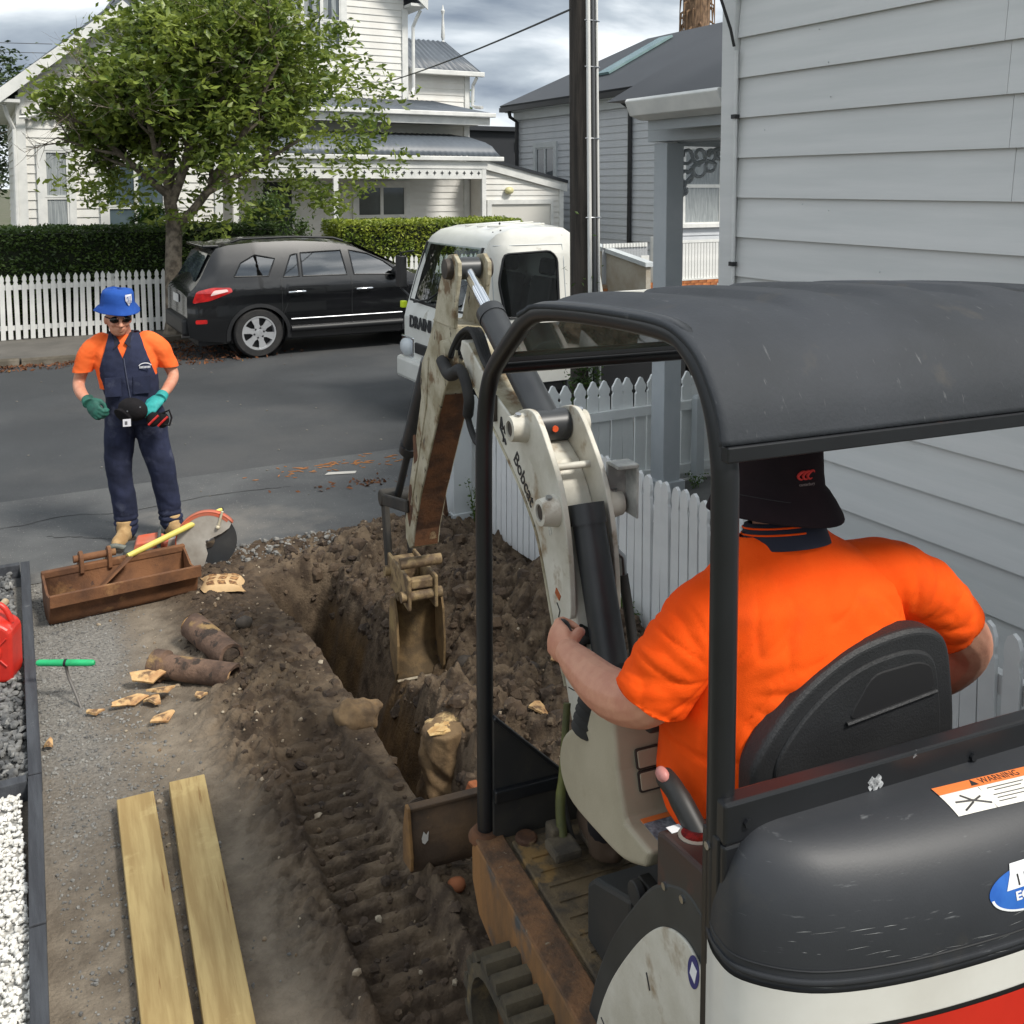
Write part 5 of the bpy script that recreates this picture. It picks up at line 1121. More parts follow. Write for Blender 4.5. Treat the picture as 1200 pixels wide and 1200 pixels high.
ln = MB()
for k in range(4): ln.grid([[hood_uz(.515+k*.018+w, z, .003) for w in (0, .004)] for z in (1.170, 1.188)])
EP('emblem_stroke', ln, INK, stk)
# scratches on the cover: pale scuffs
sc_ = MB(); rg = random.Random(3)
for k in range(46):
    u = rg.uniform(.03, .75); z = ZB+ZH*rg.uniform(.03, .6)**1.3; l = rg.uniform(.006, .05); w = rg.uniform(.0004, .0011); sl2 = rg.uniform(-.1, .12)
    sc_.grid([[hood_uz(u+l*i/4, z+sl2*l*i/4+ww, .0008) for ww in (0, w*(1-abs(i-2)/2.2))] for i in range(5)])
EP('scratches', sc_, M('scratch_pale', s(150, 152, 152), rough=.7), hood)
# ---- counterweight below
def band(z0, z1, off, i0=0, i1=None, n=6):
    pl = plan[i0:i1]; c = Vector((.66, .1)); r = []
    for a, b in pl:
        d = Vector((a-.66, (b-.1)*2.2)).normalized(); r.append([(a+d.x*off, b+d.y*off, z0+(z1-z0)*k/n) for k in range(n+1)])
    return MB().grid(r)
CWW = M('counterweight_white', s(220, 219, 212), s(208, 206, 198), sc=3, rough=.35, coat=.3, c4=s(44, 42, 40), sc4=16, lo4=.73, hi4=.75, c3=s(176, 170, 156), sc3=6, lo3=.66, hi3=.74)
cw = EP('counterweight', band(.5, 1.052, .004), CWW, None, 180)
EP('rub_strip', band(1.03, 1.056, .002), BLACK, None, 180)
EP('decal_outline', band(.55, .986, .0055, 19, -19), M('decal_black', s(28, 28, 30), rough=.4), cw, 180)
EP('red_decal', band(.56, .977, .0065, 20, -20), M('decal_red', s(204, 44, 30), s(190, 36, 26), sc=3, rough=.3, coat=.5, c4=s(226, 150, 130), sc4=12, lo4=.74, hi4=.78, st4=(1, 1, 6)), cw, 180)
EP('upper_body', MB().box(.03, 1.3, -.02, .2, .47, 1.0).box(.2, 1.2, -.1, .1, .6, 1.24), BLKD)
# ---- left side panel
def arc(pts, k=8): return [(p.y, p.z) for p in dens([(0, a, b) for a, b in pts], k)]
rim = arc([(.56, .40), (.502, .57), (.43, .72), (.338, .86), (.24, .985), (.127, 1.06), (.05, 1.055), (-.012, 1.0)])
rim_i = rim+[(-.012, .40)]
EP('side_panel_rim', yz(rim_i, -.004, .06), M('side_rim_grey', s(56, 58, 58), s(46, 48, 48), sc=4, rough=.5, c4=s(110, 112, 112), sc4=14, lo4=.76, hi4=.8), bevel=.012)
wp = arc([(.50, .40), (.478, .49), (.42, .62), (.336, .755), (.25, .87), (.174, .94), (.09, .965), (.012, .93)])+[(.012, .40)]
sp = EP('side_panel', yz(wp, -.010, -.003), EXW, bevel=.003)
el = [(.066+.02*math.cos(t)-.004*math.sin(t), .925+.036*math.sin(t)) for t in np.linspace(0, 6.28, 28, endpoint=False)]
so2 = EP('oval_sticker', yz(el, -.0115, -.0102), M('sticker_navy', s(44, 48, 110), rough=.4), sp)
EP('sticker_emblem', yz([(.078, .915), (.07, .945), (.052, .938), (.06, .905)], -.0122, -.0117), STW, so2)
ck = MB()
for pts in (((.42, .47), (.39, .525), (.34, .535), (.31, .55)), ((.42, .46), (.415, .44), (.40, .42)), ((.25, .78), (.235, .75)), ((.21, .60), (.2, .54)), ((.46, .5), (.43, .49))):
    for a, b in zip(pts[:-1], pts[1:]): ck.tube([(-.0105, *a), (-.0105, *b)], .0022, 4)
EP('paint_chip', ck, INK, sp)
EP('rear_corner_seam', MB().box(-.012, .02, -.035, -.012, .5, 1.0), BLACK)
# ---- gauge box and levers
gb = EP('gauge_box', MB().prism([(.0, .8), (.225, .8), (.23, 1.115), (.2, 1.128), (.03, 1.15), (.0, 1.14)], (-.002, 0, 0), UY, UZ, UX, .16), M('gauge_box_black', s(50, 48, 46), s(60, 44, 40), sc=5, rough=.5, c3=s(84, 46, 40), sc3=6, lo3=.6, hi3=.7), bevel=.008)
gn = Vector((0, .11, 1)).normalized()
EP('gauge_rim', MB().lathe([(.038, 0), (.04, .006), (.034, .009)], (.058, .165, 1.128), gn, 24), M('gauge_rim', s(120, 116, 108), rough=.4), gb, 40)
EP('gauge_face', MB().lathe([(.033, .0), (.033, .0088), (.001, .0092)], (.058, .165, 1.1285), gn, 24), M('gauge_red', s(96, 22, 22), s(60, 16, 18), sc=60, rough=.15), gb, 40)
EP('key_switch', MB().lathe([(.014, 0), (.014, .012), (.009, .016), (.004, .016)], (.085, .21, 1.124), gn, 14), STEEL, gb, 40)
EP('small_sticker', MB().prism([(-.016, -.012), (.016, -.012), (.016, .012), (-.016, .012)], (.03, .205, 1.1285), (1, 0, 0), (0, 1, -.1), gn, .001), STW, gb)
for c in ((-.002, .19, 1.02), (-.002, .12, 1.04), (-.024, .0, 1.24)): EP('bolt', MB().lathe([(.008, 0), (.008, .006)], c, (-1, 0, 0), 8), STEEL)
lv = EP('safety_lever', MB().tube(dens([(.08, .13, 1.08), (.07, .19, 1.13), (.06, .25, 1.175), (.058, .29, 1.185)], 4), [.026]*4+[.025]*4+[.023]*5, 12, round_caps=True), M('lever_black', s(26, 26, 27), s(36, 36, 35), sc=8, rough=.5), None, 60)
EP('lever_button', MB().ball((.045, .285, 1.2), (.014, .022, .016), 10), M('faded_pink', s(190, 128, 122), rough=.5), lv, 180)
# ---- beige control console with joystick
cp_ = arc([(.365, .925), (.47, .875), (.6, .855), (.75, .845), (.815, .875), (.837, .93), (.815, 1.0), (.75, 1.06), (.68, 1.09)], 4)+[(.65, 1.17), (.53, 1.2), (.505, 1.08), (.465, .975), (.345, .975)]
con = EP('console', yz(cp_, .05, .30), TANP, bevel=.022, seg=4)
bt = MB()
def rear_face(x, t): a, b = Vector((0, .527, 1.185)), Vector((0, .467, .98)); p = a.lerp(b, t); return Vector((x, p.y, p.z))
rn = Vector((0, -.98, .28)).normalized()
for i in range(2):
    for j in range(2):
        c = rear_face(.135+.072*i, .42+.24*j); d = (rear_face(0, 1)-rear_face(0, 0)).normalized()
        o_ = EP('button_pad', MB().prism(rpoly([(-.03, -.02), (.03, -.02), (.03, .02), (-.03, .02)], .006), c-rn*.002, UX, -d, rn, .008), TANP, con, bevel=.002)
        EP('button_outline', MB().prism(rpoly([(-.034, -.024), (.034, -.024), (.034, .024), (-.034, .024)], .007), c-rn*.002, UX, -d, rn, .006), BLKD, o_)
dl = EP('console_label', MB().box(.09, .2, .37, .44, .9752, .9768), M('label_grey', s(150, 156, 164), s(90, 94, 104), sc=70, rough=.5), con)
EP('label_band', MB().box(.09, .2, .441, .458, .9752, .977), LBO, dl)
bo = MB(); bc = Vector((.085, .70, 1.075))
prof = []
for k in range(5): prof += [(.052-.004*k, k*.024), (.058-.004*k, k*.024+.008), (.045-.004*k, k*.024+.02)]
bo.lathe(prof, bc, (0, -.12, 1), 20); bj = EP('joystick_boot', bo, RUBBER, None, 180)
EP('joystick', MB().tube(dens([(.085, .70, 1.17), (.075, .78, 1.2), (.07, .86, 1.285)], 5), [.014]*4+[.02]*4+[.024]*3, 12, round_caps=True), M('grip_black', s(26, 26, 26), rough=.5), None, 60)
EP('armrest', MB().box(.10, .19, .44, .66, 1.19, 1.225), M('armrest_black', s(40, 40, 40), rough=.7), bevel=.016, seg=4)
EP('console_bracket', MB().box(.07, .1, .37, .43, .7, .86).lathe([(.03, 0), (.03, .02)], (.06, .40, .84), (-1, 0, 0), 14), BLKD, None, 30, bevel=.003)
# ---- deck
dk = EP('deck_plate', MB().box(-.02, 1.32, -.05, 1.285, .36, .44), DECKM, bevel=.01)
EP('deck_beam', yz([(1.27, .44), (1.285, .40), (1.28, .3), (1.22, .22), (1.05, .19), (.45, .3), (.45, .445)], -.045, -.021), M('beam_rust', s(140, 100, 58), s(104, 78, 52), sc=6, stretch=(1, 1, .5), rough=.8, c3=s(70, 72, 72), sc3=5, lo3=.55, hi3=.65, bump=.3), bevel=.008)
EP('deck_edge', MB().box(-.044, .045, .42, 1.25, .441, .452), M('edge_mud', s(128, 92, 62), s(86, 66, 50), sc=16, rough=.95, bump=.7, bsc=80, c3=s(150, 140, 118), sc3=40, lo3=.64, hi3=.7), bevel=.004)
mt = EP('floor_mat', MB().box(.055, .62, .5, 1.19, .442, .458), DECKM, bevel=.004)
rb_ = MB()
for k in range(9): rb_.box(.08, .6, .56+k*.066, .575+k*.066, .456, .463)
EP('mat_rib', rb_, DECKM, mt)
EP('step_box', MB().prism([(.50, .46), (.74, .46), (.74, .62), (.70, .66), (.50, .74)], (.09, 0, 0), UY, UZ, UX, .2), M('step_black', s(40, 42, 42), s(52, 50, 48), sc=4, rough=.6), bevel=.012)
pd = EP('pedal', MB().box(.11, .2, .98, 1.07, .5, .53).box(.135, .175, 1.06, 1.12, .46, .55), M('pedal_dirt', s(92, 82, 66), s(60, 54, 46), sc=12, rough=.9, bump=.4), bevel=.01)
EP('pedal', MB().box(.23, .3, 1.0, 1.08, .5, .53), DECKM, bevel=.01)
EP('travel_lever', MB().tube(dens([(.17, 1.06, .52), (.18, 1.1, .6), (.22, 1.16, .72), (.25, 1.2, .86)], 4), [.016]*6+[.012]*7, 8), M('olive_grip', s(96, 98, 48), s(70, 72, 40), sc=10, rough=.7), None, 60)
EP('travel_lever', MB().tube(dens([(.21, 1.05, .47), (.21, 1.13, .56), (.24, 1.2, .62), (.3, 1.21, .8)], 4), .01, 8), BLKD, None, 60)
fg_ = EP('front_guard', MB().prism([(.012, .40), (.012, .84), (.26, .60), (.62, .60), (.62, .40)], (0, 1.235, 0), UX, UZ, UY, .012), BLKD, bevel=.003)
EP('guard_rail', MB().bar((.012, 1.23, .59), (.62, 1.23, .59), .03, .04).bar((.012, 1.236, .845), (.265, 1.236, .598), .026, .012), TUBEM, fg_, bevel=.004)
EP('floor_plug', MB().lathe([(.035, 0), (.035, .012), (.028, .018)], (.1, 1.18, .455), UZ, 16), RUST, None, 40)
# ---- seat
seat_poly = arc([(.17, 1.10), (.165, 1.22), (.175, 1.29), (.24, 1.372), (.33, 1.44), (.45, 1.49), (.6, 1.505), (.69, 1.468), (.718, 1.36), (.728, 1.24), (.72, 1.10)], 6)
SEATM = M('seat_black', s(31, 32, 34), s(39, 40, 42), sc=5, rough=.55, bump=.25, bsc=200, c3=s(70, 66, 60), sc3=8, lo3=.66, hi3=.74)
sb = EP('seat_back', MB().prism(seat_poly, (0, .12, 0), UX, UZ, UY, .06), SEATM, bevel=.022, seg=4)
def inset(pts, cx, cz, k): return [(cx+(a-cx)*k, cz+(b-cz)*k) for a, b in pts]
EP('seat_shell', MB().prism(inset(seat_poly, .45, 1.27, .82), (0, .112, 0), UX, UZ, UY, .02), SEATM, sb, bevel=.006)
slot = rpoly([(.40, 1.335), (.655, 1.36), (.64, 1.42), (.60, 1.435), (.47, 1.43)], .03)
EP('handle_recess', MB().prism(slot, (0, .1095, 0), UX, UZ, UY, .01), M('seat_recess', s(26, 26, 28), rough=.6), sb, bevel=.003)
EP('handle_lip', MB().tube([(.40, .108, 1.332), (.655, .108, 1.357)], .005, 6), SEATM, sb)
EP('seat_cushion', MB().box(.17, .72, .18, .66, 1.0, 1.09), SEATM, bevel=.03, seg=3)
# ---- boom
boom_poly = [(2.58, 1.77), (2.50, 1.70), (2.193, 1.524), (1.954, 1.389), (1.80, 1.285), (1.70, 1.18), (1.571, .928), (1.47, .755), (1.40, .60), (1.36, .42), (1.22, .42), (1.27, .62), (1.33, .85), (1.40, 1.05), (1.46, 1.2), (1.531, 1.31), (1.604, 1.42), (1.68, 1.50), (1.77, 1.545), (1.981, 1.602), (2.193, 1.668), (2.48, 1.815), (2.56, 1.82)]
boom = EP('boom', yz(boom_poly, .375, .525), EXW, bevel=.006)
EP('boom_top_plate', MB().grid([[(x, a, b+.004) for x in (.38, .52)] for a, b in ((1.99, 1.604), (2.193, 1.668), (2.48, 1.815))]), EXD, boom)
ear = [(1.95, 1.60), (1.88, 1.64), (1.80, 1.672), (1.718, 1.68), (1.66, 1.65), (1.60, 1.595), (1.50, 1.485), (1.44, 1.36), (1.405, 1.22), (1.39, 1.05), (1.42, 1.05), (1.46, 1.18), (1.531, 1.29), (1.62, 1.40), (1.72, 1.48), (1.85, 1.53)]
ear = arc(ear+[ear[0]], 4)[:-1]
for xa, xb in ((.352, .374), (.526, .546)): EP('boom_bracket', yz(ear, xa, xb), EXW, boom, bevel=.004)
PINM = M('pin_dark', s(66, 58, 50), s(44, 38, 34), sc=20, rough=.6)
for a, b in ((1.79, 1.605), (1.515, 1.375)):
    for x, dx in ((.352, -1), (.546, 1)):
        q = EP('pin_boss', MB().lathe([(.056, 0), (.05, .035), (.046, .06), (.03, .062), (.03, .05)], (x, a, b), (dx, 0, 0), 22), EXW, boom, 40)
        EP('pin', MB().lathe([(.029, .04), (.027, .056), (.002, .057)], (x, a, b), (dx, 0, 0), 16), PINM, q, 40)
        EP('grease_bolt', MB().lathe([(.012, 0), (.012, .012)], (x+dx*.03, a-.01, b+.046), (0, -.3, 1), 8), STEEL, q)
EP('cross_rod', MB().tube([(.374, 1.60, 1.50), (.526, 1.60, 1.50)], .013, 10), EXW, boom, 40)
EP('weld_strip', MB().tube(dens([(.372, 1.96, 1.60), (.372, 1.75, 1.51), (.372, 1.6, 1.38), (.372, 1.5, 1.22), (.372, 1.43, 1.05)], 4), .008, 6), EXD, boom, 60)
EP('weld_strip', MB().tube(dens([(.373, 2.5, 1.705), (.373, 2.193, 1.53), (.373, 1.954, 1.395), (.373, 1.80, 1.29), (.373, 1.70, 1.185), (.373, 1.571, .93), (.373, 1.47, .76)], 4), .006, 6), EXD, boom, 60)
EM = wm(ex)
d1 = (EM.to_3x3() @ Vector((0, -.40, -.33))).normalized(); d2 = (EM.to_3x3() @ Vector((0, -.33, .40))).normalized()
text_on('boom_lettering', 'Bobcat', .080, EM @ Vector((.3735, 1.85, 1.39)), d1, d2, INK, boom, extrude=.0008, bold=.0009)
# animal-head mark: angular strokes
am = MB()
for pts in (((2.075, 1.60), (2.06, 1.555), (2.03, 1.575), (2.04, 1.545), (2.0, 1.545)), ((2.075, 1.60), (2.085, 1.555), (2.05, 1.525), (2.055, 1.505)), ((2.04, 1.52), (2.025, 1.5))):
    for a, b in zip(pts[:-1], pts[1:]): am.tube([(.374, a[0], a[1]-.02), (.374, b[0], b[1]-.02)], .0055, 5)
EP('head_mark', am, INK, boom)
dg = [(1.665, 1.345), (1.64, 1.30), (1.61, 1.25), (1.59, 1.262), (1.615, 1.315), (1.645, 1.36)]
EP('faded_decal', yz(dg, .3738, .3752), M('faded_decal', s(150, 150, 142), s(196, 193, 182), sc=90, rough=.6), boom)
EP('orange_tag', yz([(1.56, 1.06), (1.525, 1.045), (1.515, 1.065), (1.55, 1.082)], .372, .3755), M('orange_tag', s(176, 92, 44), s(140, 66, 34), sc=60, rough=.6), boom)
bl = MB()
for k in range(7): bl.bar((.3742, 1.52-.012*k, .985-.028*k-.05), (.3742, 1.475-.012*k, .995-.028*k-.05), .002, .004, (1, 0, 0))
bl.tube([(.3742, 1.545, 1.03), (.3742, 1.52, 1.01), (.3742, 1.53, .985), (.3742, 1.50, .97)], .0028, 4); EP('scale_marks', bl, INK, boom)
# arm cylinder on top of the boom
pA, pR, pE = Vector((.45, 1.79, 1.605)), Vector((.45, 2.385, 1.95)), Vector((.45, 2.70, 2.125))
ac = EP('arm_cylinder', MB().tube([pA, pR], .058, 22).lathe([(.062, 0), (.062, .05)], pR-(pR-pA).normalized()*.03, pR-pA, 22).lathe([(.06, -.07), (.06, .07)], pA, UX, 20), CYL, None, 40)
EP('rod', MB().tube([pR, pE], .027, 18), CHROME, ac, 60)
EP('rod_eye', MB().lathe([(.052, -.055), (.052, .055)], pE, UX, 22), CYL, ac, 40)
EP('rod_eye_seal', MB().lathe([(.012, -.003), (.012, .005)], pA+Vector((0, -.06, -.0)), (0, -1, 0), 10), M('orange_seal', s(214, 84, 40), rough=.5), ac)
# lift cylinder
pB, pF = Vector((.45, 1.475, 1.40)), Vector((.45, 1.18, .66))
lc = EP('lift_cylinder', MB().tube([pB, pF], .058, 24).lathe([(.064, 0), (.064, .07)], pB+Vector((0, 0, -.0)), pF-pB, 24), CYL, None, 40)
EP('port_block', MB().box(.50, .56, 1.43, 1.47, 1.2, 1.25).tube([(.55, 1.45, 1.23), (.58, 1.45, 1.2), (.58, 1.44, 1.13)], .016, 8), STEEL, lc, 40, bevel=.004)
EP('hose', MB().tube(dens([(.58, 1.44, 1.14), (.59, 1.41, 1.0), (.58, 1.35, .86), (.54, 1.28, .74), (.5, 1.2, .6)], 5), .018, 10), RUBBER, lc, 60)
EP('hose', MB().tube(dens([(.40, 1.36, 1.0), (.385, 1.37, .97), (.375, 1.36, .93), (.38, 1.32, .84), (.39, 1.26, .7), (.40, 1.2, .5)], 5), [.034]*6+[.022]*20, 10), RUBBER, lc, 60)
# valve hoses on top of boom beside arm
hs = MB()
for k in range(4):
    hs.tube(dens([(.375+.012*k, 2.72-.02*k, 1.72), (.385+.015*k, 2.62, 1.83-.01*k), (.40+.012*k, 2.5, 1.87), (.40+.01*k, 2.36, 1.77), (.395, 2.2, 1.70)], 4), .013, 8)
EP('hose', hs, RUBBER, boom, 60)
# side hose bundle down the boom's left flank
EP('hose_clamp', MB().box(.35, .376, 2.12, 2.16, 1.55, 1.66), PINM, boom, bevel=.006)
EP('hose', MB().tube(dens([(.345, 2.74, 1.70), (.335, 2.60, 1.66), (.34, 2.46, 1.70), (.345, 2.38, 1.6), (.35, 2.40, 1.5), (.355, 2.30, 1.42), (.362, 2.18, 1.48)], 5), [.03]*10+[.024]*10+[.014]*11, 10), RUBBER, boom, 60)
# work lamp on the right flank of the boom
lb = EP('lamp_guard', MB().box(.548, .63, 1.50, 1.515, 1.34, 1.53).box(.548, .63, 1.42, 1.50, 1.52, 1.535).box(.62, .63, 1.42, 1.515, 1.34, 1.52), M('guard_grey', s(130, 132, 130), s(196, 196, 190), sc=5, rough=.5), boom, bevel=.004)
# ---- arm
ARM = wm(ex)
arm_poly = [(2.66, 1.86), (2.98, 1.86), (3.10, 1.70), (3.185, 1.615), (3.215, 1.52), (3.20, 1.44), (3.31, 1.18), (3.427, .917), (3.51, .70), (3.50, .60), (3.43, .565), (3.37, .60), (3.34, .70), (3.22, .93), (3.0, 1.28), (2.84, 1.52), (2.66, 1.70)]
arm = EP('arm', yz(arm_poly, .382, .528), EXD, bevel=.006)
ears = [(2.60, 2.16), (2.66, 2.195), (2.74, 2.185), (2.79, 2.14), (2.87, 2.04), (2.95, 1.87), (2.98, 1.855), (2.66, 1.855), (2.645, 1.98), (2.60, 2.10)]
for xa, xb in ((.374, .394), (.516, .536)): EP('arm_ear', yz(ears, xa, xb), EXD, arm, bevel=.004)
for x, dx in ((.374, -1), (.536, 1)):
    q = EP('pin_boss', MB().lathe([(.05, 0), (.046, .03), (.02, .034)], (x, 2.70, 2.125), (dx, 0, 0), 18), PINM, arm, 40)
    EP('pin_boss', MB().lathe([(.055, 0), (.05, .03), (.02, .034)], (x+.006*-dx, 2.76, 1.74), (dx, 0, 0), 18), EXD, arm, 40)
wpl = []
for a, b in ((2.66, 1.70), (2.84, 1.52), (3.0, 1.28), (3.22, .93), (3.34, .70), (3.37, .60)): wpl.append((a, b))
wm_ = MB().grid([[(x, a-.003, b-.003) for x in (.39, .52)] for a, b in wpl[1:]]); EP('wear_face', wm_, RUST, arm)
EP('weld_strip', MB().tube([(.380, 3.06, 1.66), (.380, 3.1, 1.42), (.380, 3.38, .82)], .005, 6), EXD, arm, 60)
EP('rust_patch', yz(rpoly([(3.30, 1.22), (3.35, 1.2), (3.33, 1.05), (3.26, 1.1)], .02), .3805, .3825), RUST, arm)
EP('rust_patch', yz(rpoly([(3.38, .93), (3.42, .92), (3.46, .74), (3.42, .68), (3.36, .80)], .02), .3805, .3825), RUST, arm)
# bucket cylinder and linkage
c0, c1, c2 = Vector((.455, 3.27, 1.60)), Vector((.455, 3.66, 1.06)), Vector((.455, 3.93, .68))
bc_ = EP('bucket_cylinder', MB().tube([c0, c1], .05, 18).lathe([(.056, -.02), (.056, .04)], c1, c1-c0, 18), CYL, None, 40)
EP('rod', MB().tube([c1, c2], .022, 14), CYL, bc_, 60)
lk = EP('link', MB().bar((.37, 3.42, .80), (.37, 3.96, .68), .02, .07).bar((.54, 3.42, .80), (.54, 3.96, .68), .02, .07), BLKD, None, bevel=.01)
EP('link', MB().bar((.385, 3.95, .70), (.385, 3.86, .30), .035, .075, (0, 1, 0)).bar((.525, 3.95, .70), (.525, 3.86, .30), .035, .075, (0, 1, 0)).lathe([(.05, -.1), (.05, .1)], (.455, 3.95, .69), UX, 16), BLKD, None, 40, bevel=.01)
CPL = M('coupler_worn', s(150, 128, 92), s(96, 78, 58), sc=14, lo=.42, hi=.58, rough=.7, bump=.4, bsc=50)
cpl = EP('quick_coupler', MB().box(.37, .39, 3.42, 3.86, .22, .40).box(.52, .54, 3.42, 3.86, .22, .40).box(.39, .52, 3.44, 3.5, .33, .38).box(.39, .52, 3.52, 3.6, .26, .31).box(.39, .52, 3.7, 3.84, .24, .38), CPL, bevel=.008)
for c in ((.455, 3.47, .47), (.455, 3.46, .29), (.455, 3.8, .31)): EP('coupler_pin', MB().lathe([(.03, -.115), (.03, .115)], c, UX, 16), CPL, cpl, 40)
# digging bucket
BM = Matrix.Translation((.0, .0, .0))
shell = arc([(3.57, .245), (3.63, .22), (3.665, .14), (3.67, .03), (3.65, -.09), (3.61, -.15), (3.55, -.215)], 5)
BUCM = M('bucket_mud', s(130, 106, 72), s(90, 74, 52), sc=7, lo=.4, hi=.6, rough=.85, c3=s(148, 126, 84), sc3=5, lo3=.56, hi3=.66, bump=.4, bsc=50)
bk = EP('bucket', MB().grid([[(x, a, b) for x in (.34, .60)] for a, b in shell]), BUCM, None, 60); q = bk.modifiers.new('solid', 'SOLIDIFY'); q.thickness = .014; q.offset = 0
for x in (.33, .596):
    EP('bucket_side', yz(shell+[(3.515, -.16), (3.50, .0), (3.525, .16)], x, x+.012), BUCM, bk)
EP('bucket_lip', MB().bar((.47, 3.585, -.185), (.47, 3.54, -.225), .262, .014), M('polished_edge', s(170, 158, 134), s(110, 92, 64), sc=14, rough=.5), bk, bevel=.004)
EP('bucket_top_bar', MB().box(.345, .595, 3.54, 3.60, .236, .262), BUCM, bk, bevel=.004)
# ---- swing post, undercarriage
EP('swing_post', MB().lathe([(.1, 0), (.1, .3)], (.45, 1.33, .25), UZ, 18).box(.36, .54, 1.1, 1.4, .3, .46), BLKD, None, 40, bevel=.01)
EP('swing_post', MB().lathe([(.34, 0), (.34, .12)], (.62, .4, .28), UZ, 30), BLKD, None, 40)
UND = M('undercarriage_mud', s(120, 84, 48), s(84, 64, 44), sc=7, rough=.9, bump=.4)
EP('chassis', MB().box(.1, 1.14, -.1, .95, .16, .3), UND, bevel=.02)
TRK = M('track_rubber', s(84, 76, 60), s(56, 52, 44), sc=9, lo=.4, hi=.6, rough=.95, bump=.5, bsc=50, c3=s(112, 98, 70), sc3=6, lo3=.58, hi3=.68)
loop = []
for t in np.linspace(-90, 90, 12): loop.append((.86+.175*math.cos(rad(t)), .155+.175*math.sin(rad(t))))
for t in np.linspace(90, 270, 12): loop.append((-.50+.175*math.cos(rad(t)), .155+.175*math.sin(rad(t))))
gm_ = MB().bar((0, 0, 0), (0, .001, 0), .01, .01)
for X in (-.15, 1.13):
    tr_ = EP('track', MB(), TRK) if False else None
    m = MB(); n = len(loop)
    def off(i, d):
        p = Vector(loop[i % n]); a = Vector(loop[(i+1) % n])-Vector(loop[i-1]); nn = Vector((a.y, -a.x)).normalized(); return p+nn*d
    ring_ = []
    for i in range(n):
        o1, o2 = off(i, .0), off(i, -.035); ring_.append([(X, *o1), (X+.25, *o1), (X+.25, *o2), (X, *o2), (X, *o1)])
    ring_.append(ring_[0]); m.grid(ring_)
    tr_ = EP('track', m, TRK, None, 30)
    # grouser bars, every one a piece
    peri = []; tot = 0
    for i in range(n): peri.append((Vector(loop[i]), Vector(loop[(i+1) % n]))); tot += (peri[-1][1]-peri[-1][0]).length
    gme = MB().prism([(-.028, 0), (.028, 0), (.018, .026), (-.018, .026)], (-.125, 0, 0), (0, 1, 0), (0, 0, 1), (1, 0, 0), .25).mesh('grouser'); gme.materials.append(TRK)
    step = tot/52; d = 0; acc = 0; i = 0
    for k in range(52):
        want = k*step
        while acc+(peri[i][1]-peri[i][0]).length < want: acc += (peri[i][1]-peri[i][0]).length; i += 1
        a, b = peri[i]; u = (b-a).normalized(); p = a+u*(want-acc); o_ = piece('grouser', gme, tr_, (X+.125, p.x, p.y), (math.atan2(u.y, u.x)+math.pi, 0, 0))
    EP('track_frame', yz([(.8, .07), (.8, .24), (-.45, .24), (-.45, .07)], X+.05, X+.2), UND, bevel=.02)
    w_ = EP('idler', MB().lathe([(.135, -.05), (.135, .05), (.1, .07), (.05, .08)], (X+.125, .86, .155), UX, 24), UND, None, 40)
# dozer blade
bd = arc([(1.69, .06), (1.668, .11), (1.67, .2), (1.70, .29)], 4)
BLD = M('blade_worn', s(104, 82, 60), s(74, 60, 48), sc=6, rough=.8, c3=s(140, 110, 70), sc3=5, lo3=.6, hi3=.68, bump=.3)
bl_ = EP('dozer_blade', yz(bd+[(a+.014, b) for a, b in bd[::-1]], -.13, 1.42), BLD, bevel=.003)
EP('blade_end', yz([(1.645, .1), (1.74, .08), (1.745, .2), (1.71, .31), (1.68, .31), (1.64, .15)], -.142, -.13), M('blade_end_rust', s(150, 112, 64), s(110, 82, 52), sc=9, rough=.8), bl_, bevel=.003)
EP('blade_top_lip', MB().box(-.13, 1.42, 1.685, 1.722, .29, .302), BLD, bl_, bevel=.003)
EP('blade_scuff', MB().prism([(-.095, .2), (-.088, .225), (-.078, .21), (-.07, .222), (-.072, .19), (-.084, .178), (-.093, .185)], (0, 1.662, 0), UX, UZ, (0, -1, 0), .002), M('pale_scuff', s(206, 202, 194), rough=.6), bl_)
for X in (.35, .85): EP('blade_arm', MB().bar((X, .8, .22), (X, 1.68, .16), .07, .09), UND, bl_, bevel=.01)
# ================================================================== PEOPLE
def loft(mb, rings, n=20):
    """rings: (cx, cy, cz, rx, ry[, power]) horizontal sections from bottom to top, closed"""
    vs = []
    for r in rings:
        cx, cy, cz, a, b = r[:5]; pw = r[5] if len(r) > 5 else 1.
        for j in range(n):
            t = 2*math.pi*j/n; c, s_ = math.cos(t), math.sin(t); vs.append((cx+a*math.copysign(abs(c)**pw, c), cy+b*math.copysign(abs(s_)**pw, s_), cz))
    k = len(rings); fs = [(i*n+j, i*n+(j+1) % n, (i+1)*n+(j+1) % n, (i+1)*n+j) for i in range(k-1) for j in range(n)]
    return mb.add(vs, fs+[tuple(range(n))[::-1], tuple(range((k-1)*n, k*n))])
def limb_(mb, pts, rs, n=14): return mb.tube([Vector(p) for p in pts], list(rs), n, round_caps=True)
def sweep(mb, pts, rs, k=5, n=14):
    P = dens(pts, k); R = [p.x for p in dens([(r, 0, 0) for r in rs], k)]; return limb_(mb, P, R, n)
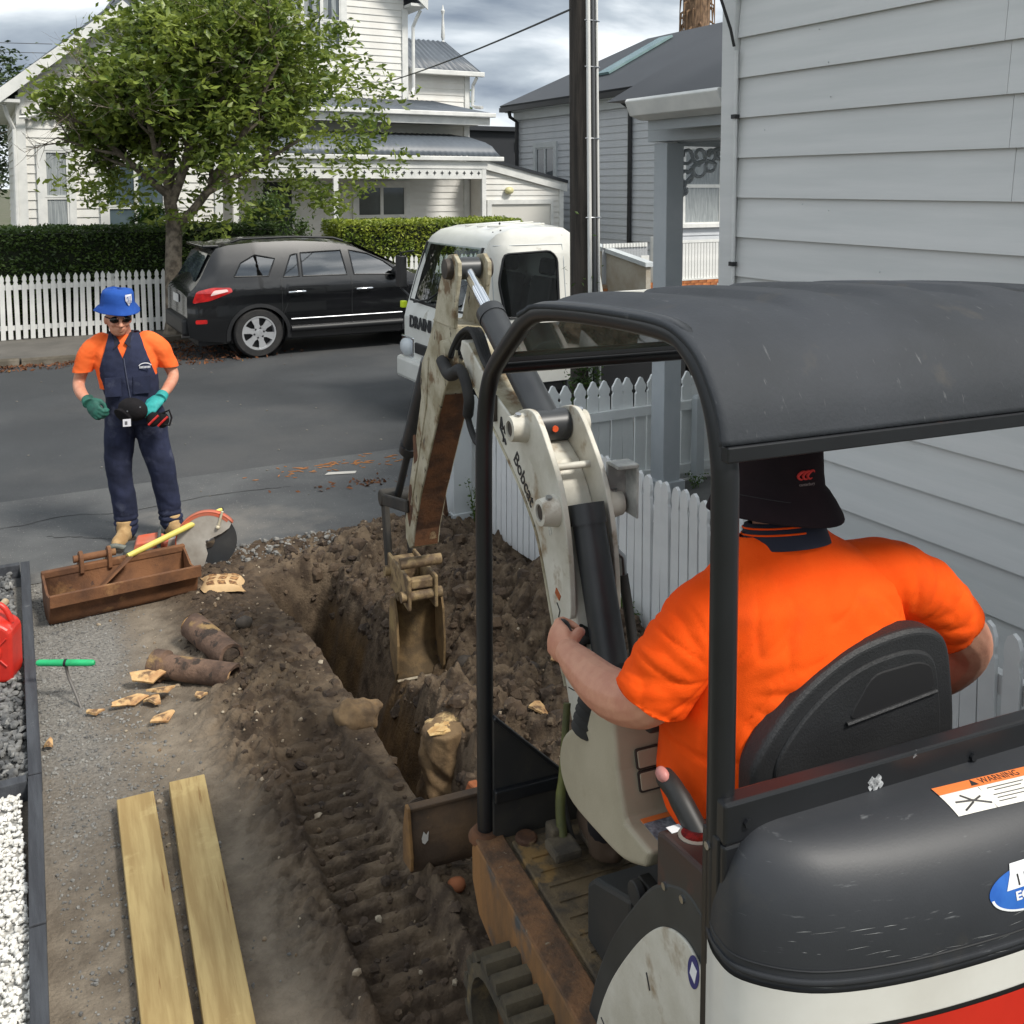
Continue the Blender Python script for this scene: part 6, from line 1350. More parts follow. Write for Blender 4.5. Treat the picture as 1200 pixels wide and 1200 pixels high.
def hand(mb, W, f, nrm, t, curl=(25, 60, 50), spread=.0, thumb=None, sc=1., glove=0):
    """W wrist, f towards the knuckles, nrm back-of-hand normal, t towards the thumb side"""
    W, f, nrm, t = Vector(W), Vector(f).normalized(), Vector(nrm).normalized(), Vector(t).normalized(); g = glove
    Mx = Matrix((t, f, nrm)).transposed().to_4x4()
    mb.ball(W+f*.052*sc, (.042*sc+g, .055*sc+g, .019*sc+g), 14, Mx)
    mb.ball(W+f*.075*sc, (.041*sc+g, .028*sc+g, .017*sc+g), 12, Mx)
    for i, (ln, r) in enumerate(((.073, .0098), (.081, .0102), (.075, .0098), (.058, .0088))):
        p = W+f*(.092-.006*(i == 3)-.004*(i == 0))*sc+t*(.0305-.0205*i)*sc; pts = [p-f*.02*sc, p]; a = 0
        for s_, (fr, cu) in enumerate(zip((.46, .3, .24), curl)):
            a += rad(cu+random.uniform(-5, 5)); d = f*math.cos(a)-nrm*math.sin(a)+t*spread*(1.5-i)*.12; p = p+d.normalized()*ln*fr*sc; pts.append(p)
        limb_(mb, pts, [r*sc*1.05+g, r*sc*1.05+g, r*sc+g, r*sc*.92+g, r*sc*.8+g], 10)
    th = thumb or [(.03, .02, -.004), (.048, .05, -.02), (.044, .078, -.034), (.03, .098, -.042)]
    limb_(mb, [W+t*a*sc+f*b*sc+nrm*c*sc for a, b, c in th], [.0145*sc+g, .0125*sc+g, .0108*sc+g, .009*sc+g], 10)
def head(mb, c, face, sc=1.):
    """c centre of the skull, face = Matrix 3x3 whose -Y column looks forward"""
    F4 = face.to_4x4(); R_ = lambda x, y, z: Vector(c)+face @ Vector((x*sc, y*sc, z*sc))
    mb.ball(c, (.076*sc, .095*sc, .105*sc), 20, F4); mb.ball(R_(0, -.028, -.055), (.062*sc, .068*sc, .07*sc), 18, F4); mb.ball(R_(0, -.058, -.088), (.038*sc, .032*sc, .028*sc), 14, F4)
    mb.ball(R_(0, -.092, .012), (.05*sc, .02*sc, .014*sc), 12, F4)
    mb.tube([R_(0, -.092, .012), R_(0, -.108, -.02), R_(0, -.116, -.036), R_(0, -.1, -.046)], [.009*sc, .012*sc, .016*sc, .008*sc], 10)
    for sx in (-1, 1):
        mb.ball(R_(sx*.014, -.1, -.038), (.011*sc, .012*sc, .009*sc), 8, F4); mb.ball(R_(sx*.078, .004, -.014), (.012*sc, .02*sc, .032*sc), 12, F4)
        mb.ball(R_(sx*.04, -.075, -.03), (.024*sc, .02*sc, .02*sc), 10, F4)
    mb.tube([R_(-.026, -.088, -.062), R_(-.012, -.098, -.063), R_(.012, -.098, -.063), R_(.026, -.088, -.062)], [.004*sc, .0075*sc, .0075*sc, .004*sc], 8)
    mb.tube([R_(-.02, -.088, -.075), R_(0, -.095, -.077), R_(.02, -.088, -.075)], [.005*sc, .008*sc, .005*sc], 8)
ORNG = M('hi_vis_orange', s(252, 92, 20), s(244, 80, 12), sc=3, rough=.8, bump=.25, bsc=500, spec=.15, c3=s(226, 78, 20), sc3=5, lo3=.56, hi3=.72)
ORN2 = M('faded_hi_vis_orange', s(250, 116, 58), s(242, 104, 46), sc=5, rough=.8, spec=.2)
NAVY = M('navy_work_cloth', s(48, 53, 76), s(38, 42, 60), sc=6, rough=.85, c3=s(74, 78, 96), sc3=7, lo3=.58, hi3=.72, bump=.2, bsc=150, spec=.2)
BLKC = M('black_cloth', s(24, 23, 25), s(32, 30, 32), sc=8, rough=.9, spec=.2)
HATM = M('dark_hat_cloth', s(30, 22, 26), s(38, 26, 30), sc=6, rough=.9, bump=.15, bsc=250, spec=.2)
# ---------------------------------------------------------------- the operator (excavator axes)
op = thing('person', 'person in orange shirt and black bucket hat, seated with back to us driving the excavator', 'person', EXO, -MA)
def OPo(name, me, mat, parent=None, smooth=None): return obj(name, me, mat, parent or op, smooth, local=True)
b = MB()
Zf = Matrix.Rotation(math.pi+rad(8), 3, 'Z') @ Matrix.Rotation(rad(10), 3, 'X')
head(b, (.372, .345, 1.855), Zf, 1.04)
sweep(b, [(.385, .315, 1.62), (.38, .318, 1.70), (.374, .335, 1.80)], [.085, .068, .062])
loft(b, [(.41, .32, 1.05, .25, .17), (.41, .33, 1.3, .25, .16), (.41, .31, 1.5, .24, .13), (.40, .31, 1.62, .17, .09)])
sweep(b, [(.22, .31, 1.54), (.11, .327, 1.44), (.05, .355, 1.335), (.03, .50, 1.285), (.036, .67, 1.268), (.04, .755, 1.266)], [.055, .058, .057, .060, .048, .036], 6)
sweep(b, [(.62, .295, 1.54), (.81, .30, 1.46), (.975, .32, 1.325), (.985, .40, 1.21), (.975, .50, 1.12), (.965, .55, 1.085)], [.055, .065, .064, .066, .05, .036], 6)
hand(b, (.042, .758, 1.266), (.06, 1, -.02), (-.92, .1, .38), (.3, -.0, .95), (38, 62, 45), thumb=[(.02, .02, -.012), (.034, .045, -.034), (.03, .07, -.052), (.016, .092, -.058)], sc=1.22)
hand(b, (.962, .56, 1.08), (-.15, .9, -.35), (.75, .1, .6), (-.5, .2, .8), (38, 62, 45), sc=1.1)
OPo('body', voxel(b, .0042, 3), SKIN)
# shirt
m = MB()
loft(m, [(.385, .335, 1.0, .26, .20, .85), (.39, .335, 1.12, .285, .215, .85), (.40, .335, 1.23, .29, .215, .85), (.415, .33, 1.35, .288, .20, .85), (.418, .32, 1.47, .278, .182, .85), (.415, .312, 1.56, .258, .148, .85), (.405, .31, 1.62, .205, .115, .9), (.39, .312, 1.672, .13, .094), (.384, .315, 1.70, .098, .085)], 26)
me = voxel(m, .0075, 6, .5)
me = split(me, [((0, 0, 1.035), (0, 0, 1))], lambda c: c.z < 1.1)
neck = lambda c: abs(c.x-.385) < .13 and c.z > 1.66
nkc, nkn = Vector((.385, .31, 1.695)), Vector((0, .26, 1))
me = split(me, [(nkc, nkn)], neck); me = cut(me, lambda c: c.z < 1.035 or (neck(c) and (c-nkc).dot(nkn) > 0))
# set-in sleeves: each tube is cut open at its hem, then joined to the body of the shirt
hems = []
def sleeve(path, rad_, ce, no):
    q = MB(); q.tube(dens(path, 6), [p.x for p in dens([(a, 0, 0) for a in rad_], 6)], 20); sv_ = voxel(q, .0075, 5, .5)
    sv_ = split(sv_, [(ce, no)]); sv_ = cut(sv_, lambda c: (c-ce).dot(no) > 0); hems.append((ce, no)); return sv_
cutL, nL = Vector((.048, .35, 1.345)), Vector((-.40, .2, -.89)).normalized(); cutR, nR = Vector((.905, .314, 1.392)), Vector((.66, .1, -.74)).normalized()
s1 = sleeve([(.27, .31, 1.558), (.185, .315, 1.528), (.115, .328, 1.45), cutL, cutL+nL*.04], (.078, .087, .088, .083, .083), cutL, nL)
s2 = sleeve([(.54, .30, 1.572), (.67, .297, 1.55), (.785, .298, 1.495), cutR, cutR+nR*.04], (.076, .086, .089, .086, .085), cutR, nR)
bm = bmesh.new(); bm.from_mesh(me); bm.from_mesh(s1); bm.from_mesh(s2); bm.to_mesh(me); bm.free(); me.polygons.foreach_set('use_smooth', [True]*len(me.polygons)); me.update()
def nearL(c): return (c-cutL).length < .112
def nearR(c): return (c-cutR).length < .118
def crease(v, w=.16): return np.clip(1-np.abs(v)/w, 0, 1)**1.5
def folds(co, nr):
    x, y, z = co[:, 0], co[:, 1], co[:, 2]
    waist = sm(1.36, 1.12, z)
    f = waist*.012*fbm(x*1.0+z*.35, z*4.2-x*.9, 2.6, 3, 3)-waist*.014*crease(fbm(x*1.1+z*.5, z*4.6-x*1.5, 2.6, 2, 31))
    for (ax, az, sg) in ((.15, 1.40, 1), (.70, 1.42, -1)):     # fine pulls radiating from the armpits
        dx, dz = (x-ax), (z-az); r_ = np.sqrt(dx*dx+dz*dz)+1e-4; th = np.arctan2(dz, dx*sg)
        f = f+(.0045*np.abs(np.sin(th*7+r_*7+2.2*fbm(x, z, 5, 2, 5)))-.003*crease(fbm(th*1.1, r_*1.5, 2.2, 2, 41), .12))*np.exp(-((r_-.15)/.10)**2)*sm(.03, .1, r_)
    sl = np.maximum(sm(.15, .07, x), sm(.76, .86, x)); f = f+sl*(.005*fbm(x*2+z, y*2+z*2.4, 5, 3, 8)-.006*crease(fbm(x*1.5+z*1.2, z*3.4-y, 4.2, 2, 33)))
    dg = x*.75-z*.66; f = f-.0045*crease(fbm(dg*3.2, (x+z)*.7, 3.0, 2, 35), .12)*sm(1.66, 1.52, z)+.003*fbm(dg*3, (x+z)*.8, 4, 3, 5)
    return f.astype('f')
me = displace(me, folds); shirt = OPo('shirt', me, ORNG); q = shirt.modifiers.new('solid', 'SOLIDIFY'); q.thickness = .005; q.offset = 0
SEAM = M('orange_seam', s(232, 78, 16), rough=.8)
# sleeve seams and hems
def ring(c, d, r, n=28, rot=0):
    d = Vector(d).normalized(); u = d.orthogonal().normalized(); w = d.cross(u); return [Vector(c)+u*r*math.cos(t)+w*r*math.sin(t) for t in np.linspace(0, 2*math.pi, n)]
# collar: navy band, tilted, with two orange stripes
COLM = M('navy_collar', s(28, 30, 46), rough=.85)
cl = MB(); cax = Vector((0, .26, 1)).normalized(); cc = Vector((.383, .313, 1.688))
cl.lathe([(.104, -.022), (.098, .006), (.088, .034), (.082, .036), (.088, .004), (.096, -.024)], cc, cax, 30, True)
cl.add([(.29, .34, 1.70), (.27, .40, 1.645), (.31, .445, 1.62), (.345, .40, 1.68)], [(0, 1, 2, 3)])
col_ = OPo('collar', cl, COLM, None, 60)
q = MB()
for h, r in ((.012, .0975), (.026, .0925)):
    u = cax.orthogonal().normalized(); w = cax.cross(u); pts = []
    for t in np.linspace(2.2, 4.6, 14): d = Vector((math.cos(t), math.sin(t), 0)); d = (d-cax*d.dot(cax)).normalized(); pts.append(cc+cax*h+d*r)
    q.tube(pts, .0022, 5)
OPo('collar_stripe', q, ORNG, col_)
# trousers
t_ = MB(); loft(t_, [(.40, .34, .98, .24, .19), (.40, .34, 1.08, .27, .2), (.40, .335, 1.16, .27, .19)])
for X in (.28, .54): sweep(t_, [(X, .36, 1.06), (X-.01, .62, 1.09), (X-.02, .84, 1.07), (X-.01, .93, .86), (X, .98, .58)], [.115, .098, .082, .07, .062], 5)
OPo('trousers', voxel(t_, .012, 4), BLKC)
for X in (.28, .54):
    bt_ = MB(); bt_.ball((X, 1.03, .53), (.05, .13, .055), 14); bt_.tube([(X, .98, .5), (X, .98, .62)], .058, 14)
    OPo('boot', voxel(bt_, .008, 2), M('work_boot_dark', s(70, 54, 40), rough=.8))
# bucket hat
ht = Vector((.37, .338, 1.80)); hax = (Matrix.Rotation(rad(-3), 3, 'X') @ Vector((0, 0, 1)))
hp = [(.150, -.052), (.149, -.047), (.138, -.022), (.123, .0), (.113, .012), (.111, .04), (.109, .09), (.104, .118), (.094, .128), (.05, .136), (.004, .138)]
hm = MB(); n = 44; u = Vector((1, 0, 0)); w = hax.cross(u).normalized()
vs = []
for r, h in hp:
    for j in range(n):
        a = 2*math.pi*j/n; rr = r*(1+.018*math.sin(3*a+h*20)+.012*math.sin(5*a+1)); k = 1.12 if True else 1
        vs.append(ht+u*rr*math.cos(a)+w*rr*1.1*math.sin(a)+hax*(h+(.008*math.sin(2*a+.6) if h < 0 else .004*math.sin(4*a))))
hm.add(vs, [(i*n+j, i*n+(j+1) % n, (i+1)*n+(j+1) % n, (i+1)*n+j) for i in range(len(hp)-1) for j in range(n)])
hat = OPo('hat', hm, HATM, None, 180); q = hat.modifiers.new('solid', 'SOLIDIFY'); q.thickness = .003
st_ = MB()
for k in range(4):
    r, h = .1225+.0045*k, -.006-.0125*k; st_.tube([ht+u*r*1.003*math.cos(a)+w*r*1.1*math.sin(a)+hax*(h+.008*math.sin(2*a+.6)) for a in np.linspace(0, 2*math.pi, 44)], .0012, 4)
OPo('stitching', st_, M('stitch', s(46, 42, 44), rough=.9), hat)
lg_ = MB(); la = -1.62
def hatp(da, h, off=.0015): a = la+da; r = .1105+off; return ht+u*r*math.cos(a)*1.0+w*r*1.1*math.sin(a)+hax*h
for k in range(3):
    pts = []
    for t in np.linspace(.5, 5.4, 12): rr = .011*(1-.06*t); pts.append(hatp(-.11+.1*k+(rr*math.cos(t))/.115+.05*(math.sin(t) > 0)*math.sin(t), .052+rr*math.sin(t)*1.0, .004))
    lg_.tube(pts, [.0034*max(.3, math.sin(.35+i*.23)) for i in range(12)], 5)
OPo('hat_emblem', lg_, M('emblem_red', s(196, 48, 44), rough=.8), hat)
mt_ = text_mesh('canterbury', .0095, 0, .0002); OPo('hat_text', mesh_map(mt_, lambda c: hatp(c.x/.118, .033+c.y, .006)), M('emblem_grey', s(120, 104, 104), rough=.8), hat)
# ---------------------------------------------------------------- the worker on the footpath
wk = thing('person', 'person in blue bucket hat, sunglasses, orange shirt and navy overalls standing on the footpath', 'person', (.985, 7.205, 0), rad(-7.5))
def WO_(name, me, mat, parent=None, smooth=None): return obj(name, me, mat, parent or wk, smooth, local=True)
hc = Vector((-.165, -.045, 1.60)); hf = Matrix.Rotation(rad(10), 3, 'Z') @ Matrix.Rotation(rad(5), 3, 'X')
b = MB(); head(b, hc, hf, 1.02)
sweep(b, [(-.14, .02, 1.38), (-.145, .01, 1.47), (-.155, -.01, 1.56)], [.085, .066, .06])
loft(b, [(-.09, .0, .95, .15, .1), (-.11, .0, 1.2, .17, .11), (-.125, .01, 1.4, .16, .09)])
eL = [(-.32, .02, 1.42), (-.385, .03, 1.28), (-.43, .04, 1.15), (-.41, -.06, 1.09), (-.365, -.15, 1.055)]
eR = [(.06, .02, 1.42), (.13, .04, 1.29), (.185, .03, 1.165), (.15, -.08, 1.10), (.10, -.18, 1.06)]
for p in (eL, eR): sweep(b, p, [.052, .046, .040, .038, .029], 6)
WO_('body', voxel(b, .0055, 3), SKIN)
# shirt with collar
m = MB(); loft(m, [(-.11, .0, 1.1, .19, .125), (-.12, .005, 1.25, .205, .13), (-.125, .01, 1.36, .205, .12), (-.128, .012, 1.43, .17, .1), (-.138, .012, 1.475, .09, .08)])
sweep(m, [(-.28, .015, 1.425), (-.345, .02, 1.37), (-.385, .028, 1.29), (-.41, .034, 1.215)], [.068, .073, .070, .066], 6); sweep(m, [(.02, .015, 1.425), (.09, .02, 1.37), (.13, .035, 1.29), (.16, .036, 1.22)], [.068, .073, .070, .066], 6)
def wf(co, nr): return (.006*fbm(co[:, 0]*1.5+co[:, 2], co[:, 2]*2-co[:, 1], 7, 3, 9)).astype('f')
me = voxel(m, .0075, 5); me = split(me, [((0, 0, 1.225), (0, 0, 1))], lambda c: c.x < -.33 or c.x > .08); me = cut(me, lambda c: c.z < 1.225 and (c.x < -.33 or c.x > .08))
ws_ = WO_('shirt', displace(me, wf), ORN2)
cm_ = MB()
for sx in (-1, 1): cm_.add([(-.142+sx*.07, -.03, 1.50), (-.142+sx*.085, -.02, 1.46), (-.142+sx*.05, -.115, 1.39), (-.142+sx*.012, -.11, 1.43), (-.142+sx*.05, -.07, 1.495)], [(0, 1, 2, 3, 4)])
cb_ = WO_('collar', cm_, COLM, ws_); cb_.modifiers.new('solid', 'SOLIDIFY').thickness = .006
# overalls
m = MB(); loft(m, [(-.075, .0, .86, .175, .135, .9), (-.075, .0, .96, .18, .14, .9), (-.085, -.0, 1.05, .175, .14, .9), (-.105, .0, 1.18, .185, .145, .9), (-.12, .005, 1.3, .195, .142, .9), (-.127, .012, 1.40, .185, .122, .9), (-.135, .015, 1.455, .155, .1), (-.14, .015, 1.495, .10, .085)], 26)
sweep(m, [(-.165, .0, .90), (-.18, -.0, .72), (-.19, -.01, .53), (-.165, .01, .3), (-.15, .02, .09)], [.105, .098, .084, .076, .074], 6, 16)
sweep(m, [(.015, .0, .90), (.04, -.0, .72), (.085, -.01, .53), (.125, .015, .3), (.15, .03, .11)], [.105, .10, .086, .076, .072], 6, 16)
me = voxel(m, .0075, 4)
vA, vB = Vector((-.142, 0, 1.325)), None
pl = [(vA, Vector((.42, 0, -1)).cross(Vector((0, 1, 0)))), (vA, Vector((-.42, 0, -1)).cross(Vector((0, 1, 0))))]
pl = [(vA, Vector((1, 0, -.40)).normalized()), (vA, Vector((-1, 0, -.40)).normalized())]
me = split(me, pl, lambda c: c.y < .03 and c.z > 1.28 and abs(c.x+.142) < .13)
aL, aR = (Vector((-.300, 0, 1.21)), Vector((-1, 0, .27)).normalized()), (Vector((.055, 0, 1.21)), Vector((1, 0, .33)).normalized())
me = split(me, [aL], lambda c: c.x < -.18 and c.z > 1.15); me = split(me, [aR], lambda c: c.x > -.08 and c.z > 1.15); me = split(me, [(Vector((0, 0, 1.486)), Vector((0, 0, 1)))], lambda c: c.z > 1.45)
def vneck(c):
    v = c.y < .03 and c.z > 1.28 and all((c-a).dot(n) < 0 for a, n in pl) and abs(c.x+.142) < .13
    return v or c.z > 1.486 or (c.z > 1.19 and ((c.x < -.18 and (c-aL[0]).dot(aL[1]) > 0) or (c.x > -.08 and (c-aR[0]).dot(aR[1]) > 0)))
me = cut(me, vneck)
def of(co, nr):
    x, y, z = co[:, 0], co[:, 1], co[:, 2]; leg = sm(.95, .75, z)
    f = .010*leg*fbm(x*2.2+z*.5, z*3.4+x*1.5, 3.2, 3, 11)+.006*(1-leg)*fbm(x*2+z*.6, z*3-x, 5, 3, 12)
    return (f+.012*np.exp(-((z-.14)/.05)**2)*np.sin(z*150)*.5).astype('f')
ov = WO_('overalls', displace(me, of), NAVY); q = ov.modifiers.new('solid', 'SOLIDIFY'); q.thickness = .006; q.offset = 1
def front_y(x, z):    # front surface of the overalls by ray cast
    hit = ov.data; best = None
    return None
det = MB(); det.tube(dens([(-.135, -.14, 1.33), (-.12, -.152, 1.2), (-.1, -.15, 1.05), (-.085, -.15, .93)], 4), .004, 6); WO_('zip', det, M('zip_grey', s(70, 74, 92), rough=.6), ov)
for (x0, x1, z0, z1) in ((-.26, -.155, 1.07, 1.2), (-.08, .03, 1.08, 1.2)):
    pk = MB().grid([[(x0+(x1-x0)*i/4, -.158+.55*(x0+(x1-x0)*i/4+.105)**2+.0*(z0), z) for z in (z0, (z0+z1)/2, z1)] for i in range(5)]); o = WO_('pocket', pk, NAVY, ov); o.modifiers.new('solid', 'SOLIDIFY').thickness = .008
WHT = M('print_white', s(214, 214, 220), rough=.7)
ar = MB(); ar.tube([(.0+.042*math.cos(t)-.0, -.146, 1.262+.026*math.sin(t)) for t in np.linspace(.35, 2.8, 10)], .0035, 5); WO_('chest_print', ar, WHT, ov)
tx = MB()
for k in range(8): tx.box(-.036+.009*k, -.030+.009*k, -.1515, -.1475, 1.254, 1.268)
WO_('chest_text', tx, WHT, ov)['kind'] = 'stuff'
# gloves
TEAL = M('teal_glove', s(52, 176, 172), s(40, 140, 138), sc=9, rough=.7)
TEALD = M('green_glove_palm', s(44, 112, 96), s(28, 70, 62), sc=10, rough=.7)
g = MB(); hand(g, (-.36, -.16, 1.05), (.45, -.55, -.62), (-.65, -.62, .1), (.55, -.2, .75), (28, 50, 40), sc=1.08, glove=.003); g.tube([(-.372, -.13, 1.066), (-.358, -.175, 1.04)], [.04, .043], 14)
WO_('glove', voxel(g, .005, 2), TEALD)
g = MB(); hand(g, (.095, -.19, 1.055), (-.55, -.5, -.5), (.1, -.72, .68), (-.75, .3, .3), (15, 40, 35), sc=1.08, glove=.003); g.tube([(.112, -.16, 1.068), (.09, -.2, 1.045)], [.04, .043], 14)
WO_('glove', voxel(g, .005, 2), TEAL)
# boots
BOOT = M('tan_work_boot', s(190, 158, 112), s(158, 126, 84), sc=9, rough=.85, bump=.3)
for (x, y, a) in ((-.165, -.04, 18), (.155, -.02, -22)):
    g = MB(); Rz = Matrix.Rotation(rad(a), 3, 'Z')
    for c, r in (((0, -.10, .055), (.052, .085, .05)), ((0, .03, .055), (.043, .07, .05)), ((0, -.03, .07), (.047, .09, .055))): g.ball(Vector((x, y, 0))+Rz.transposed() @ Vector(c), r, 14, Rz.transposed().to_4x4())
    g.tube([(x, y+.02, .05), (x, y+.025, .16)], [.052, .056], 14); bo_ = WO_('boot', voxel(g, .007, 3), BOOT)
    sl_ = MB().prism([(-.045, .09), (-.05, .0), (-.052, -.1), (-.035, -.185), (.035, -.185), (.052, -.1), (.05, .0), (.045, .09)], (0, 0, -.002), (1, 0, 0), (0, 1, 0), (0, 0, 1), .024); sl_.v = [tuple(Vector((x, y, 0))+Rz.transposed() @ Vector(v)) for v in sl_.v]; WO_('sole', sl_, M('boot_sole', s(52, 44, 36), rough=.9), bo_)
# blue bucket hat, tilted with the head
BLU = M('blue_hat_cloth', s(40, 82, 160), s(32, 68, 140), sc=7, rough=.85, spec=.2)
hp2 = [(.150, -.036), (.148, -.032), (.130, -.008), (.113, .012), (.110, .03), (.104, .085), (.094, .108), (.05, .118), (.003, .12)]
ho = hc+hf @ Vector((0, .012, .082)); n = 40; vs = []
for r, h in hp2:
    for j in range(n):
        a = 2*math.pi*j/n; rr = r*(1+.02*math.sin(3*a+h*30)+.014*math.sin(7*a)); vs.append(ho+hf @ Vector((rr*math.cos(a), rr*1.1*math.sin(a), h+(.007*math.sin(2*a+1) if h < 0 else .005*math.sin(3*a+2)))))
hm = MB().add(vs, [(i*n+j, i*n+(j+1) % n, (i+1)*n+(j+1) % n, (i+1)*n+j) for i in range(len(hp2)-1) for j in range(n)])
hat2 = WO_('hat', hm, BLU, None, 180); hat2.modifiers.new('solid', 'SOLIDIFY').thickness = .003
sh = MB(); q = [(.0, .035), (.055, .035), (.05, .005), (.028, -.03), (.006, .005)]
def h2(da, h, off): a = -1.0+da; r = (.110-.05*max(0, h-.03)) + off; return ho+hf @ Vector((r*math.cos(a), r*1.1*math.sin(a), h))
shp = [(-.30, .092), (.16, .092), (.17, .05), (-.06, .012), (-.28, .05)]
sh.add([h2(a, b_, .006) for a, b_ in shp]+[h2(-.06, .06, .007)], [(i, (i+1) % 5, 5) for i in range(5)]); cr = WO_('hat_crest', sh, WHT, hat2)
sh = MB(); sh.add([h2(-.06+(a+.06)*.62, .056+(b_-.056)*.62, .009) for a, b_ in shp]+[h2(-.06, .06, .010)], [(i, (i+1) % 5, 5) for i in range(5)]); WO_('crest_field', sh, BLU, cr)
sh = MB()
for da in (-.16, -.06, .04): sh.tube([h2(da, .035, .0115), h2(da-.02, .055, .0115), h2(da+.03, .078, .0115)], .0035, 5)
WO_('crest_mark', sh, WHT, cr)
# sunglasses
sg_ = MB()
for sx in (-1, 1): sg_.ball(hc+hf @ Vector((sx*.036, -.098, .004)), (.034, .014, .023), 14, hf.to_4x4()); sg_.tube([hc+hf @ Vector((sx*.066, -.088, .012)), hc+hf @ Vector((sx*.085, -.0, .01))], .004, 6)
sg_.tube([hc+hf @ Vector((-.02, -.108, .012)), hc+hf @ Vector((.02, -.108, .012))], .005, 6); WO_('sunglasses', sg_, M('dark_lens', s(14, 14, 16), rough=.12), None, 60)
# held things
capm = MB(); Rm = Matrix.Rotation(rad(25), 3, 'Y') @ Matrix.Rotation(rad(-35), 3, 'X')
capm.ball((-.085, -.25, .995), (.10, .085, .075), 18, Rm.to_4x4()); capm.ball((-.15, -.27, .955), (.075, .07, .012), 14, (Rm @ Matrix.Rotation(rad(20), 3, 'Y')).to_4x4())
cap = obj('cap', voxel(capm, .006, 3), BLKC); cap.data.transform(wm(wk)); tag(cap, 'black cap with a white swing tag held by the person in overalls', 'cap')
tg = MB().box(-.15, -.10, -.335, -.332, .90, .95, None); o = obj('swing_tag', tg, WHT, cap, local=True); o.data.transform(wm(wk))
t2 = MB().box(-.138, -.122, -.3365, -.335, .912, .936); t2.xf(wm(wk)); obj('tag_print', t2, M('tag_ink', s(96, 96, 100), rough=.7), o, local=True)
b2 = MB().ball((-.12, -.325, 1.0), .006, 6).ball((-.04, -.32, 1.02), .006, 6); o = obj('eyelet', b2, STEEL, cap, local=True); o.data.transform(wm(wk))
em = thing('earmuffs', 'red and black earmuffs hanging from the gloved hand beside the cap', 'earmuffs', wm(wk) @ Vector((.06, -.26, .9)), rad(-7.5))
REDP = M('red_plastic', s(190, 44, 40), rough=.4)
for c, ang in (((-.02, 0, .02), 0), ((.04, .03, .0), 30)):
    e_ = MB().ball(c, (.045, .035, .055), 14); o = obj('ear_cup', e_, BLKC, em, 180, local=True); obj('cup_stripe', MB().tube([(c[0]-.03, c[1]-.035, c[2]-.03), (c[0], c[1]-.04, c[2]), (c[0]+.035, c[1]-.034, c[2]+.03)], .008, 6), REDP, o, local=True)
obj('headband', MB().tube([(.04, .02, .05), (.085, .01, .07), (.1, 0, .02), (.085, -.01, -.03), (.05, -.02, -.02)], .007, 8), BLKC, em, local=True)
# ================================================================== SMALL THINGS ON THE GROUND
WOOD = M('treated_pine', s(184, 160, 108), s(158, 132, 84), sc=3.2, stretch=(9, .7, 9), lo=.38, hi=.62, rough=.75, c3=s(206, 184, 130), sc3=6, lo3=.6, hi3=.8, c4=s(136, 104, 60), sc4=6, lo4=.64, hi4=.74, st4=(9, .5, 9), bump=.12, bsc=30)
def plank(label, a, b, w, t, z):
    a, b = Vector((a[0], a[1], z+t/2)), Vector((b[0], b[1], z+t/2)); d = (b-a); o = MB().bar(a, b, w, t)
    l = d.length; rz = -math.atan2(d.x, d.y); m = MB().box(-w/2, w/2, 0, l, 0, t); ob = obj('timber_plank', m, WOOD, None, bevel=.004, local=True); sh_ = Vector((.0, random.uniform(2, 9), 0)); ob.data.transform(Matrix.Translation(sh_))
    ob.location = Vector((a.x, a.y, z))-Matrix.Rotation(rz, 3, 'Z') @ sh_; ob.rotation_euler = (0, 0, rz); tag(ob, label, 'plank'); return ob
p1 = plank('left one of two pale timber planks lying on the path', (.368, 2.3), (.468, 4.04), .14, .045, .012)
p2 = plank('right one of two pale timber planks, the one reaching further up the path', (.52, 2.3), (.672, 4.06), .14, .045, .012)
# ---- rusty ditch bucket
RB = M('rusty_steel', s(120, 80, 50), s(84, 55, 36), sc=5, lo=.38, hi=.62, rough=.8, c3=s(150, 112, 72), sc3=4, lo3=.6, hi3=.7, c4=s(72, 50, 38), sc4=18, lo4=.66, hi4=.72, bump=.3, bsc=60)
A_, B_ = Vector((.28, 5.98, 0)), Vector((1.10, 6.05, 0)); dv = (B_-A_); Lb = dv.length
ang = math.atan2(dv.y, dv.x)
db = thing('digging_bucket', 'wide rusty ditching bucket lying mouth up on the gravel path', 'bucket', (.275, 5.97, gh(.6, 6.1)+.003), ang)
prof = arc([(-.03, .185), (.01, .10), (.03, .025), (.08, .0), (.18, .0), (.25, .04), (.29, .12), (.31, .215)], 5)
sh = MB().grid([[(x, a, b) for a, b in prof] for x in (0, Lb)]); o = obj('shell', sh, RB, db, 60, local=True); q = o.modifiers.new('solid', 'SOLIDIFY'); q.thickness = .016; q.offset = 0
side = prof+[(.23, .185), (.14, .15), (.05, .16)]
for x in (-.004, Lb-.010): obj('side_plate', MB().prism(side, (x, 0, 0), (0, 1, 0), (0, 0, 1), (1, 0, 0), .014), RB, db, bevel=.003, local=True)
obj('cutting_edge', MB().box(-.01, Lb+.01, -.05, -.028, .13, .20), RB, db, bevel=.004, local=True)
obj('rim_bar', MB().box(-.005, Lb+.005, .29, .325, .18, .225), RB, db, bevel=.008, local=True)
hx = Lb*.36
for x in (hx-.09, hx+.07): obj('hanger_lug', MB().prism(arc([(.27, .18), (.28, .27), (.32, .30), (.37, .27), (.39, .19), (.34, .12)], 4), (x, 0, 0), (0, 1, 0), (0, 0, 1), (1, 0, 0), .022), RB, db, bevel=.004, local=True)
obj('hanger_pin', MB().tube([(hx-.12, .325, .255), (hx+.12, .325, .255)], .022, 12), RB, db, 40, local=True)
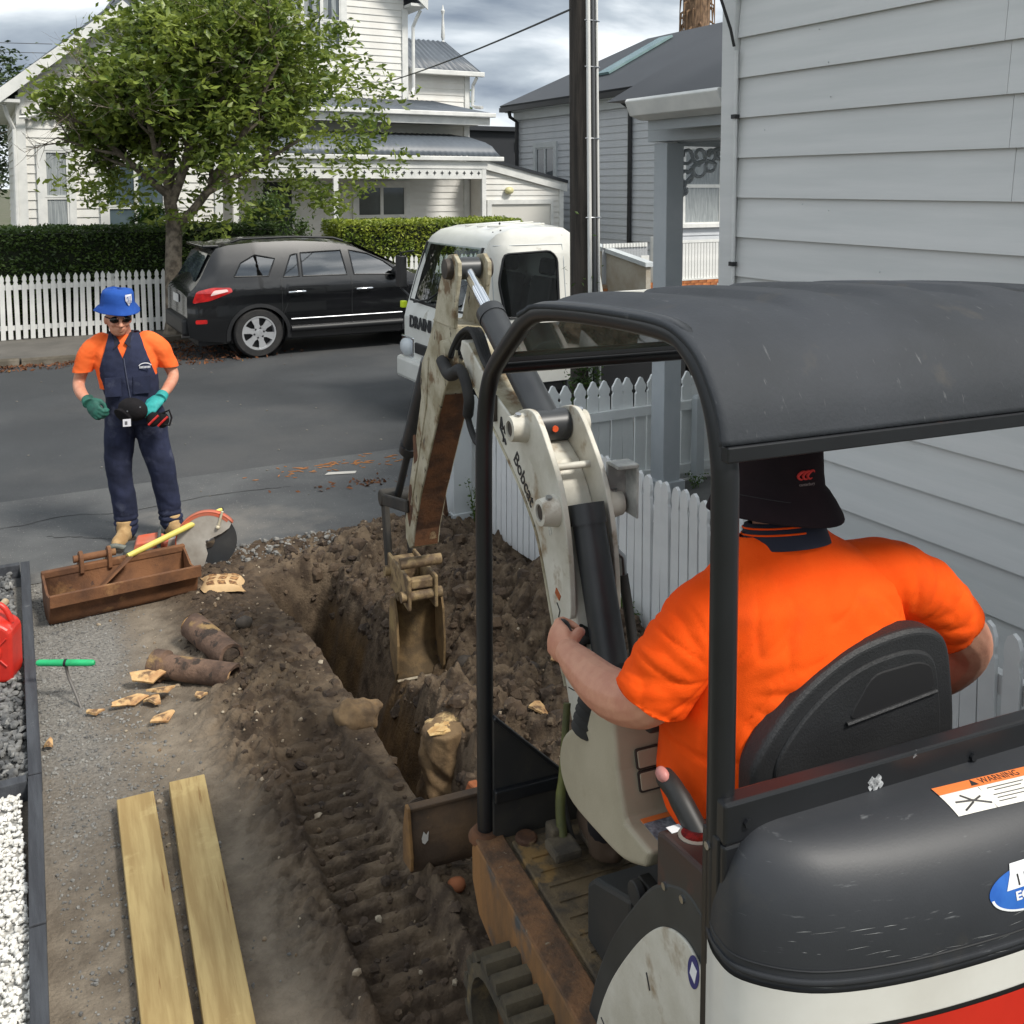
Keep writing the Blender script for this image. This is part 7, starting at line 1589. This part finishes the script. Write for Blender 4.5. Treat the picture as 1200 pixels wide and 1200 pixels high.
# ---- cut-off saw
csw = thing('cut_off_saw', 'orange and grey petrol cut-off saw with a big disc, resting behind the rusty bucket', 'saw', (1.06, 6.50, .0), rad(-12))
SG = M('saw_grey', s(184, 179, 170), s(160, 153, 143), sc=8, rough=.6, c3=s(190, 140, 120), sc3=5, lo3=.62, hi3=.72)
SO = M('saw_orange', s(206, 92, 60), s(184, 112, 90), sc=6, rough=.55); SD = M('saw_dark', s(56, 60, 60), s(84, 84, 80), sc=9, rough=.6)
dc_ = Vector((.185, -.02, .19)); an = Vector((-.12, -1, .0)).normalized()
ds = obj('disc', MB().lathe([(.185, -.0025), (.185, .0025), (.03, .003), (.001, .003)], dc_, an, 48).lathe([(.185, -.0025), (.001, -.0025)], dc_, an, 48, caps=False), M('saw_disc', s(92, 96, 100), s(70, 73, 77), sc=2, rough=.35, metal=.6), csw, 30, local=True)
obj('hub', MB().lathe([(.045, .0), (.045, .01), (.02, .016), (.012, .02)], dc_, an, 20), STEEL, ds, 40, local=True)
# guard: about 200 degrees of the disc, kinked front edge
u1 = Vector((1, -.12, 0)).normalized(); v1 = Vector((0, 0, 1))
gp2 = [(.20*math.cos(t), .20*math.sin(t)) for t in np.linspace(rad(38), rad(252), 26)]+[(-.02, -.15), (.0, -.08), (-.015, -.02), (.02, .02), (.09, .05), (.14, .085)]
gd = obj('blade_guard', MB().prism(gp2, dc_+an*.014, u1, v1, an, .006).prism(gp2, dc_-an*.02, u1, v1, an, .006), SG, csw, local=True)
rimg = MB().grid([[dc_+u1*.202*math.cos(t)+v1*.202*math.sin(t)+an*k for k in (-.022, .022)] for t in np.linspace(rad(36), rad(254), 30)]); o = obj('guard_rim', rimg, SO, gd, 180, local=True); o.modifiers.new('solid', 'SOLIDIFY').thickness = .008
obj('guard_edge_stripe', MB().grid([[dc_+u1*r*math.cos(t)+v1*r*math.sin(t)+an*.0215 for r in (.175, .2)] for t in np.linspace(rad(45), rad(140), 16)]), SO, gd, local=True)
obj('guard_handle', MB().tube([dc_+u1*.07+v1*.10+an*.025, dc_+u1*.10+v1*.2+an*.03], .008, 8).ball(dc_+u1*.068+v1*.095+an*.026, .014, 8), M('pale_handle', s(206, 196, 170), rough=.5), gd, 60, local=True)
obj('arm', MB().prism(rpoly([(-.30, .10), (-.02, .15), (.06, .19), (.03, .23), (-.04, .22), (-.30, .2)], .02), dc_+Vector((0, .03, -.19)), u1, v1, -an, .05), SG, csw, bevel=.006, local=True)
obj('motor_body', MB().box(-.33, -.08, -.08, .12, .04, .2), SD, csw, bevel=.03, local=True, seg=3)
obj('top_cover', MB().prism([(-.27, .185), (-.25, .235), (-.12, .245), (-.06, .21), (-.06, .19)], (0, -.07, 0), (1, 0, 0), (0, 0, 1), (0, 1, 0), .16), SO, csw, bevel=.012, local=True)
obj('front_handle', MB().tube(dens([(-.1, -.1, .05), (-.11, -.13, .14), (-.11, -.08, .25), (-.11, .05, .28), (-.11, .14, .22), (-.1, .15, .08)], 4), .012, 8), SD, csw, 60, local=True)
obj('rear_handle', MB().tube(dens([(-.32, .02, .18), (-.40, .02, .2), (-.44, .02, .13), (-.40, .02, .05), (-.32, .02, .05)], 4), .018, 8), M('handle_grey_green', s(70, 80, 78), s(150, 146, 130), sc=8, rough=.6), csw, 60, local=True)
obj('filter_cover', MB().box(-.34, -.24, -.1, -.075, .07, .17), M('cover_pale', s(168, 166, 156), rough=.6), csw, bevel=.01, local=True)
# ---- yellow D-handle leaning across the bucket
YEL = M('yellow_fibreglass', s(216, 204, 108), s(198, 182, 88), sc=9, rough=.5)
a, b = Vector((.80, 6.32, .245)), Vector((1.235, 6.50, .325)); d = (b-a).normalized()
sv = thing('shovel', 'yellow D-handled shovel leaning across the saw and the rusty bucket', 'shovel', a)
obj('handle', MB().tube([a-d*.08, a, b-d*.02], [.017, .018, .02], 12), YEL, sv, 40)
px_ = Vector((.55, -.3, .35)).normalized(); px_ = (px_-d*px_.dot(d)).normalized()
gr = obj('grip', MB().tube(dens([b-d*.03, b+px_*.03+d*.02, b+px_*.05+d*.06, b+px_*.048+d*.10], 4), .014, 8).tube(dens([b-d*.03, b-px_*.03+d*.02, b-px_*.05+d*.06, b-px_*.048+d*.10], 4), .014, 8).tube([b-px_*.052+d*.098, b+px_*.052+d*.098], .0125, 10), YEL, sv, 60)
obj('grip_cap', MB().tube([b+px_*.025+d*.098, b+px_*.056+d*.098], .016, 10), RUBBER, gr, 60)
obj('blade', MB().grid([[a-d*(.08+.25*i/4)-Vector((0, 0, .12*i/4))+px_*(.09*(j-2)/2)+Vector((0, 0, -.012*abs(j-2)+.0)) for j in range(5)] for i in range(5)]), RB, sv, 60).modifiers.new('solid', 'SOLIDIFY').thickness = .003
# ---- folded paper sack
sk_ = MB(); sx_, sy_ = 1.245, 6.05
def sackp(u, v, up): # rounded pillow
    e = (1-abs(u)**3)*(1-abs(v)**3); return Vector((sx_+.115*u+.02*v+.012*math.sin(v*4), sy_+.12*v-.05*u, gh(sx_, sy_)+.012+max(0, e)**.6*(.045 if up else -.004)+.007*noise.noise(Vector((u*2.4, v*2.4, 1)))))
for up in (1, 0): sk_.grid([[sackp(-1+2*i/14, -1+2*j/14, up) for j in range(15)] for i in range(15)])
SACK = M('paper_sack', s(204, 172, 128), s(184, 150, 106), sc=7, rough=.8, bump=.2)
sk1 = obj('paper_sack', sk_, SACK, None, 70); tag(sk1, 'brown paper sack with dark print crumpled beside the rusty bucket', 'sack')
pr = MB()
for r in range(3):
    for c in range(3): pr.grid([[sackp(-.72+.55*r+.36*i/3, -.66+.5*c+.36*j/3, 1)+Vector((0, 0, .002)) for j in range(4)] for i in range(4)])
obj('sack_print', pr, M('sack_ink', s(104, 72, 46), s(170, 128, 82), sc=60, lo=.45, hi=.55, rough=.8), sk1)
# ---- two short lengths of old earthenware pipe
PIPE = M('old_pipe_brown', s(112, 88, 72), s(78, 60, 49), sc=8, lo=.4, hi=.6, rough=.85, c3=s(150, 122, 80), sc3=6, lo3=.55, hi3=.63, c4=s(56, 45, 37), sc4=11, lo4=.58, hi4=.64, bump=.8, bsc=35)
CLAY = M('broken_clay', s(206, 172, 122), s(172, 130, 88), sc=22, rough=.85, c3=s(110, 86, 64), sc3=12, lo3=.58, hi3=.66)
def pipe(label, a, b, r, collar=True):
    a, b = Vector(a), Vector(b); d = (b-a).normalized(); L_ = (b-a).length
    p = thing('clay_pipe', label, 'pipe', (a+b)/2-Vector((0, 0, r)))
    n = 26; prof = [(r, 0), (r, L_), (r-.018, L_), (r-.018, 0)]
    m = MB().lathe(prof, a, d, n, True)
    m.v = [tuple(Vector(v)+d*(.03*noise.noise(Vector(v)*9) if (Vector(v)-a).dot(d) > L_*.5 else .025*noise.noise(Vector(v)*8))) for v in m.v]
    o = obj('barrel', m, PIPE, p, 40)
    if collar: obj('socket', MB().lathe([(r, 0), (r+.018, .005), (r+.018, .07), (r, .08)], a, d, n, False, False), PIPE, o, 40)
    obj('broken_rim', MB().lathe([(r-.001, L_-.004), (r-.009, L_+.004), (r-.017, L_-.004)], a, d, n, False, False), CLAY, o)
    obj('mud_plug', MB().ball(a+d*.03, (r*.8, r*.8, r*.8), 10, jit=.1), CLOD, p); return p
zg = gh(.95, 5.05)
pipe('front one of two broken clay pipes, lying across the path with its open end right', (.70, 5.12, .065), (1.03, 4.79, .075), .06)
pipe('rear one of two broken clay pipes, mud-caked and pointing away behind the front one', (1.055, 4.97, .085), (.945, 5.40, .105), .07, False)
# ---- pot shards and broken clay pieces: one of each kind is separately labelled
def shard(label, c, lx, ly, rz, t=.014, tilt=0, curve=.02):
    # broken earthenware: sharp irregular outline, gently curved like the pipe it came from
    c = Vector(c); r_ = random.Random(int(c.x*1e4)+int(c.y*1e4)); k = r_.randint(5, 7); lx *= 1.2; ly *= 1.7; t *= .75
    poly = [(lx*math.cos(a)*r_.uniform(.72, 1.05), ly*math.sin(a)*r_.uniform(.7, 1.05)) for a in [2*math.pi*(i+r_.uniform(-.25, .25))/k for i in range(k)]]
    P2 = []
    for i in range(k):
        a, b = Vector(poly[i]), Vector(poly[(i+1) % k])
        for q in (0, .33, .67): P2.append(a.lerp(b, q)*(1+(r_.uniform(-.05, .05) if q else 0)))
    n = len(P2); zz = lambda p: curve*(1-(p.y/ly)**2)
    top = [(p.x, p.y, zz(p)+t) for p in P2]; bot = [(p.x*.97, p.y*.97, zz(p)) for p in P2]; vs = top+bot+[(0, 0, curve+t), (0, 0, curve)]
    fs = [(i, (i+1) % n, 2*n) for i in range(n)]+[(n+(i+1) % n, n+i, 2*n+1) for i in range(n)]+[(i, n+i, n+(i+1) % n, (i+1) % n) for i in range(n)]
    m = MB().add(vs, fs); m.xf(Matrix.Rotation(rz, 4, 'Z') @ Matrix.Rotation(tilt, 4, 'X')); o = obj('clay_shard', m, CLAY, None, 25, local=True); o.location = c
    tag(o, label, 'shard'); return o
G_ = lambda x, y, k=.012: (x, y, gh(x, y)+k)
shard('long broken clay shard topmost of the pile left of the front pipe', G_(.66, 5.03, .05), .115, .03, rad(-12), tilt=.3)
shard('short curved clay shard lying in the middle of the shard pile', G_(.70, 4.87, .03), .07, .03, rad(-10), tilt=-.4)
shard('straight clay shard at the left front of the pile', G_(.555, 4.88, .015), .085, .022, rad(4), tilt=.5)
shard('small triangular clay shard at the front of the pile', G_(.65, 4.83, .012), .035, .03, rad(40))
shard('single clay shard nearest the planks on the bare path', G_(.665, 4.65, .012), .06, .018, rad(18), tilt=.3)
shard('thin clay splinter beside the tip of the green-handled probe', G_(.395, 4.86, .006), .04, .01, rad(-25))
shard('small pale shard alone right of the shard pile under the front pipe', G_(.86, 4.74, .01), .03, .018, rad(-40))
shard('yellow clay splinter against the dark edging timber', G_(.185, 4.66, .01), .03, .012, rad(70))
shard('bright broken clay piece in the dirt left of the beige console', G_(2.27, 3.92, .02), .05, .035, rad(60), tilt=.5)
shard('pale curved shard in the dirt beside the operator hand', G_(2.62, 4.35, .04), .04, .022, rad(10), tilt=.6)
# ---- lump of broken concrete/brick standing in the trench side
rk = MB(); rk.tube([(.02, .02, -.34), (.01, 0, -.1), (0, 0, .1), (-.01, -.005, .17)], [.15, .135, .115, .10], 9); rkm = voxel(rk, .011, 1); rkm = displace(rkm, lambda co, nr: (.03*fbm(co[:, 0]+co[:, 1], co[:, 2]-co[:, 1], 13, 4, 2)).astype('f'))
CONC = M('clay_concrete_lump', s(128, 104, 74), s(84, 68, 50), sc=8, rough=.9, c3=s(216, 186, 132), sc3=6, lo3=.6, hi3=.66, bump=.5, bsc=40)
o = obj('concrete_lump', rkm, CONC, None, local=True); o.location = (1.80, 3.95, -.13); tag(o, 'upright clay-covered concrete lump at the right side of the trench', 'rubble lump')
obj('broken_face', MB().ball((-.03, -.03, .165), (.07, .045, .014), 7, jit=.4), M('pale_break', s(226, 196, 140), s(190, 150, 98), sc=20, rough=.9), o, local=True)
o = obj('brick_piece', MB().box(-.045, .045, -.03, .03, -.1, .1), M('orange_brick_old', s(164, 96, 58), s(128, 78, 50), sc=12, rough=.9, bump=.4), None, bevel=.01, local=True); o.location = (1.77, 3.62, -.15); o.rotation_euler = (.2, .25, .3); tag(o, 'orange brick fragment stuck in the trench side below the concrete lump', 'brick')
rk = MB(); rk.ball((0, 0, 0), (.12, .09, .07), 12, jit=.14); rkm = displace(voxel(rk, .01, 2), lambda co, nr: (.028*fbm(co[:, 0]+co[:, 2], co[:, 1]-co[:, 2], 14, 4, 7)).astype('f'))
o = obj('clay_lump', rkm, CONC, None, local=True); o.location = (1.475, 4.22, gh(1.45, 4.22)+.02); tag(o, 'yellowish clay lump at the left edge of the trench', 'rubble lump')
for i, (x, y, r, lb) in enumerate(((2.52, 4.42, .05, 'round dark stone in the loose dirt near the operator hand'), (1.2, 5.3, .05, 'brown stone lying on the mud right of the pipes'), (2.28, 4.75, .055, 'dark lump of earth in front of the digging bucket teeth'), (1.38, 2.95, .035, 'small orange brick chip in the track print by the blade'))):
    rk = MB().ball((0, 0, 0), (r, r*.85, r*.7), 10, jit=.08); o = obj('stone', rk, M('brick_chip', s(156, 96, 62), rough=.9) if i == 3 else M('dark_stone', s(74, 66, 58), s(54, 48, 42), sc=20, rough=.8), None, 60, local=True); o.location = (x, y, gh(x, y)+r*.35); tag(o, lb, 'stone')
# ---- T-handled probe stuck in the path
pb = thing('probe_rod', 'T-handled steel probe with a bright green grip stuck in the path', 'probe', (.355, 4.96, .0))
tp_ = Vector((.29, 5.06, .20)); R3 = Vector((.879, -.477, 0))
obj('rod', MB().tube(dens([tp_, (.30, 5.06, .13), (.325, 5.02, .06), (.355, 4.96, -.03)], 4), .007, 8), M('rod_steel', s(104, 100, 96), rough=.5), pb, 60)
gr = obj('grip', MB().tube([tp_-R3*.14, tp_-R3*.128, tp_-R3*.01, tp_+R3*.01, tp_+R3*.128, tp_+R3*.14], [.010, .0155, .0165, .0165, .0155, .010], 14), M('green_grip', s(36, 176, 110), s(28, 150, 92), sc=9, rough=.45), pb, 60)
obj('grip_band', MB().tube([tp_-R3*.006, tp_+R3*.006], .0185, 14), BLACK, gr)
# ---- red fuel can at the left edge
gcx = thing('fuel_can', 'red plastic fuel can cut by the left edge of the picture', 'fuel can', (-.03, 5.45, .03), rad(-20))
RC = M('red_can', s(206, 54, 40), s(184, 40, 32), sc=5, rough=.4, c3=s(222, 150, 140), sc3=4, lo3=.64, hi3=.74)
obj('body', MB().prism(rpoly([(-.13, 0), (.13, 0), (.13, .27), (.02, .33), (-.10, .33), (-.13, .28)], .04), (0, -.08, 0), (1, 0, 0), (0, 0, 1), (0, 1, 0), .16), RC, gcx, bevel=.018, local=True, seg=3)
em_ = MB()
em_.tube([(.03+.05*math.cos(t), -.084, .16+.05*math.sin(t)) for t in np.linspace(0, 6.28, 20)], .005, 6).tube([(.03+.03*math.cos(t), -.084, .16+.03*math.sin(t)) for t in np.linspace(0, 6.28, 16)], .004, 6)
for a in (40, 140, 220, 320): em_.tube([(.03+.06*math.cos(rad(a)), -.083, .16+.06*math.sin(rad(a))), (.03+.10*math.cos(rad(a)), -.083, .16+.11*math.sin(rad(a)))], .005, 6)
obj('embossing', em_, RC, gcx, 60, local=True)
obj('handle', MB().tube(dens([(-.1, 0, .32), (-.06, 0, .38), (.06, 0, .37), (.11, 0, .28)], 4), .014, 10), RC, gcx, 60, local=True)
obj('cap', MB().lathe([(.03, 0), (.03, .04), (.02, .045)], (-.08, 0, .33), (-.3, 0, 1), 16), BLACK, gcx, 40, local=True)
o = obj('hammer_handle', MB().tube([(-.14, 5.9, .06), (.055, 6.17, .13)], [.018, .022], 10), M('old_wood', s(176, 158, 130), s(140, 122, 98), sc=8, stretch=(6, 1, 6), rough=.8), None, 60); tag(o, 'weathered wooden tool handle leaning above the red fuel can', 'tool handle')
# ---- stake leaning behind the arm, sticks, leaf litter
o = obj('wooden_stake', MB().tube([(3.0, 6.54, -.02), (2.86, 6.3, .3), (2.78, 6.2, .62)], [.018, .016, .014], 8), M('stake_wood', s(120, 88, 66), s(92, 68, 52), sc=8, rough=.9), None, 60); tag(o, 'thin brown stake leaning in the soil behind the digging arm', 'stake')
o = obj('paper_scrap', MB().add([(.4+2.15, 8.1, .006), (2.8, 8.02, .006), (2.83, 8.07, .01), (2.6, 8.15, .008)], [(0, 1, 2, 3)]), M('paper', s(190, 186, 178), rough=.9)); tag(o, 'small pale scrap lying on the road beyond the arm', 'scrap')
lm = []
for k in range(900):
    x = 1.9+abs(random.gauss(0, .9)); y = random.uniform(14.1, 16.4); lm.append((x, y, .004+random.random()*.02+(.08 if y > 16.5 else 0)))
for k in range(700): x = random.uniform(-1, 1.9); lm.append((x, 15.15-abs(random.gauss(0, .22)), .005+random.random()*.012))
for k in range(50): lm.append((random.gauss(2.75, .22), random.gauss(7.75, .07), .006))
o = obj('fallen_leaves', leaf_cloud(lm, .03, 'fallen_leaves'), M('dead_leaf', s(120, 76, 46), s(84, 54, 38), sc=3, rough=.9, c3=s(160, 122, 70), sc3=5, lo3=.6, hi3=.64)); tag(o, 'brown fallen leaves along the far gutter and under the parked car', 'leaves', kind='stuff')
gr_ = MB()
for k in range(420):
    x, y = random.uniform(-1.5, 6), random.uniform(7, 14.8); r0 = .003+.012*random.random()**5; a = random.uniform(0, 6.28); z = .002 if y < 8.62 else -.005
    gr_.prism([(x+r0*math.cos(a+q)*random.uniform(.5, 1.4), y+r0*math.sin(a+q)*random.uniform(.5, 1.4)) for q in (0, 1.6, 3.1, 4.7)], (0, 0, z), (1, 0, 0), (0, 1, 0), (0, 0, 1), r0*.4)
o = obj('road_grit', gr_, M('pale_grit', s(132, 128, 120), s(100, 95, 88), sc=3, rough=.9)); tag(o, 'pale grit and wood flakes scattered over road and footpath', 'grit', kind='stuff')
for pts, lb in (([(.35, 7.6), (.62, 7.42), (.8, 7.3), (1.02, 7.22), (1.2, 7.02)], 'thin dark crack in the footpath running past the boots'), ([(-.5, 8.0), (.1, 7.93), (.5, 8.02), (.9, 7.9), (1.6, 8.0), (2.2, 7.93)], 'long wandering crack across the grey footpath')):
    cr_ = MB(); Pp = dens([(x, y, .003) for x, y in pts], 8); Pp = [p+Vector((random.gauss(0, .008), random.gauss(0, .008), 0)) for p in Pp]
    cr_.grid([[p+Vector((0, w_*(.5+random.random()), 0)) for w_ in (-.004, .004)] for p in Pp]); o = obj('pavement_crack', cr_, M('crack_dark', s(44, 44, 43), rough=1)); tag(o, lb, 'crack')
ch = MB()
for k in range(70):
    x, y = random.gauss(2.75, .3), random.gauss(8.35, .09); r0 = random.uniform(.01, .05); a = random.gauss(-.2, .5)
    ch.prism([(x+math.cos(a)*r0, y+math.sin(a)*r0), (x-math.sin(a)*.006, y+math.cos(a)*.006), (x-math.cos(a)*r0, y-math.sin(a)*r0), (x+math.sin(a)*.006, y-math.cos(a)*.006)], (0, 0, .003), (1, 0, 0), (0, 1, 0), (0, 0, 1), .004)
o = obj('wood_chips', ch, M('orange_chip', s(186, 128, 76), s(150, 96, 56), sc=5, rough=.9)); tag(o, 'orange wood chips strewn on the footpath edge beyond the arm', 'wood chips', kind='stuff')
